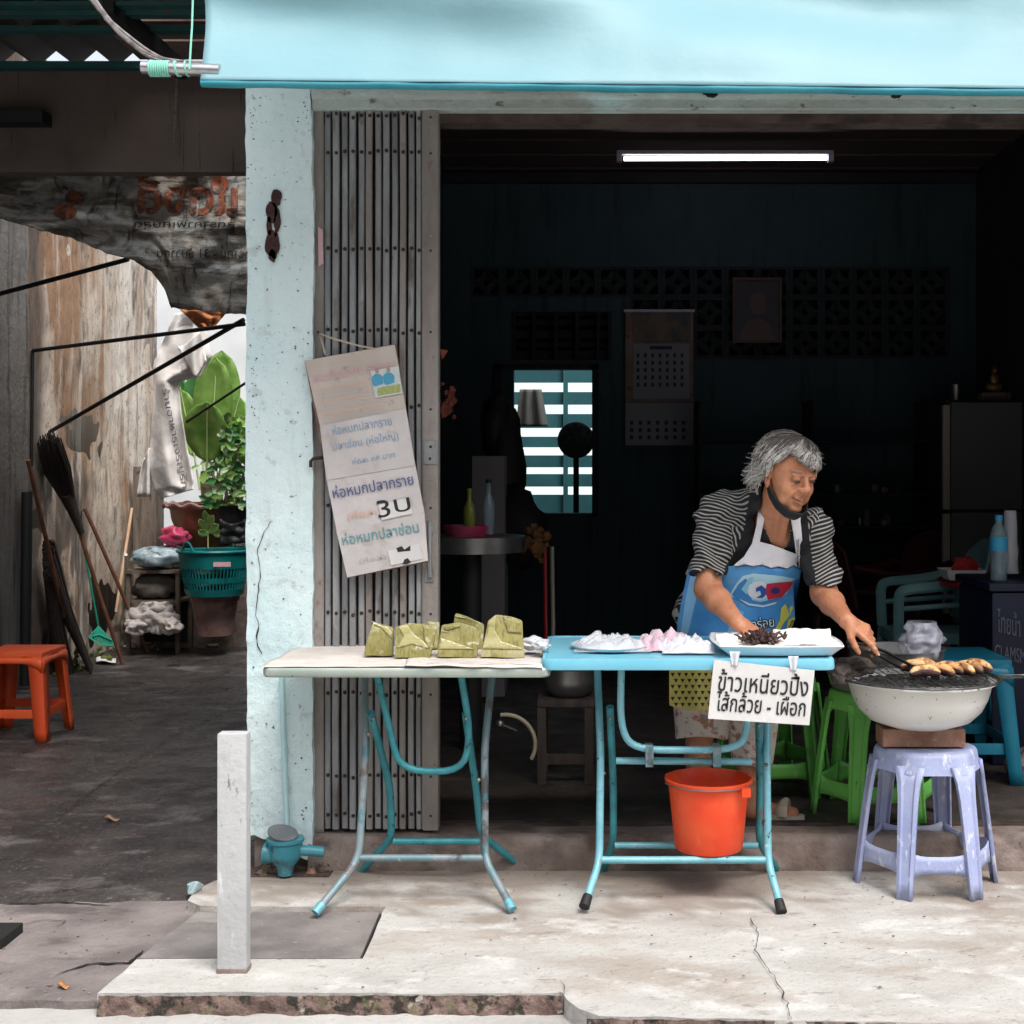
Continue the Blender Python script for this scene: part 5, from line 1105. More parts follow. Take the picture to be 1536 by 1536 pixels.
# ================================================================ STOOLS
def hexstool(name, mat, label, group, H=.46, Rt=.172, Rb=.238):
    t = thing(name, label, 'stool', (0, 0, 0), group); n = 6
    ring = []
    for k in range(n):
        a = math.pi / 2 * -1 + R(30) + k * math.pi / 3
        for da in (-.20, .20): ring.append(a + da)
    def rad(a, r):                                 # rounded hexagon
        q = (a - (-math.pi / 2 + R(30)) + math.pi / 6) % (math.pi / 3) - math.pi / 6; return r * (.93 + .07 * math.cos(q * 3) ** 2)
    NN = 72
    def sk(u, v):
        a = u * 2 * math.pi; prof = [(0, H), (Rt * .5, H - .001), (Rt * .9, H), (Rt * .97, H - .004), (Rt, H - .012), (Rt * 1.02, H - .03), (Rt * 1.07, H - .068), (Rt * 1.04, H - .068), (Rt * .97, H - .02), (0, H - .014)]
        f = v * 9; i = min(int(f), 8); tt = f - i; r = lerp(prof[i][0], prof[i + 1][0], tt); z = lerp(prof[i][1], prof[i + 1][1], tt); return Vector((math.cos(a) * rad(a, r), math.sin(a) * rad(a, r), z))
    obj('seat', MB().grid(NN, 36, sk), mat, t, smooth=50)
    mL = MB(); zt_ = H - .04
    for j in range(9):
        v = j / 8; z = lerp(zt_, 0, v); r = lerp(Rt * 1.04, Rb, v ** .85); w = lerp(.036, .026, v)
        if v < .15: w = .050 - v * .09
        for (s_, d_) in ((-1, -.012), (-1, 0.0), (-.62, .004), (-.45, -.002), (.45, -.002), (.62, .004), (1, 0), (1, -.012)): mL.v.append((r + d_, s_ * w, z))
    mL.f = [(j * 8 + k, j * 8 + k + 1, j * 8 + 9 + k, j * 8 + 8 + k) for j in range(8) for k in range(7)]
    ml = mesh_of('leg', mL, smooth=35); ml.materials.append(mat)
    for k in range(n):
        o = obj('leg', ml, None, t); o.rotation_euler = (0, 0, -math.pi / 2 + R(30) + k * math.pi / 3); md = o.modifiers.new('thick', 'SOLIDIFY'); md.thickness = .004; md.offset = -1
    ms = MB(); z0, z1 = .080, .135; r0 = lerp(Rt * 1.04, Rb, (1 - z0 / zt_) ** .85); r1 = lerp(Rt * 1.04, Rb, (1 - z1 / zt_) ** .85); a = math.pi / 6
    def stf(u, v):
        an = lerp(-a, a, u); cs = math.cos(a) / math.cos(an); edge = abs(2 * u - 1) ** 4; z = lerp(z0 - .022 * edge, z1 + .022 * edge, v); r = lerp(r0, r1, v) * lerp(1, cs, .85); return Vector((math.cos(an) * r - .002, math.sin(an) * r, z))
    ms.grid(14, 3, stf); mst = mesh_of('stretcher', ms, smooth=35); mst.materials.append(mat)
    for k in range(n):
        o = obj('stretcher', mst, None, t); o.rotation_euler = (0, 0, -math.pi / 2 + k * math.pi / 3); md = o.modifiers.new('thick', 'SOLIDIFY'); md.thickness = .004; md.offset = -1
    # arch skirts between seat and legs
    mk = MB(); z1 = H - .03; r1 = Rt * 1.02
    def akf(u, v):
        an = lerp(-a, a, u); cs = math.cos(a) / math.cos(an); low = .034 + .045 * abs(2 * u - 1) ** 3; z = z1 - low * v; r = lerp(Rt * 1.03, Rt * 1.03 + (Rb - Rt) * .16, v) * lerp(1, cs, .85); return Vector((math.cos(an) * r, math.sin(an) * r, z))
    mk.grid(14, 3, akf); mkt = mesh_of('apron_arch', mk, smooth=35); mkt.materials.append(mat)
    for k in range(n):
        o = obj('apron_arch', mkt, None, t); o.rotation_euler = (0, 0, -math.pi / 2 + k * math.pi / 3); md = o.modifiers.new('thick', 'SOLIDIFY'); md.thickness = .004; md.offset = -1
    return t
ps = hexstool('plastic_stool', m_purp, 'scuffed lilac plastic stool on the pavement carrying the charcoal basin', 'round six-legged plastic stools'); ps.location = (XX(1388, 4.62), 4.62, 0)
gs = hexstool('plastic_stool', m_green, 'light green plastic stool under the steel pan, just behind the lilac stool', 'round six-legged plastic stools'); gs.location = (XX(1314, 5.07), 5.07, .12)
index_kids()
g2 = dup(gs, (XX(1158, 5.45), 5.45, .12), R(8), 'bright green plastic stool half hidden behind the table leg and sign')
# square orange stool
def sqstool(name, mat, label, loc, H=.45, w=.17, wb=.185):
    t = thing(name, label, 'stool', (0, 0, 0)); m = MB()
    m.box(-w, w, -w, w, H - .035, H, .012); obj('seat', m, mat, t)
    for sx in (-1, 1):
        for sy in (-1, 1):
            m = MB(); vs = []
            for j in range(9):
                v = j / 8; z = lerp(H - .02, 0, v); o_ = lerp(w - .003, wb + .02, v); lw = lerp(.075, .055, v) if v > .12 else .105 - v * .25
                for (a, b) in ((0, lw), (0, .012), (.003, .003), (.012, 0), (lw, 0)): vs.append((sx * (o_ - a), sy * (o_ - b), z))
            m.add(vs, [(j * 5 + k, j * 5 + k + 1, j * 5 + 6 + k, j * 5 + 5 + k) for j in range(8) for k in range(4)]); obj('leg', m, mat, t, smooth=35, sol=.006)
    for k in range(4):
        o_ = wb - .002; m = MB().box(-o_, o_, -.0025, .0025, .12, .165, .002); m2 = mesh_of('stretcher', m); m2.materials.append(mat)
        o = obj('stretcher', m2, None, t); o.rotation_euler = (0, 0, k * math.pi / 2); o.location = (math.sin(k * math.pi / 2) * o_ , -math.cos(k * math.pi / 2) * o_, 0)
        m = MB()
        def arch(u, v): x = lerp(-w, w, u); return Vector((x, -w - .001 - .006 * v, H - .03 - (.028 + .05 * abs(2 * u - 1) ** 4) * v))
        m.grid(16, 2, arch); m2 = mesh_of('apron_arch', m); m2.materials.append(mat); o = obj('apron_arch', m2, None, t, sol=.005); o.rotation_euler = (0, 0, k * math.pi / 2)
    t.location = loc; return t
sqstool('square_stool', m_orange, 'orange square plastic stool cut off at the left edge of the photo', (-3.01, 7.24, -.022), .46, .165, .175)
# basin barbecue: brick, basin, charcoal, grill, bananas
pc = Vector((XX(1388, 4.62), 4.62, .462))
bxx = XX(1381, 4.60); brk = obj('brick', MB().box(bxx - .138, bxx + .138, 4.55, 4.67, .4655, .525, .006), m_brick); brk.rotation_euler = (0, 0, 0); tag(brk, 'rough red brick lying on the lilac stool under the basin', 'brick')
bsc = Vector((XX(1379, 4.61), 4.61, .526)); bs_ = thing('enamel_basin', 'chipped white enamel basin of charcoal standing on the brick', 'basin', bsc)
prof = [(0, 0), (.10, 0), (.112, .004), (.17, .025), (.205, .06), (.225, .10), (.238, .148), (.252, .153), (.252, .158), (.232, .156), (.215, .10), (.19, .05), (.10, .012), (0, .012)]
obj('basin_body', MB().lathe(prof, bsc, 72, wob=.006), m_enam, bs_, smooth=60)
m = MB(); rr = random.Random(5)
for k in range(240):
    a = rr.uniform(0, 6.28); r = .21 * math.sqrt(rr.random()); m.ball(bsc + Vector((math.cos(a) * r, math.sin(a) * r, .118 + rr.uniform(0, .02))), (rr.uniform(.010, .022), rr.uniform(.01, .02), rr.uniform(.008, .014)), 6, 4, wob=.9)
tag(obj('charcoal', m, m_char, smooth=0, kind='stuff'), 'grey and black charcoal pieces filling the enamel basin', 'charcoal')
gc = bsc + Vector((-.005, -.005, .166)); gr = thing('wire_grill', 'round black wire grill with a long handle lying over the basin', 'grill', gc)
obj('grill_rim', MB().tube([gc + Vector((math.cos(a) * .268, math.sin(a) * .262, 0)) for a in [2 * math.pi * k / 72 for k in range(73)]], .0045, 7), m_wire, gr)
obj('grill_rim', MB().tube([gc + Vector((math.cos(a) * .225, math.sin(a) * .22, -.001)) for a in [2 * math.pi * k / 72 for k in range(73)]], .0025, 6), m_wire, gr)
wm = {}
for ax in (0, 1):
    for k in range(-10, 11):
        o_ = k * .025; h_ = math.sqrt(max(0, .266 ** 2 - o_ ** 2)); 
        a, b = (Vector((o_, -h_, .002)), Vector((o_, h_, .002))) if ax else (Vector((-h_, o_, -.002)), Vector((h_, o_, -.002)))
        obj('grill_wire', MB().tube([gc + a, gc + b], .0013, 4), m_wire, gr)
obj('grill_handle', MB().tube([gc + Vector((.262, .02, 0)), gc + Vector((.40, .02, .003)), gc + Vector((.46, .0, .004)), gc + Vector((.40, -.02, .003)), gc + Vector((.262, -.02, 0))], .004, 7), m_wire, gr)
def banana(px, py, D, L_, ang, tilt, seed, label):
    c = P(px, py, D); c.z = gc.z + .021; u = Vector((math.cos(R(ang)), math.sin(R(ang)), tilt)).normalized(); m = MB(); pts = []; rs = []
    n = 16
    for k in range(n + 1):
        t = k / n * 2 - 1; p = c + u * (t * L_) + Vector((0, 0, .012 * (1 - t * t))) + Vector((-u.y, u.x, 0)) * (.010 * (1 - t * t)); pts.append(p); rs.append(.0175 * max(.12, (1 - abs(t) ** 2.6)) ** .5)
    m.tube(pts, rs, 12); t_ = obj('banana_flesh', m, m_ban, smooth=180); tag(t_, label, 'banana', 'grilled bananas on the wire grill')
    t_.name = 'grilled_banana'
    m = MB(); m.tube([p + Vector((0, 0, -.0065)) - Vector((-u.y, u.x, 0)) * .0015 for p in pts], [r * 1.03 for r in rs], 12)
    s = obj('charred_skin', m, m_bskin, t_, smooth=180)
for i, (px, py, D, L_, ang, lab) in enumerate(((1372, 1014, 4.66, .045, -28, 'left banana of the pair lying nearest the tong tips'), (1384, 1011, 4.70, .045, -30, 'right banana of the pair lying nearest the tong tips'), (1388, 1026, 4.55, .048, 4, 'single bright banana lying crosswise nearest the front of the grill'),
        (1407, 1022, 4.58, .055, -40, 'banana behind the crosswise one, leaning to the right'), (1422, 1017, 4.62, .055, -42, 'large banana in the middle of the grilled row'), (1440, 1021, 4.60, .050, -45, 'short banana right of the middle one'), (1452, 1017, 4.64, .052, -42, 'second banana from the handle side of the grill'), (1463, 1013, 4.68, .055, -40, 'banana nearest the grill handle, at the end of the row'))):
    banana(px, py, D, L_ * 1.05, ang, 0, i, lab)
# steel pan on the green stool + dark cloth, plastic bag, tongs
st = Vector((XX(1322, 5.05), 5.05, .582)); pan = thing('steel_pan', 'wide dull steel pan with flat rim standing on the light green stool', 'pan', st)
obj('pan_body', MB().lathe([(0, 0), (.17, 0), (.185, .01), (.20, .075), (.225, .082), (.225, .087), (.195, .085), (.18, .012), (0, .01)], st, 48), m_steel, pan, smooth=40)
st2 = Vector((XX(1345, 5.06), 5.06, .67)); pan2 = thing('steel_basin', 'shallow steel basin with raised side stacked on the wide pan', 'basin', st2)
obj('basin_body', MB().lathe([(0, 0), (.15, 0), (.165, .012), (.172, .055), (.180, .058), (.180, .062), (.165, .06), (.155, .014), (0, .012)], st2, 48), m_steel, pan2, smooth=40)
m = MB().ball(P(1278, 1000, 4.62), (.07, .05, .028), 26, 16, wob=.7).ball(P(1262, 1010, 4.56), (.035, .03, .03), 20, 12, wob=.7)
tag(obj('dark_rag', m, M('dark_rag', (.06, .048, .04), (.11, .09, .08), 18, rough=.95, bump=.006), smooth=180), 'dark brown rag bunched beside the grill and the blue table end', 'rag')
def ibag(u, v):
    a = u * 2 * math.pi; zz = v; r = (.085 * (1 - .25 * zz) * (math.sin(math.pi * min(1, zz * .55 + .18)) ** .6)) * (1 + .35 * nz(math.cos(a) * 2, math.sin(a) * 2, zz * 5)); return P(1383, 986, 4.98) + Vector((math.cos(a) * r, math.sin(a) * r, zz * .13))
ib = thing('clear_bag', 'knotted clear plastic bag standing in the steel basin', 'bag', P(1383, 986, 4.98)); obj('bag_body', MB().grid(40, 24, ibag), M('ice_film', (.42, .43, .52), (.75, .75, .85), 30, rough=.18, alpha=.50, spec=.8, bump=.004, bsc=40), ib, smooth=180)
obj('bag_loop', MB().tube([P(1378, 965, 4.98), P(1374, 950, 4.98), P(1382, 940, 4.98), P(1391, 944, 4.98), P(1392, 960, 4.98)], [.010, .008], 8, flat=.4), M('ice_film', 0), ib)

# ================================================================ INSIDE THE SHOP
# blue plastic stool behind
sqstool('square_stool', m_bluest, 'bright blue square plastic stool behind the basin and steel pans', (XX(1425, 5.72), 5.72, .12), .50, .20, .215)
# pale teal plastic armchair
ch = thing('plastic_armchair', 'pale teal plastic armchair standing in the dark shop', 'chair', (XX(1395, 7.2), 7.2, .12))
c = Vector((XX(1395, 7.2), 7.2, .12)); z_s = .42
obj('seat', MB().grid(16, 16, lambda u, v: c + Vector((lerp(-.22, .22, u), lerp(-.2, .2, v), z_s - .02 * math.sin(u * 3.14) * math.sin(v * 3.14)))), m_chair, ch, sol=.012)
obj('seat_skirt', MB().box(c.x - .225, c.x + .225, c.y - .205, c.y - .195, c.z + .37, c.z + .425, .003).box(c.x - .23, c.x - .218, c.y - .2, c.y + .2, c.z + .37, c.z + .425, .003), m_chair, ch)
for sx, sy in ((-1, -1), (1, -1), (-1, 1), (1, 1)): obj('leg', MB().tube([c + Vector((sx * .21, sy * .19, z_s)), c + Vector((sx * .25, sy * .23, 0))], [.024, .018], 8), m_chair, ch)
for sy in (-1, 1):
    obj('armrest', MB().tube([c + Vector((-.21, sy * .2, z_s)), c + Vector((-.215, sy * .22, z_s + .21)), c + Vector((-.18, sy * .23, z_s + .235)), c + Vector((.0, sy * .23, z_s + .25)), c + Vector((.20, sy * .2, z_s + .29))], .022, 8, fillet=.05, flat=1.4), m_chair, ch)
    obj('arm_slat', MB().tube([c + Vector((-.2, sy * .2, z_s + .13)), c + Vector((.20, sy * .2, z_s + .16))], .014, 8), m_chair, ch)
def cbk(u, v): a = lerp(-1, 1, u); return c + Vector((.21 + .09 * v - .05 * a * a, a * .21, z_s + .05 + .43 * v * (1 - .22 * a * a)))
obj('backrest', MB().grid(16, 10, cbk), m_chair, ch, smooth=180, sol=.014)
index_kids()
for (px_, D_, rz_, lab_) in ((1300, 7.9, 2.2, 'dark maroon plastic armchair in the gloom just behind the woman'), (1352, 8.0, .4, 'dark maroon plastic armchair deeper in the shop near the dark shelf')):
    c2 = dup(ch, (XX(px_, D_), D_, .12), R(90) * rz_, lab_); c2.name = 'plastic_armchair'
    for o_ in [q for q in bpy.data.objects if q.parent == c2]: o_.data = o_.data.copy(); o_.data.materials[0] = M('maroon_plastic', (.05, .008, .012), (.07, .012, .016), 4, rough=.5)
# red round table, tray, bottle, cooler
rt = thing('red_table', 'round red plastic table deep in the shop beside the armchair', 'table', (XX(1530, 6.95), 6.95, .12)); c = Vector((XX(1530, 6.95), 6.95, .12))
obj('tabletop', MB().lathe([(0, .715), (.39, .715), (.41, .70), (.41, .68), (.40, .68), (.395, .70), (0, .70)], c, 48), m_redt, rt); obj('pedestal', MB().lathe([(.05, .7), (.03, .6), (.03, .1), (.2, .02), (.22, 0)], c, 20), m_black, rt)
tp = Vector((XX(1442, 6.85), 6.85, .836)); 
tag(obj('white_dish', MB().lathe([(0, 0), (.08, 0), (.10, .05), (.105, .052), (.09, .01), (0, .008)], tp, 32, sq=.8), m_white), 'square white dish on the red table', 'dish')
tag(obj('red_heap', MB().ball(tp + Vector((.02, 0, .05)), (.065, .05, .055), 16, 10, wob=.7), m_red, smooth=60), 'dark red cloth heaped in the white dish', 'cloth')
co = thing('navy_cooler', 'tall navy blue plastic bin with white lettering at the right edge', 'bin', (XX(1560, 6.0), 6.0, .12))
x0 = XX(1484, 5.9); obj('bin_body', MB().box(x0, x0 + .62, 5.86, 6.4, .12, .86, .02), m_navy, co); obj('bin_lid', MB().box(x0 - .015, x0 + .64, 5.85, 6.41, .865, .90, .012), m_navy, co)
kk = 5.855 / FPX
for body, x, y, w, h in (('ไทยน้ำ', 1496, 948, 34, 36), ('CLAMSM', 1492, 988, 46, 22)):
    obj('lettering', text_on(body, P(x, y, 5.855), Vector((w * kk, 0, -8 * kk)), Vector((0, 0, h * kk)), (0, -.001, 0), .01), M('faded_white_print', (.13, .14, .17), rough=.7), co)
wb = thing('water_bottle', 'clear water bottle with blue cap and label on the navy bin', 'bottle', (XX(1498, 5.98), 5.98, .903)); c = Vector((XX(1498, 5.98), 5.98, .903))
obj('bottle_body', MB().lathe([(0, 0), (.032, 0), (.036, .01), (.033, .04), (.037, .07), (.033, .10), (.037, .13), (.037, .20), (.028, .23), (.014, .25), (.014, .27), (0, .27)], c, 24), m_bottle, wb, smooth=60)
obj('label', MB().lathe([(.038, .13), (.038, .19)], c, 24), m_blab, wb); obj('cap', MB().lathe([(0, .262), (.0165, .262), (.0165, .285), (0, .285)], c, 16), m_blab, wb)
tag(obj('upright_bag', MB().grid(12, 16, lambda u, v: P(1516, 860, 6.1) + Vector((math.cos(u * 6.28) * .035 * (1 - .3 * v), math.sin(u * 6.28) * .03, v * .28)) + Vector((.01 * nz(u * 4, v * 4), 0, 0))), m_bag, smooth=180), 'tall clear plastic sleeve standing behind the water bottle', 'bag')
# refrigerator
fr = thing('refrigerator', 'tall grey refrigerator standing against the right side of the shop', 'refrigerator', (XX(1490, 8.1), 8.1, .12)); x0 = XX(1412, 8.0)
obj('cabinet', MB().box(x0 + .03, x0 + .75, 8.0, 8.7, .15, ZZ(600, 8.0), .01), m_room2, fr); obj('door_edge', MB().box(x0, x0 + .04, 7.955, 7.998, .16, ZZ(770, 8.0), .004).box(x0, x0 + .04, 7.955, 7.998, ZZ(764, 8.0), ZZ(608, 8.0), .004), m_fridges, fr)
obj('door', MB().box(x0 + .045, x0 + .74, 7.95, 7.998, ZZ(764, 8.0), ZZ(604, 8.0), .01), m_fridge, fr); obj('door', MB().box(x0 + .045, x0 + .74, 7.95, 7.998, .17, ZZ(768, 8.0), .01), m_fridge, fr)
zf = ZZ(600, 8.0)
tag(obj('metal_cup', MB().lathe([(0, 0), (.028, 0), (.034, .10), (.03, .10), (.025, .01), (0, .01)], (XX(1434, 8.2), 8.2, zf + .002), 20), m_steel), 'small metal cup on top of the refrigerator', 'cup')
sh = thing('altar_figure', 'small gilt seated figure on a stack atop the refrigerator', 'figurine', (XX(1492, 8.2), 8.2, zf)); c = Vector((XX(1492, 8.2), 8.2, zf + .002)); mg = M('dull_gilt', (.22, .13, .04), rough=.4, metal=.5)
obj('base', MB().box(c.x - .09, c.x + .09, c.y - .05, c.y + .05, c.z, c.z + .05, .006), m_brown, sh); obj('figure', MB().ball(c + Vector((0, 0, .085)), (.055, .03, .03)).ball(c + Vector((0, 0, .13)), (.03, .02, .04)).ball(c + Vector((0, 0, .185)), (.018, .018, .022)).lathe([(.012, .2), (.0, .23)], c, 10), mg, sh)
# calendars, portrait
cal = thing('wall_calendar', 'large hanging calendar with picture top and date grid on the back wall', 'calendar', P(990, 570, 8.85)); CDD = 8.86
def rc(x0, x1, y0, y1, D, th=.01): return MB().box(XX(x0, D), XX(x1, D), D, D + th, ZZ(y1, D), ZZ(y0, D))
mcal = M('calendar_paper', (.19, .185, .20), rough=.8); mcp = M('calendar_picture', (.03, .035, .05), (.14, .09, .05), 7, rough=.5); mci = M('calendar_ink', (.03, .03, .045), rough=.8)
obj('upper_sheet', rc(938, 1040, 466, 603, CDD), m_brown, cal); obj('picture', rc(950, 1036, 468, 512, CDD - .008, .006), mcp, cal); dd = obj('date_sheet', rc(950, 1034, 516, 598, CDD - .008, .006), mcal, cal)
obj('lower_sheet', rc(938, 1040, 604, 668, CDD - .004), mcal, cal); obj('hanging_bar', rc(936, 1042, 464, 468, CDD - .01, .02), m_fit, cal)
m = MB(); rr = random.Random(1)
for r in range(5):
    for q in range(7): m.box(XX(955 + q * 11, 8.845), XX(959 + q * 11, 8.845), 8.848, 8.852, ZZ(536 + r * 11, 8.845), ZZ(530 + r * 11, 8.845))
for r in range(3):
    for q in range(7): m.box(XX(945 + q * 13, 8.845), XX(950 + q * 13, 8.845), 8.852, 8.856, ZZ(637 + r * 11, 8.845), ZZ(631 + r * 11, 8.845))
m.box(XX(975, 8.845), XX(1008, 8.845), 8.848, 8.852, ZZ(524, 8.845), ZZ(519, 8.845)); obj('date_print', m, mci, cal, kind='stuff')
pf = thing('framed_portrait', 'framed dark portrait of a seated person over the vent blocks', 'picture', P(1136, 465, 8.8)); fp = M('portrait_frame', (.07, .035, .022), rough=.4)
for a in ((1099, 1173, 416, 420), (1099, 1173, 510, 514), (1099, 1103, 420, 510), (1169, 1173, 420, 510)): obj('frame_rail', rc(*a, 8.80, .03), fp, pf)
ph = obj('photo', rc(1102, 1170, 419, 511, 8.815, .006), M('portrait_ground', (.05, .045, .055), rough=.3), pf)
obj('portrait_shape', MB().add([P(1136 + 20 * math.cos(a) * 1.3, 512 - 34 * max(0, math.sin(a)), 8.812) for a in [k * math.pi / 16 for k in range(17)]], [tuple(range(17))]).add([P(1137 + 13 * math.cos(a), 455 + 17 * math.sin(a), 8.810) for a in [k * math.pi / 10 for k in range(20)]], [tuple(range(20))]), M('portrait_tone', (.10, .055, .055), rough=.4), ph)
# left side of the room: counter, basket, bottles
cn = thing('round_counter', 'steel rimmed round stand with bottles inside the doorway', 'counter', (XX(700, 6.2), 6.2, .12)); c = Vector((XX(706, 6.2), 6.2, .12)); zc = ZZ(808, 5.95)
obj('steel_rim', MB().lathe([(.24, zc - .12 - .07), (.245, zc - .19), (.25, zc - .12), (.0, zc - .12)], c, 48), m_steel, cn); obj('stand', MB().lathe([(.05, zc - .2), (.05, 0)], c, 24), m_black, cn)
zc2 = zc + .001; pkb = obj('pink_basket', MB().lathe([(0, 0), (.10, 0), (.115, .045), (.12, .047), (.105, .01), (0, .008)], (XX(703, 6.2), 6.2, zc2), 32), m_pink); tag(pkb, 'low pink plastic basket on the steel rimmed stand', 'basket')
for px, py, hh, mt, lab in ((704, 800, .20, m_grn, 'green glass bottle standing in the pink basket'), (733, 800, .24, m_bottle, 'clear plastic bottle right of the green one')):
    c = Vector((XX(px, 6.15), 6.15, zc2 + .009)); t = obj('bottle', MB().lathe([(0, 0), (.026, 0), (.028, hh * .5), (.024, hh * .62), (.011, hh * .75), (.011, hh * .96), (.0, hh * .96)], c, 20), mt, smooth=60); tag(t, lab, 'bottle')
    obj('cap', MB().lathe([(0, hh * .96), (.013, hh * .96), (.013, hh * 1.03), (0, hh * 1.03)], c, 12), m_black if mt is m_bottle else m_grn, t)
wx = thing('grey_cabinet', 'small pale grey cabinet standing beside the rear doorway', 'cabinet', (XX(732, 7.6), 7.6, .12)); obj('cabinet_body', MB().box(XX(708, 7.6), XX(757, 7.6), 7.6, 7.9, .12, ZZ(684, 7.6), .006), M('cabinet_grey', (.30, .27, .28), rough=.6), wx)
m = MB().ball(P(757, 700, 7.9), (.12, .1, .35), 16, 12, wob=.4).ball(P(775, 790, 7.8), (.17, .1, .22), 16, 12, wob=.4).ball(P(745, 640, 7.9), (.09, .1, .2), 14, 10, wob=.4)
tag(obj('hanging_bags', m, m_black, smooth=180), 'dark bulging bags hanging beside the rear doorway', 'bags')
m = MB().grid(16, 12, lambda u, v: P(lerp(lerp(780, 774, v), lerp(812, 822, v), u), lerp(584, 640, v), 10.8 + .03 * math.sin(u * 14))); tag(obj('hanging_towel', m, M('grey_towel', (.18, .19, .18), rough=.9), smooth=180, sol=.006), 'small grey towel hanging in the rear doorway', 'towel')
fn = thing('electric_fan', 'round wire fan silhouetted in the rear doorway', 'fan', P(865, 660, 9.6)); c = P(864, 660, 9.6)
obj('fan_cage', MB().lathe([(0, -.05), (.08, -.05), (.125, -.02), (.13, 0), (.125, .02), (.08, .05), (0, .05)], c, 32, ax=Matrix.Rotation(R(90), 3, 'X')), M('fan_cage', (.10, .11, .115), (.02, .02, .02), 30, rough=.5), fn); obj('fan_stand', MB().tube([c + Vector((0, .08, -.02)), Vector((c.x, 9.68, .3))], .02, 8), m_black, fn)
for px, mt, lab in ((817, m_redt, 'red broom handle upright in the dark shop'), (828, m_fridges, 'pale broom handle beside the red one')):
    tag(obj('broom_handle', MB().tube([P(px, 820, 6.8), P(px + 2, 960, 6.75)], .010, 8), mt), lab, 'handle')
m = MB()
for k in range(30): m.ball(P(random.gauss(805, 9), random.gauss(812, 11), 6.5), (random.uniform(.01, .025),) * 3, 6, 4, wob=.8)
tag(obj('dried_flowers', m, M('dried_flower', (.20, .08, .02), (.10, .05, .02), 30, rough=.8)), 'bunch of dried orange flowers beside the steel rimmed stand', 'flowers')
m = MB()
for k in range(26): m.ball(P(random.gauss(672, 5), random.gauss(600, 14), 5.3), (random.uniform(.008, .018),) * 3, 6, 4, wob=.8)
m.add([P(660, 523, 4.84), P(672, 526, 4.84), P(663, 540, 4.84)], [(0, 1, 2)])
tag(obj('garland', m, M('red_garland', (.22, .05, .03), (.12, .03, .02), 30, rough=.8)), 'small dusty red garland hanging just inside the gate', 'garland')
# wooden stool with pot, bicycle wheel, doorway clutter on floor
ws = thing('wooden_stool', 'low dark wooden stool with a pot on it inside the doorway', 'stool', (XX(848, 5.6), 5.6, .12)); zq = ZZ(1050, 5.5)
m_wood2 = M('soot_dark_wood', (.045, .034, .028), (.085, .066, .055), 6, st=(4, 4, .5), rough=.85, bump=.003)  # wood tone of the shop stool, darker than the old wood
obj('seat', MB().box(XX(806, 5.5), XX(892, 5.5), 5.5, 5.75, zq - .03, zq, .004), m_wood2, ws)
for px in (812, 883):
    for dd in (0, .2): obj('leg', MB().box(XX(px - 6, 5.5), XX(px + 7, 5.5), 5.505 + dd, 5.54 + dd, .12, zq - .031), m_wood2, ws)
obj('stretcher', MB().box(XX(818, 5.5), XX(878, 5.5), 5.51, 5.53, .2, .24), m_wood2, ws)
kp = thing('round_pot', 'round dented aluminium pot on the dark wooden stool', 'pot', (XX(855, 5.6), 5.6, zq)); c = Vector((XX(855, 5.6), 5.6, zq + .001))
obj('pot_body', MB().lathe([(0, 0), (.07, 0), (.10, .03), (.11, .07), (.10, .11), (.105, .12), (0, .12)], c, 32), m_steel, kp, smooth=60)
wh = thing('cart_wheel_arc', 'small pale bicycle wheel standing in the dark doorway', 'wheel', P(760, 1112, 5.3)); c = P(758, 1118, 5.3)
obj('rim', MB().tube([c + Vector((math.cos(a) * .115, .02, math.sin(a) * .115)) for a in [R(-30) + R(130) * k / 24 for k in range(25)]], .008, 8), M('wheel_rim', (.40, .34, .25), rough=.5), wh); obj('hub', MB().ball(P(750, 1086, 5.25), .016).tube([P(750, 1086, 5.25), P(775, 1096, 5.28)], .005), m_steel, wh)
tag(obj('concrete_lump', MB().ball(P(1535, 1155, 5.6), (.07, .07, .09), 14, 10, wob=.5), m_conc2, smooth=40), 'rough pale concrete lump at the right edge of the shop floor', 'stone')
sh2 = thing('dark_shelf', 'dark wooden shelf unit with crockery along the back of the shop', 'shelf', P(1230, 800, 8.4))
for y in (660, 740, 790, 850): obj('shelf_board', MB().box(XX(1050, 8.4), XX(1400, 8.4), 8.4, 8.8, ZZ(y + 4, 8.4), ZZ(y, 8.4)), m_room2, sh2)
for x in (1050, 1220, 1396): obj('upright', MB().box(XX(x - 2, 8.4), XX(x + 2, 8.4), 8.395, 8.8, .12, ZZ(600, 8.4)), m_room2, sh2)
rr = random.Random(14)
for k in range(9):
    x = rr.uniform(1240, 1385); y = rr.choice([740, 790]); h = rr.uniform(.03, .11); c = Vector((XX(x, 8.5), 8.5 + rr.uniform(-.05, .1), ZZ(y, 8.4) + .001)); t = obj('glass_jar', MB().lathe([(0, 0), (.02, 0), (.024, h * .7), (.015, h), (0, h)], c, 12), rr.choice([m_fridge, m_steel, m_room, m_brown])); t['group'] = 'jars and cups on the dark back shelf'; tag(t, 'small dim jar or cup standing on the dark back shelf', 'jar', 'jars and cups on the dark back shelf')
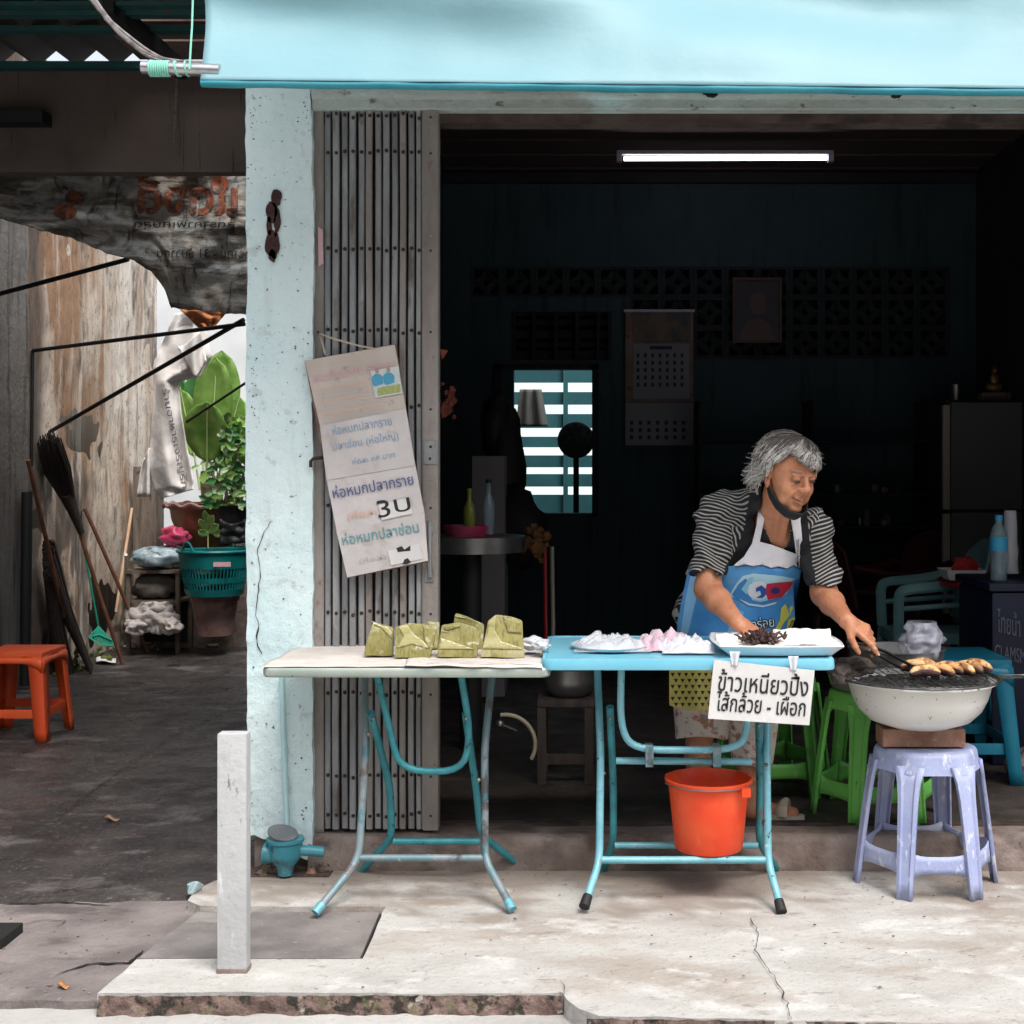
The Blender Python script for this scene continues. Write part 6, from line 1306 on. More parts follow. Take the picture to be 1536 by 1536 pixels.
# ================================================================ PERSON
class Field:
    def __init__(s, xs, ys, zs):
        s.x, s.y, s.z = (np.asarray(a, dtype=np.float32) for a in (xs, ys, zs)); s.F = np.full((len(xs), len(ys), len(zs)), .5, dtype=np.float32)
    def box(s, lo, hi):
        i = [max(0, int(np.searchsorted(a, l)) - 1) for a, l in zip((s.x, s.y, s.z), lo)]; j = [min(len(a), int(np.searchsorted(a, h)) + 1) for a, h in zip((s.x, s.y, s.z), hi)]
        return tuple(slice(a, b) for a, b in zip(i, j))
    def pts(s, b): return s.x[b[0]][:, None, None], s.y[b[1]][None, :, None], s.z[b[2]][None, None, :]
    def blend(s, b, d, k, op):
        if d.size == 0: return
        A = s.F[b]
        if op == 'sub': d = -d; h = np.clip(.5 - .5 * (A - d) / k, 0, 1) if k else 0; r = A * (1 - h) + d * h + k * h * (1 - h) if k else np.maximum(A, d)
        else:
            if k: h = np.clip(.5 + .5 * (A - d) / k, 0, 1); r = A * (1 - h) + d * h - k * h * (1 - h)
            else: r = np.minimum(A, d)
        s.F[b] = r
    def cap(s, a, b_, ra, rb, k=.012, op='add', clip=None, flat=None):
        a = np.array(a, dtype=np.float32); b_ = np.array(b_, dtype=np.float32); m = max(ra, rb) + k + .03
        b = s.box(np.minimum(a, b_) - m, np.maximum(a, b_) + m); X, Y, Z = s.pts(b); v = b_ - a; L = float(v @ v) + 1e-9
        t = np.clip(((X - a[0]) * v[0] + (Y - a[1]) * v[1] + (Z - a[2]) * v[2]) / L, 0, 1)
        d = np.sqrt((X - a[0] - t * v[0]) ** 2 + (Y - a[1] - t * v[1]) ** 2 + (Z - a[2] - t * v[2]) ** 2) - (ra + (rb - ra) * t)
        if clip is not None: c, n = clip; d = np.maximum(d, (X - c[0]) * n[0] + (Y - c[1]) * n[1] + (Z - c[2]) * n[2])
        s.blend(b, d, k, op)
    def ell(s, c, r, k=.012, op='add', M3=None):
        c = np.array(c, dtype=np.float32); r = np.array(r, dtype=np.float32); m = float(r.max()) + k + .02; b = s.box(c - m, c + m); X, Y, Z = s.pts(b); X = X - c[0]; Y = Y - c[1]; Z = Z - c[2]
        if M3 is not None: X, Y, Z = (M3[0][0] * X + M3[0][1] * Y + M3[0][2] * Z, M3[1][0] * X + M3[1][1] * Y + M3[1][2] * Z, M3[2][0] * X + M3[2][1] * Y + M3[2][2] * Z)
        k0 = np.sqrt((X / r[0]) ** 2 + (Y / r[1]) ** 2 + (Z / r[2]) ** 2); k1 = np.sqrt((X / r[0] ** 2) ** 2 + (Y / r[1] ** 2) ** 2 + (Z / r[2] ** 2) ** 2) + 1e-9
        s.blend(b, k0 * (k0 - 1) / k1, k, op)
    def mesh(s):
        F = s.F; I = F < 0; nx, ny, nz_ = F.shape; cs = [(i, j, k) for i in (0, 1) for j in (0, 1) for k in (0, 1)]
        cnt = np.zeros((nx - 1, ny - 1, nz_ - 1), dtype=np.int8)
        for i, j, k in cs: cnt += I[i:nx - 1 + i, j:ny - 1 + j, k:nz_ - 1 + k]
        act = np.argwhere((cnt > 0) & (cnt < 8)); idx = np.full(cnt.shape, -1, dtype=np.int32); idx[act[:, 0], act[:, 1], act[:, 2]] = np.arange(len(act))
        V = {c: F[act[:, 0] + c[0], act[:, 1] + c[1], act[:, 2] + c[2]] for c in cs}
        S = np.zeros((len(act), 3)); N = np.zeros(len(act))
        for a in cs:
            for ax in range(3):
                if a[ax]: continue
                b = list(a); b[ax] = 1; b = tuple(b); m = (V[a] < 0) != (V[b] < 0); t = np.where(m, V[a] / (V[a] - V[b] + 1e-12), 0)
                p = np.tile(np.array(a, dtype=float), (len(act), 1)); p[:, ax] += t; S += p * m[:, None]; N += m
        S /= N[:, None]; co = np.zeros_like(S)
        for ax, arr in enumerate((s.x, s.y, s.z)): co[:, ax] = arr[act[:, ax]] + S[:, ax] * (arr[act[:, ax] + 1] - arr[act[:, ax]])
        fs = []
        for ax in range(3):
            sl0 = [slice(None)] * 3; sl1 = [slice(None)] * 3; sl0[ax] = slice(0, -1); sl1[ax] = slice(1, None); ch = np.argwhere(I[tuple(sl0)] != I[tuple(sl1)]); o = [q for q in range(3) if q != ax]
            ch = ch[(ch[:, o[0]] > 0) & (ch[:, o[1]] > 0) & (ch[:, o[0]] < F.shape[o[0]] - 1) & (ch[:, o[1]] < F.shape[o[1]] - 1)]
            q = []
            for d0, d1 in ((1, 1), (0, 1), (0, 0), (1, 0)):
                c = ch.copy(); c[:, o[0]] -= d0; c[:, o[1]] -= d1; q.append(idx[c[:, 0], c[:, 1], c[:, 2]])
            q = np.stack(q, 1); ins = I[tuple(ch.T)]; flip = ins if ax != 1 else ~ins
            q[~flip] = q[~flip][:, ::-1]; fs.append(q[(q >= 0).all(1)])
        return co, np.concatenate(fs)
def npmesh(name, co, fs, off, smooth_it=1):
    me = bpy.data.meshes.new(name); me.from_pydata((co - np.array(off)).tolist(), [], fs.tolist()); me.shade_smooth(); return me
def axis(segs):                                   # [(start, end, step)...]
    out = []
    for a, b, st in segs: out += list(np.arange(a, b - 1e-6, st))
    return out + [segs[-1][1]]
V3 = lambda v: np.array(v, dtype=float)
hf = Vector((math.sin(R(33)) * math.cos(R(18)), -math.cos(R(33)) * math.cos(R(18)), -math.sin(R(18)))); hu = Vector((0, 0, 1)); hu = (hu - hf * hu.dot(hf)).normalized(); hsd = hu.cross(hf)
HS = 1.05; HC = P(1181, 709, 4.62)
def hp_(x, y, z): return HC + (hsd * x + hf * y + hu * z) * HS
HM = [tuple(hsd), tuple(hf), tuple(hu)]
shR, elR, wrR = P(1072, 778, 4.86), P(1062, 884, 4.78), P(1106, 934, 4.60)
shL, elL, wrL = P(1222, 795, 4.78), P(1236, 890, 4.76), P(1270, 931, 4.54)
neckb = P(1158, 790, 4.80)
def torso(F, g):
    F.ell(P(1098, 925, 5.05), (.205 + g, .150 + g, .17 + g), .05)
    F.ell(P(1105, 880, 4.99), (.185 + g, .140 + g, .16 + g), .05)
    F.ell(P(1128, 830, 4.92), (.180 + g, .130 + g, .15 + g), .05)
    F.ell(P(1140, 795, 4.90), (.165 + g, .105 + g, .09 + g), .05)
    F.ell(P(1108, 775, 4.95), (.10 + g, .10 + g, .085 + g), .05)
    F.cap(shR + Vector((.03, .02, 0)), shL + Vector((-.03, .02, 0)), .055 + g, .052 + g, .05)
B = Field(axis([(.25, 1.0, .0032)]), axis([(4.36, 4.78, .0032), (4.78, 5.30, .007)]), axis([(.115, .80, .0065), (.80, .93, .0032), (.93, 1.25, .0065), (1.25, 1.52, .0032)]))
torso(B, -.012)
B.cap(shR, elR, .050, .043, .03); B.cap(elR, elR.lerp(wrR, .35), .043, .044, .03); B.cap(elR.lerp(wrR, .35), wrR, .043, .027, .02)
B.cap(shL, elL, .048, .042, .03); B.cap(elL, elL.lerp(wrL, .35), .042, .042, .03); B.cap(elL.lerp(wrL, .35), wrL, .041, .026, .02)
# neck and upper chest
B.cap(neckb, hp_(0, -.02, -.07), .060, .052, .03); B.ell(P(1165, 800, 4.80), (.075, .05, .06), .03)
for sx in (-.022, .02): B.cap(hp_(sx, .02, -.085), P(1168 + sx * 300, 806, 4.752), .007, .009, .014)
# head
B.ell(hp_(0, -.008, .028), (.076 * HS, .094 * HS, .086 * HS), .02, M3=HM); B.ell(hp_(0, .030, -.040), (.060 * HS, .060 * HS, .070 * HS), .025, M3=HM)
B.ell(hp_(0, .066, -.098), (.026, .022, .018), .02, M3=HM)
for q in (-1, 1):
    B.ell(hp_(q * .036, .060, -.036), (.027, .025, .028), .018, M3=HM); B.ell(hp_(q * .040, .052, -.070), (.020, .020, .022), .018, M3=HM)
    B.ell(hp_(q * .032, .096, .004), (.017, .012, .010), .010, 'sub', M3=HM); B.ell(hp_(q * .031, .079, .005), (.0155, .013, .0115), .004, M3=HM)
    B.ell(hp_(q * .031, .080, -.012), (.015, .010, .005), .006, M3=HM)
    B.cap(hp_(q * .016, .091, .022), hp_(q * .048, .079, .020), .0065, .005, .012)
    B.cap(hp_(q * .017, .099, -.030), hp_(q * .034, .080, -.060), .0042, .0040, .008, 'sub'); B.cap(hp_(q * .034, .080, -.062), hp_(q * .036, .072, -.085), .003, .003, .008, 'sub')
    B.cap(hp_(q * .046, .078, .006), hp_(q * .060, .062, .014), .0016, .0016, .005, 'sub'); B.cap(hp_(q * .046, .078, 0), hp_(q * .060, .062, -.006), .0016, .0016, .005, 'sub')
    B.cap(hp_(q * .020, .091, -.006), hp_(q * .040, .084, -.018), .0016, .0016, .005, 'sub')
    B.ell(hp_(q * .014, .098, -.028), (.0085, .010, .0075), .006, M3=HM)
    B.cap(hp_(q * .076, -.004, .004), hp_(q * .079, .002, -.030), .011, .009, .006); B.ell(hp_(q * .084, .002, -.012), (.006, .008, .018), .004, 'sub', M3=HM); B.ell(hp_(q * .076, .004, -.038), (.007, .007, .012), .006, M3=HM)
B.cap(hp_(0, .087, .012), hp_(0, .106, -.022), .0075, .0110, .012); B.ell(hp_(0, .106, -.025), (.0125, .010, .0095), .006, M3=HM)
B.cap(hp_(-.030, .080, -.056), hp_(0, .094, -.066), .0026, .0024, .003, 'sub'); B.cap(hp_(0, .094, -.066), hp_(.030, .080, -.056), .0024, .0026, .003, 'sub')
B.cap(hp_(-.020, .084, -.0565), hp_(0, .0935, -.0605), .0035, .0042, .005); B.cap(hp_(0, .0935, -.0605), hp_(.020, .084, -.0565), .0042, .0035, .005)
B.cap(hp_(-.018, .084, -.068), hp_(0, .0925, -.0725), .0035, .0048, .006); B.cap(hp_(0, .0925, -.0725), hp_(.018, .084, -.068), .0048, .0035, .006)
B.cap(hp_(-.015, .084, -.083), hp_(.015, .084, -.083), .002, .002, .007, 'sub')
B.cap(hp_(-.03, .086, .040), hp_(.03, .086, .040), .0016, .0016, .006, 'sub'); B.cap(hp_(-.03, .085, .050), hp_(.03, .085, .050), .0016, .0016, .006, 'sub')
# hands: palm of metacarpals, four fingers of three bones, thumb from the side of the palm
NAILS = []
def hand(wr, d, bk, thumb, curl, spread, L=1.0, tcurl=.4):
    d = d.normalized(); bk = (bk - d * bk.dot(d)).normalized(); l = d.cross(bk).normalized() * thumb   # l points to the thumb side
    B.cap(wr, wr + d * .02, .025, .024, .012)
    for i in range(4):
        off = (1.5 - i) * .0185; ln = (.034, .041, .038, .030)[i] * L; k0 = wr + l * off * .55 + d * .012; kn = wr + l * off + d * (.078, .082, .078, .070)[i] * L
        B.cap(k0, kn, .0135, .0105, .010); a = kn; dr = (d + l * spread * (1.5 - i) * .25).normalized(); cv = 0
        for j, (f, r0, r1) in enumerate(((1, .0098, .0088), (.68, .0088, .0080), (.55, .0080, .0066))):
            cv += curl[i][j]; dd = dr * math.cos(cv) - bk * math.sin(cv); b = a + dd * ln * f; B.cap(a, b, r0, r1, .0035 if j else .006); 
            if j < 2: B.ell(b, (.0092, .0092, .0092), .004)
            a = b
        NAILS.append((a, dd, bk * math.cos(cv) + dr * math.sin(cv)))
    t0 = wr + l * .020 + d * .018; t1 = t0 + (l * .75 + d * .62 - bk * .35).normalized() * .042 * L; t2 = t1 + (l * .35 + d * .85 - bk * tcurl).normalized() * .032 * L; t3 = t2 + (l * .05 + d * .9 - bk * (tcurl + .15)).normalized() * .026 * L
    B.cap(t0, t1, .0155, .012, .012); B.cap(t1, t2, .0115, .0100, .004); B.cap(t2, t3, .0100, .0075, .004); NAILS.append((t3, (t3 - t2).normalized(), bk)); return t2, t3
dL = Vector((.80, -.20, -.50)); bkL = Vector((.30, -.62, .72))
TL = hand(wrL, dL, bkL, 1 if dL.cross(bkL).x < 0 else -1, [(.10, .25, .15), (.45, .6, .35), (.6, .8, .5), (.7, .9, .5)], .5, .95)
dR = Vector((.55, -.62, -.40)); bkR = Vector((.1, -.35, .93))
TR = hand(wrR, dR, bkR, 1 if dR.cross(bkR).x > 0 else -1, [(.35, .6, .4), (.45, .7, .4), (.5, .7, .4), (.6, .8, .4)], .4, .95)
# legs and feet
hipR, knR, anR = P(1060, 960, 5.10), P(1050, 1090, 5.06), P(1046, 1212, 5.05); hipL, knL, anL = P(1125, 960, 5.10), P(1122, 1090, 5.08), P(1127, 1216, 5.00)
for a, b, c in ((hipR, knR, anR), (hipL, knL, anL)):
    B.cap(a, b, .085, .055, .03); m_ = b.lerp(c, .35) + Vector((0, .012, 0)); B.cap(b, m_, .052, .052, .02); B.cap(m_, c, .050, .033, .02)
    fd = Vector((.35, -.75, 0)).normalized() if a is hipR else Vector((.92, -.35, 0)); heel = Vector((c.x, c.y + .015, .155)); toe = heel + fd * .16; toe.z = .142
    B.cap(c, heel, .034, .030, .015); B.cap(heel, toe, .030, .022, .015)
co, fs = B.mesh()
fl = np.array(tuple(P(1100, 1230, 5.0))); fl[2] = .12
person = thing('person', 'grey-haired woman in striped cardigan and blue apron leaning over the blue table with tongs', 'person', tuple(fl))
m_skin = M('skin', (.52, .232, .128), (.42, .17, .088), 11, layers=[((.30, .10, .045), 26, S1, .56, .70, .5), ((.60, .27, .15), 18, S1, .60, .74, .4), ('attr', 'lip', (.34, .10, .07), .2, .9, .7), ('attr', 'brow', (.10, .06, .05), .15, .8, .8), ('attr', 'lid', (.14, .055, .03), .15, .9, .8)], rough=.42, bump=.0022, bsc=95, sss=.10)
me = npmesh('body', co, fs, fl)
loc = (co - np.array(tuple(HC))) / HS; hx = loc @ np.array(hsd); hy = loc @ np.array(hf); hz = loc @ np.array(hu)
def gauss(x, s): return np.exp(-(x / s) ** 2)
lip = np.clip(gauss(hz + .0665 - .009 * (np.abs(hx) / .030) ** 2, .0055) * (np.abs(hx) < .029) * (hy > .075) * 1.2, 0, 1)
brow = gauss(hz - .023 - .003 * gauss(np.abs(hx) - .032, .02), .0045) * gauss(np.abs(hx) - .032, .018) * (hy > .05)
lid = gauss(hz - .001, .006) * gauss(np.abs(hx) - .031, .014) * (hy > .06)
for nm, a in (('lip', lip), ('brow', brow), ('lid', lid)): at = me.attributes.new(nm, 'FLOAT', 'POINT'); at.data.foreach_set('value', a.astype(np.float32))
body = obj('body', me, m_skin, person)
bvh_body = BVHTree.FromPolygons(co.tolist(), fs.tolist())
m_nail = M('finger_nail', (.60, .36, .28), rough=.35)
for a, dd, up in NAILS:
    u = up.normalized(); s_ = dd.cross(u); c = a + u * .0062 + dd * .001; obj('nail', MB().add([c - s_ * .0045 - dd * .004, c + s_ * .0045 - dd * .004, c + s_ * .004 + dd * .005 - u * .001, c - s_ * .004 + dd * .005 - u * .001, c + u * .0012 - dd * .004, c + u * .0012 + dd * .004], [(0, 4, 5, 3), (4, 1, 2, 5)]), m_nail, body)
m_eye = M('dark_eye', (.02, .012, .01), rough=.2)
for q in (-1, 1):
    obj('eye', MB().ball(hp_(q * .0312, .0905, -.0018), (.0130, .0050, .0040), 14, 8, rot=Matrix((hsd, hf, hu)).transposed()), m_eye, body)
    if q < 0: obj('mouth_line', MB().tube([hp_(-.030, .0795, -.0545), hp_(-.017, .0885, -.0625), hp_(0, .0925, -.0665), hp_(.017, .0885, -.0625), hp_(.030, .0795, -.0545)], .0013, 5), M('mouth_line', (.12, .035, .025), rough=.6), body)
    obj('eyelid_line', MB().tube([hp_(q * .0312 + t * .015, .0935 - abs(t) * .006, .0012 - t * t * .004) for t in (-1, -.6, -.2, .2, .6, 1)], .0012, 5), M('eyelid_line', (.10, .05, .035), rough=.6), body)
# blouse under the cardigan: dark with white lace dots
# cardigan
C_ = Field(axis([(.22, 1.0, .0055)]), axis([(4.55, 5.30, .0055)]), axis([(.78, 1.42, .0055)]))
torso(C_, .006)
axR = (elR - shR).normalized(); axL = (elL - shL).normalized(); hmR = P(1064, 862, 4.80); hmL = P(1236, 876, 4.76)
C_.cap(shR, hmR + axR * .08, .066, .070, .045, clip=(hmR, axR)); C_.cap(shL, hmL + axL * .08, .062, .064, .045, clip=(hmL, axL))
C_.cap(shR + Vector((.02, .01, .02)), shL + Vector((-.02, .01, .02)), .056, .052, .05)
C_.cap(shR.lerp(neckb, .6) + Vector((-.02, .05, .045)), hp_(0, -.07, -.10), .06, .055, .05)
Xg, Yg, Zg = C_.x[:, None, None], C_.y[None, :, None], C_.z[None, None, :]
w1 = .0065 * np.sin(Zg * 48 + Xg * 38 + 2.4 * np.sin(Xg * 23 + Zg * 9)) + .0045 * np.sin(Zg * 30 - Xg * 75 + 2 * np.sin(Zg * 31)) + .0030 * np.sin(Zg * 120 - Xg * 60 + Yg * 40)
C_.F += w1.astype(np.float32)
def halfpl(p, q):                                 # signed distance in the xz plane, positive on the right of p->q
    p = Vector((p.x, p.z)); q = Vector((q.x, q.z)); t = (q - p).normalized(); n = (t.y, -t.x); return (Xg - p.x) * n[0] + (Zg - p.y) * n[1]
vl = halfpl(P(1172, 838, 4.78), P(1140, 735, 4.78)); vr = -halfpl(P(1173, 838, 4.78), P(1198, 735, 4.78))
v = np.maximum(np.maximum(-vl, -vr), Yg - 4.90 + 0 * Xg); 
C_.F = np.maximum(C_.F, -v)
C_.cap(neckb + Vector((0, .02, 0)), hp_(0, -.01, -.04), .070, .066, .01, 'sub')
for hm, ax, r in ((hmR, axR, .052), (hmL, axL, .051)): C_.cap(hm + ax * .06, hm - ax * .05, r, r, .004, 'sub')
C_.ell(P(1101, 1010, 5.05), (.35, .3, .10), .01, 'sub')
cc_, cf_ = C_.mesh()
mc = npmesh('cardigan', cc_, cf_, fl)
m_card2 = M('striped_knit', (.016, .016, .018), rough=.85, bump=.0006, bsc=300)
nt_ = m_card2.node_tree; bs_n = nt_.nodes['Principled BSDF']; at = nt_.nodes.new('ShaderNodeAttribute'); at.attribute_name = 'stripe'
fr_ = nt_.nodes.new('ShaderNodeMath'); fr_.operation = 'FRACT'; lt2 = nt_.nodes.new('ShaderNodeMapRange'); lt2.inputs['From Min'].default_value = .32; lt2.inputs['From Max'].default_value = .40
nt_.links.new(at.outputs['Fac'], fr_.inputs[0]); nt_.links.new(fr_.outputs[0], lt2.inputs['Value'])
mx = nt_.nodes.new('ShaderNodeMix'); mx.data_type = 'RGBA'; mx.inputs[6].default_value = (.37, .355, .33, 1); mx.inputs[7].default_value = (.014, .014, .016, 1)
nt_.links.new(lt2.outputs[0], mx.inputs[0]); nt_.links.new(mx.outputs[2], bs_n.inputs['Base Color'])
def phase(p, reg):
    if reg == 0: return ((p - np.array(shR)) @ np.array(axR)) - .30 * p[:, 0] + .004 * np.sin(p[:, 0] * 40 + p[:, 2] * 17)
    if reg == 1: return ((p - np.array(shL)) @ np.array(axL)) + .30 * p[:, 0] + .004 * np.sin(p[:, 0] * 50 - p[:, 2] * 20)
    return p[:, 0] * .92 + p[:, 2] * .22 + p[:, 1] * .35
def segd(p, a, b):
    a = np.array(a); b = np.array(b); v = b - a; t = np.clip((p - a) @ v / (v @ v), 0, 1); return np.linalg.norm(p - a - t[:, None] * v, axis=1)
fc = cc_[cf_].mean(1); dR_ = segd(fc, shR + Vector((-.01, 0, .0)), hmR); dL_ = segd(fc, shL, hmL)
reg = np.full(len(cf_), 2); reg[(dR_ < .088) & (fc[:, 0] < float(shR.x) + .055)] = 0; reg[(dL_ < .078) & (fc[:, 0] > float(shL.x) - .025)] = 1; reg[(reg == 2) & (fc[:, 2] > 1.19) & (fc[:, 0] < .56)] = 0
ph_ = np.zeros((len(cf_), 4))
for r_ in range(3): mk_ = reg == r_; ph_[mk_] = phase(cc_[cf_[mk_]].reshape(-1, 3), r_).reshape(-1, 4)
px_ = VX + fc[:, 0] / fc[:, 1] * FPX; py_ = VY + (CH - fc[:, 2]) / fc[:, 1] * FPX; t_ = (py_ - 738) / 95; e1x = np.interp(py_, [737, 790, 835, 850], [1142, 1134, 1116, 1104]); e2x = np.interp(py_, [750, 800, 840, 870], [1198, 1203, 1207, 1213])
plk = (((px_ > e1x - 17) & (px_ < e1x + 30)) | ((px_ < e2x + 11) & (px_ > e2x - 30))) & (py_ > 742) & (py_ < 878) & (fc[:, 1] < 4.93); ph_[plk] = .0138 * .7
at = mc.attributes.new('stripe', 'FLOAT', 'CORNER'); at.data.foreach_set('value', (ph_.reshape(-1) / .0138 + 50).astype(np.float32))
obj('cardigan', mc, m_card2, person)
# torso-only surface for the apron to lie on
T_ = Field(axis([(.25, .95, .01)]), axis([(4.5, 5.25, .01)]), axis([(.70, 1.45, .01)])); torso(T_, .012); T_.cap(neckb, hp_(0, 0, -.06), .050, .045, .05)
tco, tfs = T_.mesh(); bvh_t = BVHTree.FromPolygons(tco.tolist(), tfs.tolist())
def blouse():
    v2, f2 = decal_poly([(1136, 790), (1148, 768), (1150, 800), (1160, 818), (1175, 825), (1186, 806), (1186, 775), (1197, 790), (1204, 838), (1172, 848), (1132, 838)], 4)
    return wrap(v2, f2, bvh_t, .004)
blo = obj('blouse', blouse(), M('black_lace_blouse', (.012, .012, .014), (.02, .02, .022), 60, layers=[((.35, .33, .32), 95, S1, .66, .70, .8)], rough=.7), person, smooth=180, sol=.003)
m = MB()
vp = [(1146, 768), (1146, 782), (1149, 796), (1155, 808), (1163, 818), (1172, 824), (1179, 819), (1184, 810), (1186, 796), (1186, 782)]
for i in range(len(vp) - 1):
    for k in range(3):
        x = lerp(vp[i][0], vp[i + 1][0], k / 3); y = lerp(vp[i][1], vp[i + 1][1], k / 3); h = cast(x, y, bvh_t, .010)
        if h: m.ball(h, .0030, 7, 5)
obj('neck_beads', m, M('bead_mix', (.05, .04, .04), (.55, .42, .36), 120, rough=.4), person, kind='stuff')
# apron
bvh_a = bvh_t
AOFF = .031
W = [(1140, 737), (1149, 738), (1148, 775), (1140, 812), (1160, 818), (1181, 826), (1194, 831), (1190, 800), (1184, 762), (1198, 762), (1203, 800), (1207, 836), (1206, 842), (1200, 852), (1190, 848), (1180, 853), (1168, 849), (1156, 852), (1142, 847), (1130, 850), (1118, 846), (1106, 849), (1100, 848), (1116, 835), (1128, 815), (1134, 790)]
Bp = [(1100, 849), (1106, 850), (1118, 847), (1130, 851), (1142, 848), (1156, 853), (1168, 850), (1180, 854), (1190, 849), (1200, 853), (1206, 843), (1211, 856), (1213, 868), (1208, 884), (1198, 905), (1194, 930), (1195, 960), (1014, 962), (1016, 930), (1024, 890), (1033, 850), (1060, 852)]
def apr(poly, off, mt, name, par, step=5, folds=True):
    v2, f2 = decal_poly(poly, step); mb = wrap(v2, f2, bvh_a, off)
    if folds: mb.v = [tuple(Vector(p) + Vector((0, -1, .2)) * (.012 * math.sin(p[0] * 42 + p[2] * 14 + 2 * nz(p[0] * 6, p[2] * 6, 1)) * min(1, max(0, (1.12 - p[2]) * 4)) + .008 * nz(p[0] * 11, p[2] * 15, 3) + .006 * nz(p[0] * 30, p[2] * 22, 6))) for p in mb.v]
    nb_ = {}
    for f in mb.f:
        for i in range(3): nb_.setdefault(f[i], set()).update((f[i - 1], f[i - 2]))
    for it in range(14):
        ys = [v[1] for v in mb.v]; mb.v = [(v[0], (.4 * v[1] + .6 * sum(ys[j] for j in nb_[i]) / len(nb_[i])) if i in nb_ else v[1], v[2]) for i, v in enumerate(mb.v)]
    return obj(name, mb, mt, par, smooth=180, sol=.0025)
m_apw = M('apron_white_cotton', (.72, .71, .74), (.64, .63, .67), 9, rough=.85, bump=.002, bsc=40); m_apb = M('apron_blue_cotton', (.055, .24, .54), (.11, .34, .64), 4, rough=.8, bump=.002, bsc=40)
aprn = apr(Bp, AOFF, m_apb, 'apron', person); apr(W, AOFF + .001, m_apw, 'apron_bib', person, 4)
tri_v = aprn.data; bco = [tuple(v.co + Vector(fl)) for v in tri_v.vertices]; bvh_p = BVHTree.FromPolygons(bco, [tuple(p.vertices) for p in tri_v.polygons])
def dec(poly, col, name='apron_print', off=.003, step=4, rg=.8):
    v2, f2 = decal_poly(poly, step); return obj(name, wrap(v2, f2, bvh_p, off), M('print_' + '_'.join(str(int(c * 100)) for c in col), col, rough=rg), aprn, smooth=180)
def circ(cx, cy, rx, ry, n=18, r0=0): return [(cx + rx * math.cos(2 * math.pi * k / n + r0), cy + ry * math.sin(2 * math.pi * k / n + r0)) for k in range(n)]
dec([(1094, 893), (1104, 876), (1114, 864), (1130, 860), (1150, 862), (1172, 864), (1192, 868), (1188, 878), (1180, 890), (1160, 902), (1140, 907), (1118, 904), (1104, 898)], (.42, .66, .76), off=.003)
dec([(1098, 892), (1108, 876), (1118, 868), (1128, 874), (1124, 888), (1128, 900), (1140, 903), (1160, 899), (1176, 890), (1170, 898), (1150, 908), (1124, 906), (1104, 898)], (.05, .22, .50), off=.004)
dec([(1112, 884), (1124, 866), (1131, 866), (1124, 882), (1120, 892)], (.25, .55, .72), off=.005)
dec(circ(1138, 886, 17, 14), (.75, .76, .80), off=.005)
dec([(1150, 876), (1166, 874), (1192, 872), (1184, 884), (1172, 896), (1152, 900), (1148, 888)], (.55, .02, .05), off=.006)
dec([(1150, 884), (1142, 878), (1134, 882), (1134, 888), (1140, 886), (1142, 892), (1134, 897), (1144, 897), (1149, 892)], (.03, .10, .35), off=.007, step=3)
dec(circ(1163, 886, 7, 5), (.04, .03, .15), off=.008, step=3)
dec([(1108, 898), (1124, 905), (1145, 908), (1165, 903), (1163, 906), (1145, 911), (1122, 908)], (.60, .66, .72), off=.005, step=3)
def dtext(body, x, y, w, h, col, off, rot=0):
    v2, f2 = txt(body); c, s_ = math.cos(rot), math.sin(rot); v2 = [(x + a * w * c + b * h * s_, y + a * w * s_ - b * h * c) for a, b in v2]
    obj('apron_lettering', wrap(v2, f2, bvh_p, off), M('print_t' + str(int(col[0] * 100)), col, rough=.8), aprn)
for dx, dy in ((-1.6, 0), (1.6, 0), (0, -1.6), (0, 1.6), (1.2, 1.2), (-1.2, 1.2)): dtext('อร่อย', 1128 + dx, 944 + dy, 34, 17, (.01, .01, .02), .004 + .0002 * dx, -.12)
dtext('อร่อย', 1128, 944, 34, 17, (.74, .75, .78), .0068, -.12)
for dx, dy in ((-1.2, 0), (1.2, 0), (0, 1.2)): dtext('ทุกวัน', 1142 + dx, 960 + dy, 30, 12, (.01, .01, .02), .004, -.1)
dtext('ทุกวัน', 1142, 958, 30, 12, (.70, .71, .78), .0066, -.1)
dec([(1036, 862), (1046, 858), (1044, 900), (1032, 950), (1020, 955), (1028, 900)], (.30, .55, .78), off=.003)
dec([(1100, 912), (1116, 918), (1110, 940), (1096, 955), (1090, 950), (1098, 930)], (.20, .46, .72), off=.003)
dec([(1172, 912), (1178, 906), (1181, 912), (1178, 922), (1170, 938), (1164, 948), (1162, 946), (1170, 930)], (.75, .60, .08), off=.005, step=3)
dec([(1180, 916), (1188, 908), (1190, 912), (1184, 924), (1176, 934), (1168, 948), (1165, 947), (1174, 930)], (.75, .60, .08), off=.006, step=3)
dec([(1182, 930), (1193, 924), (1194, 955), (1178, 955)], (.75, .62, .10), off=.005)
obj('apron_skirt', MB().grid(60, 24, lambda u, v: P(lerp(1004, 1200, u), lerp(964, 1066 - 26 * (2 * u - .55) ** 2 if u < .7 else 1052, v) if 1 else 0, 4.90 + .02 * math.sin(u * 22) - .10 * math.sin(u * 3.14) * (1 - .3 * v)) ), M('apron_yellow', (.68, .58, .16), (.74, .64, .22), 5, rough=.85), person, smooth=180, sol=.003)
askb = [o for o in bpy.data.objects if o.name.startswith('apron_skirt')][0]; bvh_s = BVHTree.FromPolygons([tuple(v.co + Vector(fl)) for v in askb.data.vertices], [tuple(p.vertices) for p in askb.data.polygons])
m = MB()
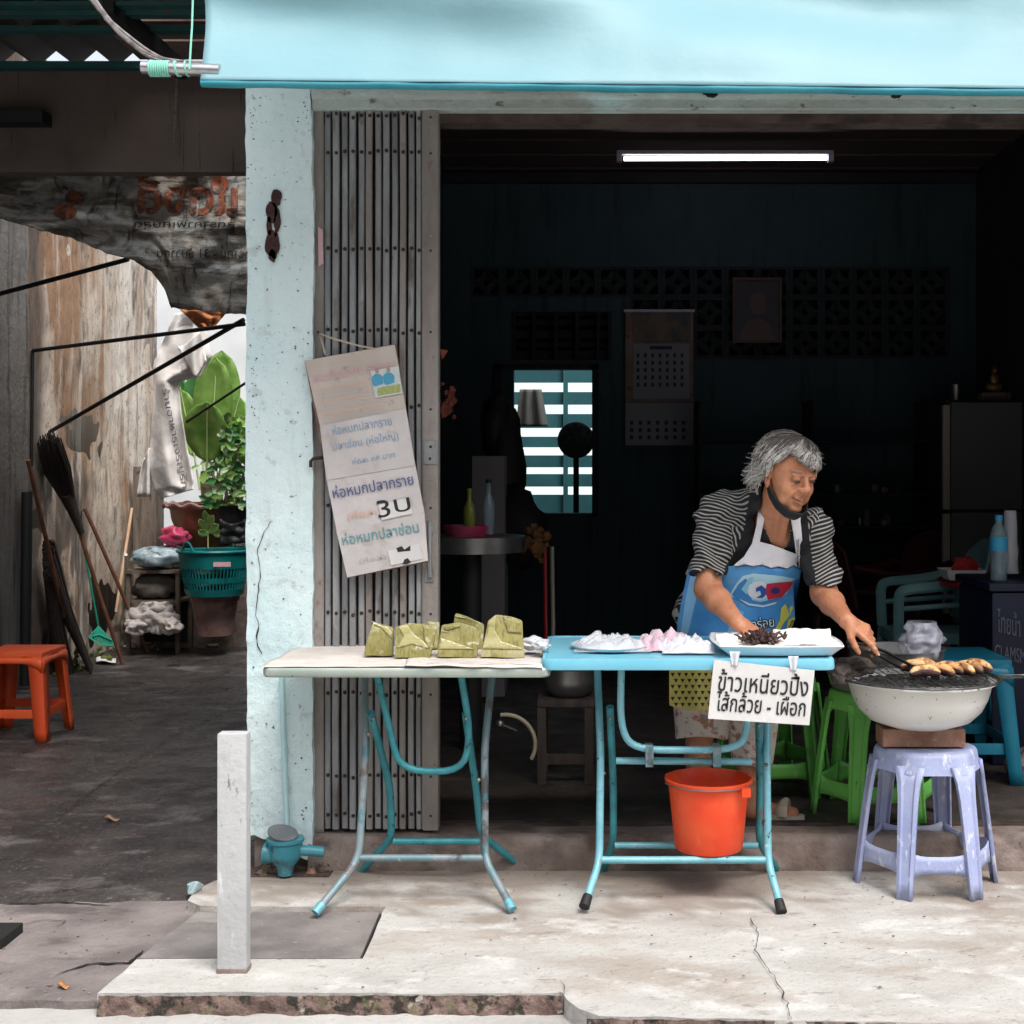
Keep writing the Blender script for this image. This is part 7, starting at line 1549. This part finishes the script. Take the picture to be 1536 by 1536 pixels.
for r in range(6):
    for q in range(16):
        x = 1009 + q * 10 + (r % 2) * 5; y = 1012 + r * 9; 
        hs3 = [cast(x + a, y + b, bvh_s, .004) for a, b in ((-3.2, -2.6), (3.2, -2.6), (0, 3.2))]
        if all(hs3): m.add(hs3, [(0, 1, 2)])
obj('triangle_print', m, m_blackp, askb, kind='stuff', weld=False)
# floral culottes
for (cx, cy0, cy1, w0, w1_, D) in ((1051, 1000, 1103, 46, 39, 5.05), (1128, 1000, 1142, 50, 29, 5.07)):
    def cu(u, v):
        a = u * 2 * math.pi; px = cx + math.cos(a) * lerp(w0, w1_, v) * (1 + .07 * math.sin(a * 5 + cx) * v); py = lerp(cy0, cy1, v) + 5 * math.sin(a * 2 + cx) * v; return P(px, py, D) + Vector((0, math.sin(a) * lerp(.10, .085, v), 0))
    obj('floral_culottes', MB().grid(48, 20, cu), M('floral_cotton', (.62, .55, .50), (.70, .64, .60), 8, layers=[((.34, .15, .09), 15, S1, .56, .61, .85), ((.25, .32, .33), 18, S1, .58, .63, .7), ((.50, .22, .18), 26, S1, .58, .62, .8), ((.12, .09, .07), 44, S1, .60, .64, .7)], rough=.9, bump=.002), person, smooth=180, sol=.003)
# sandals
for c, fd in ((anR, Vector((.35, -.75, 0)).normalized()), (anL, Vector((.92, -.35, 0)).normalized())):
    heel = Vector((c.x, c.y + .015, 0)); sd_ = Vector((-fd.y, fd.x, 0)); pl_ = []
    for k in range(20):
        a = 2 * math.pi * k / 20; r = .13; w = .042 + .006 * math.cos(a); q = heel + fd * (.075 + math.cos(a) * .125) + sd_ * math.sin(a) * w; q.z = .1215; pl_.append(q)
    obj('sandal', MB().prism(pl_, (0, 0, .016)).tube([heel + fd * .12 + sd_ * s_ * .038 + Vector((0, 0, z_)) for s_, z_ in ((-1, .135), (-.8, .165), (0, .18), (.8, .165), (1, .135))], .012, 8, flat=2.2), M('beige_sandal', (.42, .36, .28), (.5, .44, .36), 9, rough=.7), person)
# face mask pulled under the chin
Kx = []; mk = MB()
def mkp(t, w):                                    # t along the strap from ear round the chin to the other ear, w across
    key = [(-.072, -.002, -.035), (-.066, .022, -.068), (-.052, .048, -.094), (-.030, .072, -.112), (0, .088, -.118), (.030, .072, -.112), (.052, .048, -.094), (.066, .022, -.068), (.072, -.002, -.035)]
    f = t * 8; i = min(int(f), 7); q = f - i; p = Vector(key[i]).lerp(Vector(key[i + 1]), q); wd_ = .004 + .019 * math.sin(math.pi * t) ** .8
    c = Vector((0, .02, -.05)); o_ = (p - c).normalized(); tang = (Vector(key[i + 1]) - Vector(key[i])).normalized(); ac = o_.cross(tang).normalized()
    p = p + ac * (w - .5) * 2 * wd_ + o_ * (.002 + .005 * math.sin(w * math.pi) * math.sin(math.pi * t)); return hp_(*p)
obj('face_mask', MB().grid(48, 10, mkp), M('black_mask', (.008, .009, .012), rough=.7), person, smooth=180, sol=.004)
for q in (-1, 1): obj('ear_loop', MB().tube([hp_(q * .070, .004, -.040), hp_(q * .080, .002, -.015), hp_(q * .080, -.012, .008), hp_(q * .078, -.016, -.02), hp_(q * .071, .0, -.040)], .0016, 5), m_black, person)
# hair
rh = random.Random(21); hc = Vector((0, -.012, .026)); hr = Vector((.082, .101, .094)); up_c = Vector((.24, .22, 1)).normalized(); e1 = (Vector((0, 1, 0)) - up_c * up_c.y).normalized(); e2 = e1.cross(up_c)
def hpt(th, ph, lift): 
    dr = up_c * math.cos(th) + (e1 * math.cos(ph) + e2 * math.sin(ph)) * math.sin(th); return hc + Vector((dr.x * (hr.x + lift), dr.y * (hr.y + lift), dr.z * (hr.z + lift)))
def endth(ph):                                    # ph 0 = forehead, +-pi = nape ; in radians from crown
    p = (ph + math.pi) % (2 * math.pi) - math.pi; a = abs(p)
    if a < .85: return R(59 + 4 * math.sin(ph * 3 + 1.0))
    if a < 1.30: return R(lerp(60, 112, (a - .85) / .45))
    if a < 1.9: return R(lerp(112, 116, (a - 1.30) / .60))
    return R(lerp(114, 115, (a - 1.9) / 1.24))
obj('hair_cap', MB().grid(64, 24, lambda u, v: hp_(*hpt(v * (endth(u * 2 * math.pi) - .10), u * 2 * math.pi, .006 + .004 * math.sin(u * 80) * v))), M('grey_hair_under', (.13, .12, .115), (.22, .21, .20), 40, st=(1, 1, .2), rough=.6), person, smooth=180)
tones = [(.075, .062, .056), (.20, .18, .165), (.50, .475, .44), (.78, .755, .71)]; hm_ = [MB() for _ in tones]
for k in range(9500):
    ph = rh.uniform(-math.pi, math.pi); te = endth(ph) * rh.uniform(.80, 1.05); t0 = te * rh.uniform(0, .72) ; lift = rh.uniform(.006, .021); a = abs(ph); sw = rh.uniform(-.12, .12) + (-.20 if a < 1.3 and ph < .45 else .25 if a < 1.2 else 0); pts = []; n = 8; cl = nz(ph * 4, t0 * 3, 1)
    for j in range(n + 1):
        s_ = j / n; th = lerp(t0, te, s_); p = hpt(th, ph + sw * s_ * s_ + .06 * cl * s_ + .03 * nz(k, s_ * 3), lift * (.4 + .6 * math.sin(min(1, s_ * 1.5) * 1.57)) + .004 * nz(ph * 9, th * 6, 4))
        if s_ > .6: p += Vector((0, 0, -.012 * (s_ - .6))) + (p - hc).normalized() * (.014 * (s_ - .6) * rh.uniform(-.7, .9))
        pts.append(hp_(*p))
    low = te * .5 + t0 * .5; w = .08 + .62 * (t0 / te) + (.35 if a < 1.35 and t0 > .45 else 0) + (.45 if .9 < a < 2.0 and t0 > .75 else 0) + rh.gauss(0, .14) + .40 * cl
    ti = 0 if w < .16 else 1 if w < .42 else 2 if w < .72 else 3
    hm_[ti].tube(pts, [.0010, .0005], 3, cap=False)
for k in range(34):                               # flyaway wisps and nape tufts
    ph = rh.choice([rh.uniform(2.2, 3.6), rh.uniform(-.9, .9), rh.uniform(1.6, 2.4) * -1]); te = endth(ph); p0 = hpt(te * rh.uniform(.5, .95), ph, .014); o_ = (p0 - hc).normalized(); L_ = rh.uniform(.012, .034); d_ = (o_ + Vector((rh.uniform(-.6, .6), rh.uniform(-.6, .6), rh.uniform(-.7, .5)))).normalized()
    hm_[2 + k % 2].tube([hp_(*p0), hp_(*(p0 + d_ * L_ * .6)), hp_(*(p0 + d_ * L_ + Vector((0, 0, -.25 * L_))))], [.0006, .0003], 3, cap=False)
for k in range(420):                               # pulled-back tuft above the nape
    p0 = Vector((-.084, -.02 + rh.uniform(-.025, .012), .004 + rh.uniform(-.028, .03))); p1 = p0 + Vector((-.006, -.022, -.018)) + Vector([rh.gauss(0, .007) for _ in range(3)]); p2 = p1 + Vector((-.001, -.010, -.016)) + Vector([rh.gauss(0, .012) for _ in range(3)])
    hm_[rh.choice([1, 2, 2, 3, 3])].tube([hp_(*p0), hp_(*p1), hp_(*p2)], [.0009, .0004], 3, cap=False)
for k, mb in enumerate(hm_): obj('hair_strands', mb, M('grey_hair_%d' % k, tones[k], rough=.45), person, smooth=180, kind='stuff', weld=False)
# tongs in her left hand
tg = thing('tongs', 'long black tongs held over the grill by the woman', 'tongs', wrL)
gp = TL[1].lerp(TL[0], .4) + Vector((.012, -.002, -.004)); e0 = P(1350, 1001, 4.60); e1_ = P(1366, 998, 4.66)
obj('tong_arm', MB().tube([gp + Vector((-.045, .02, .03)), gp + Vector((.01, -.004, .004)), gp.lerp(e0, .5) + Vector((0, 0, .010)), e0], .0042, 8, flat=1.5), m_black, tg)
obj('tong_arm', MB().tube([gp + Vector((-.045, .02, .03)), gp + Vector((.02, .004, .022)), gp.lerp(e1_, .5) + Vector((0, 0, .022)), e1_], .0042, 8, flat=1.5), m_black, tg)
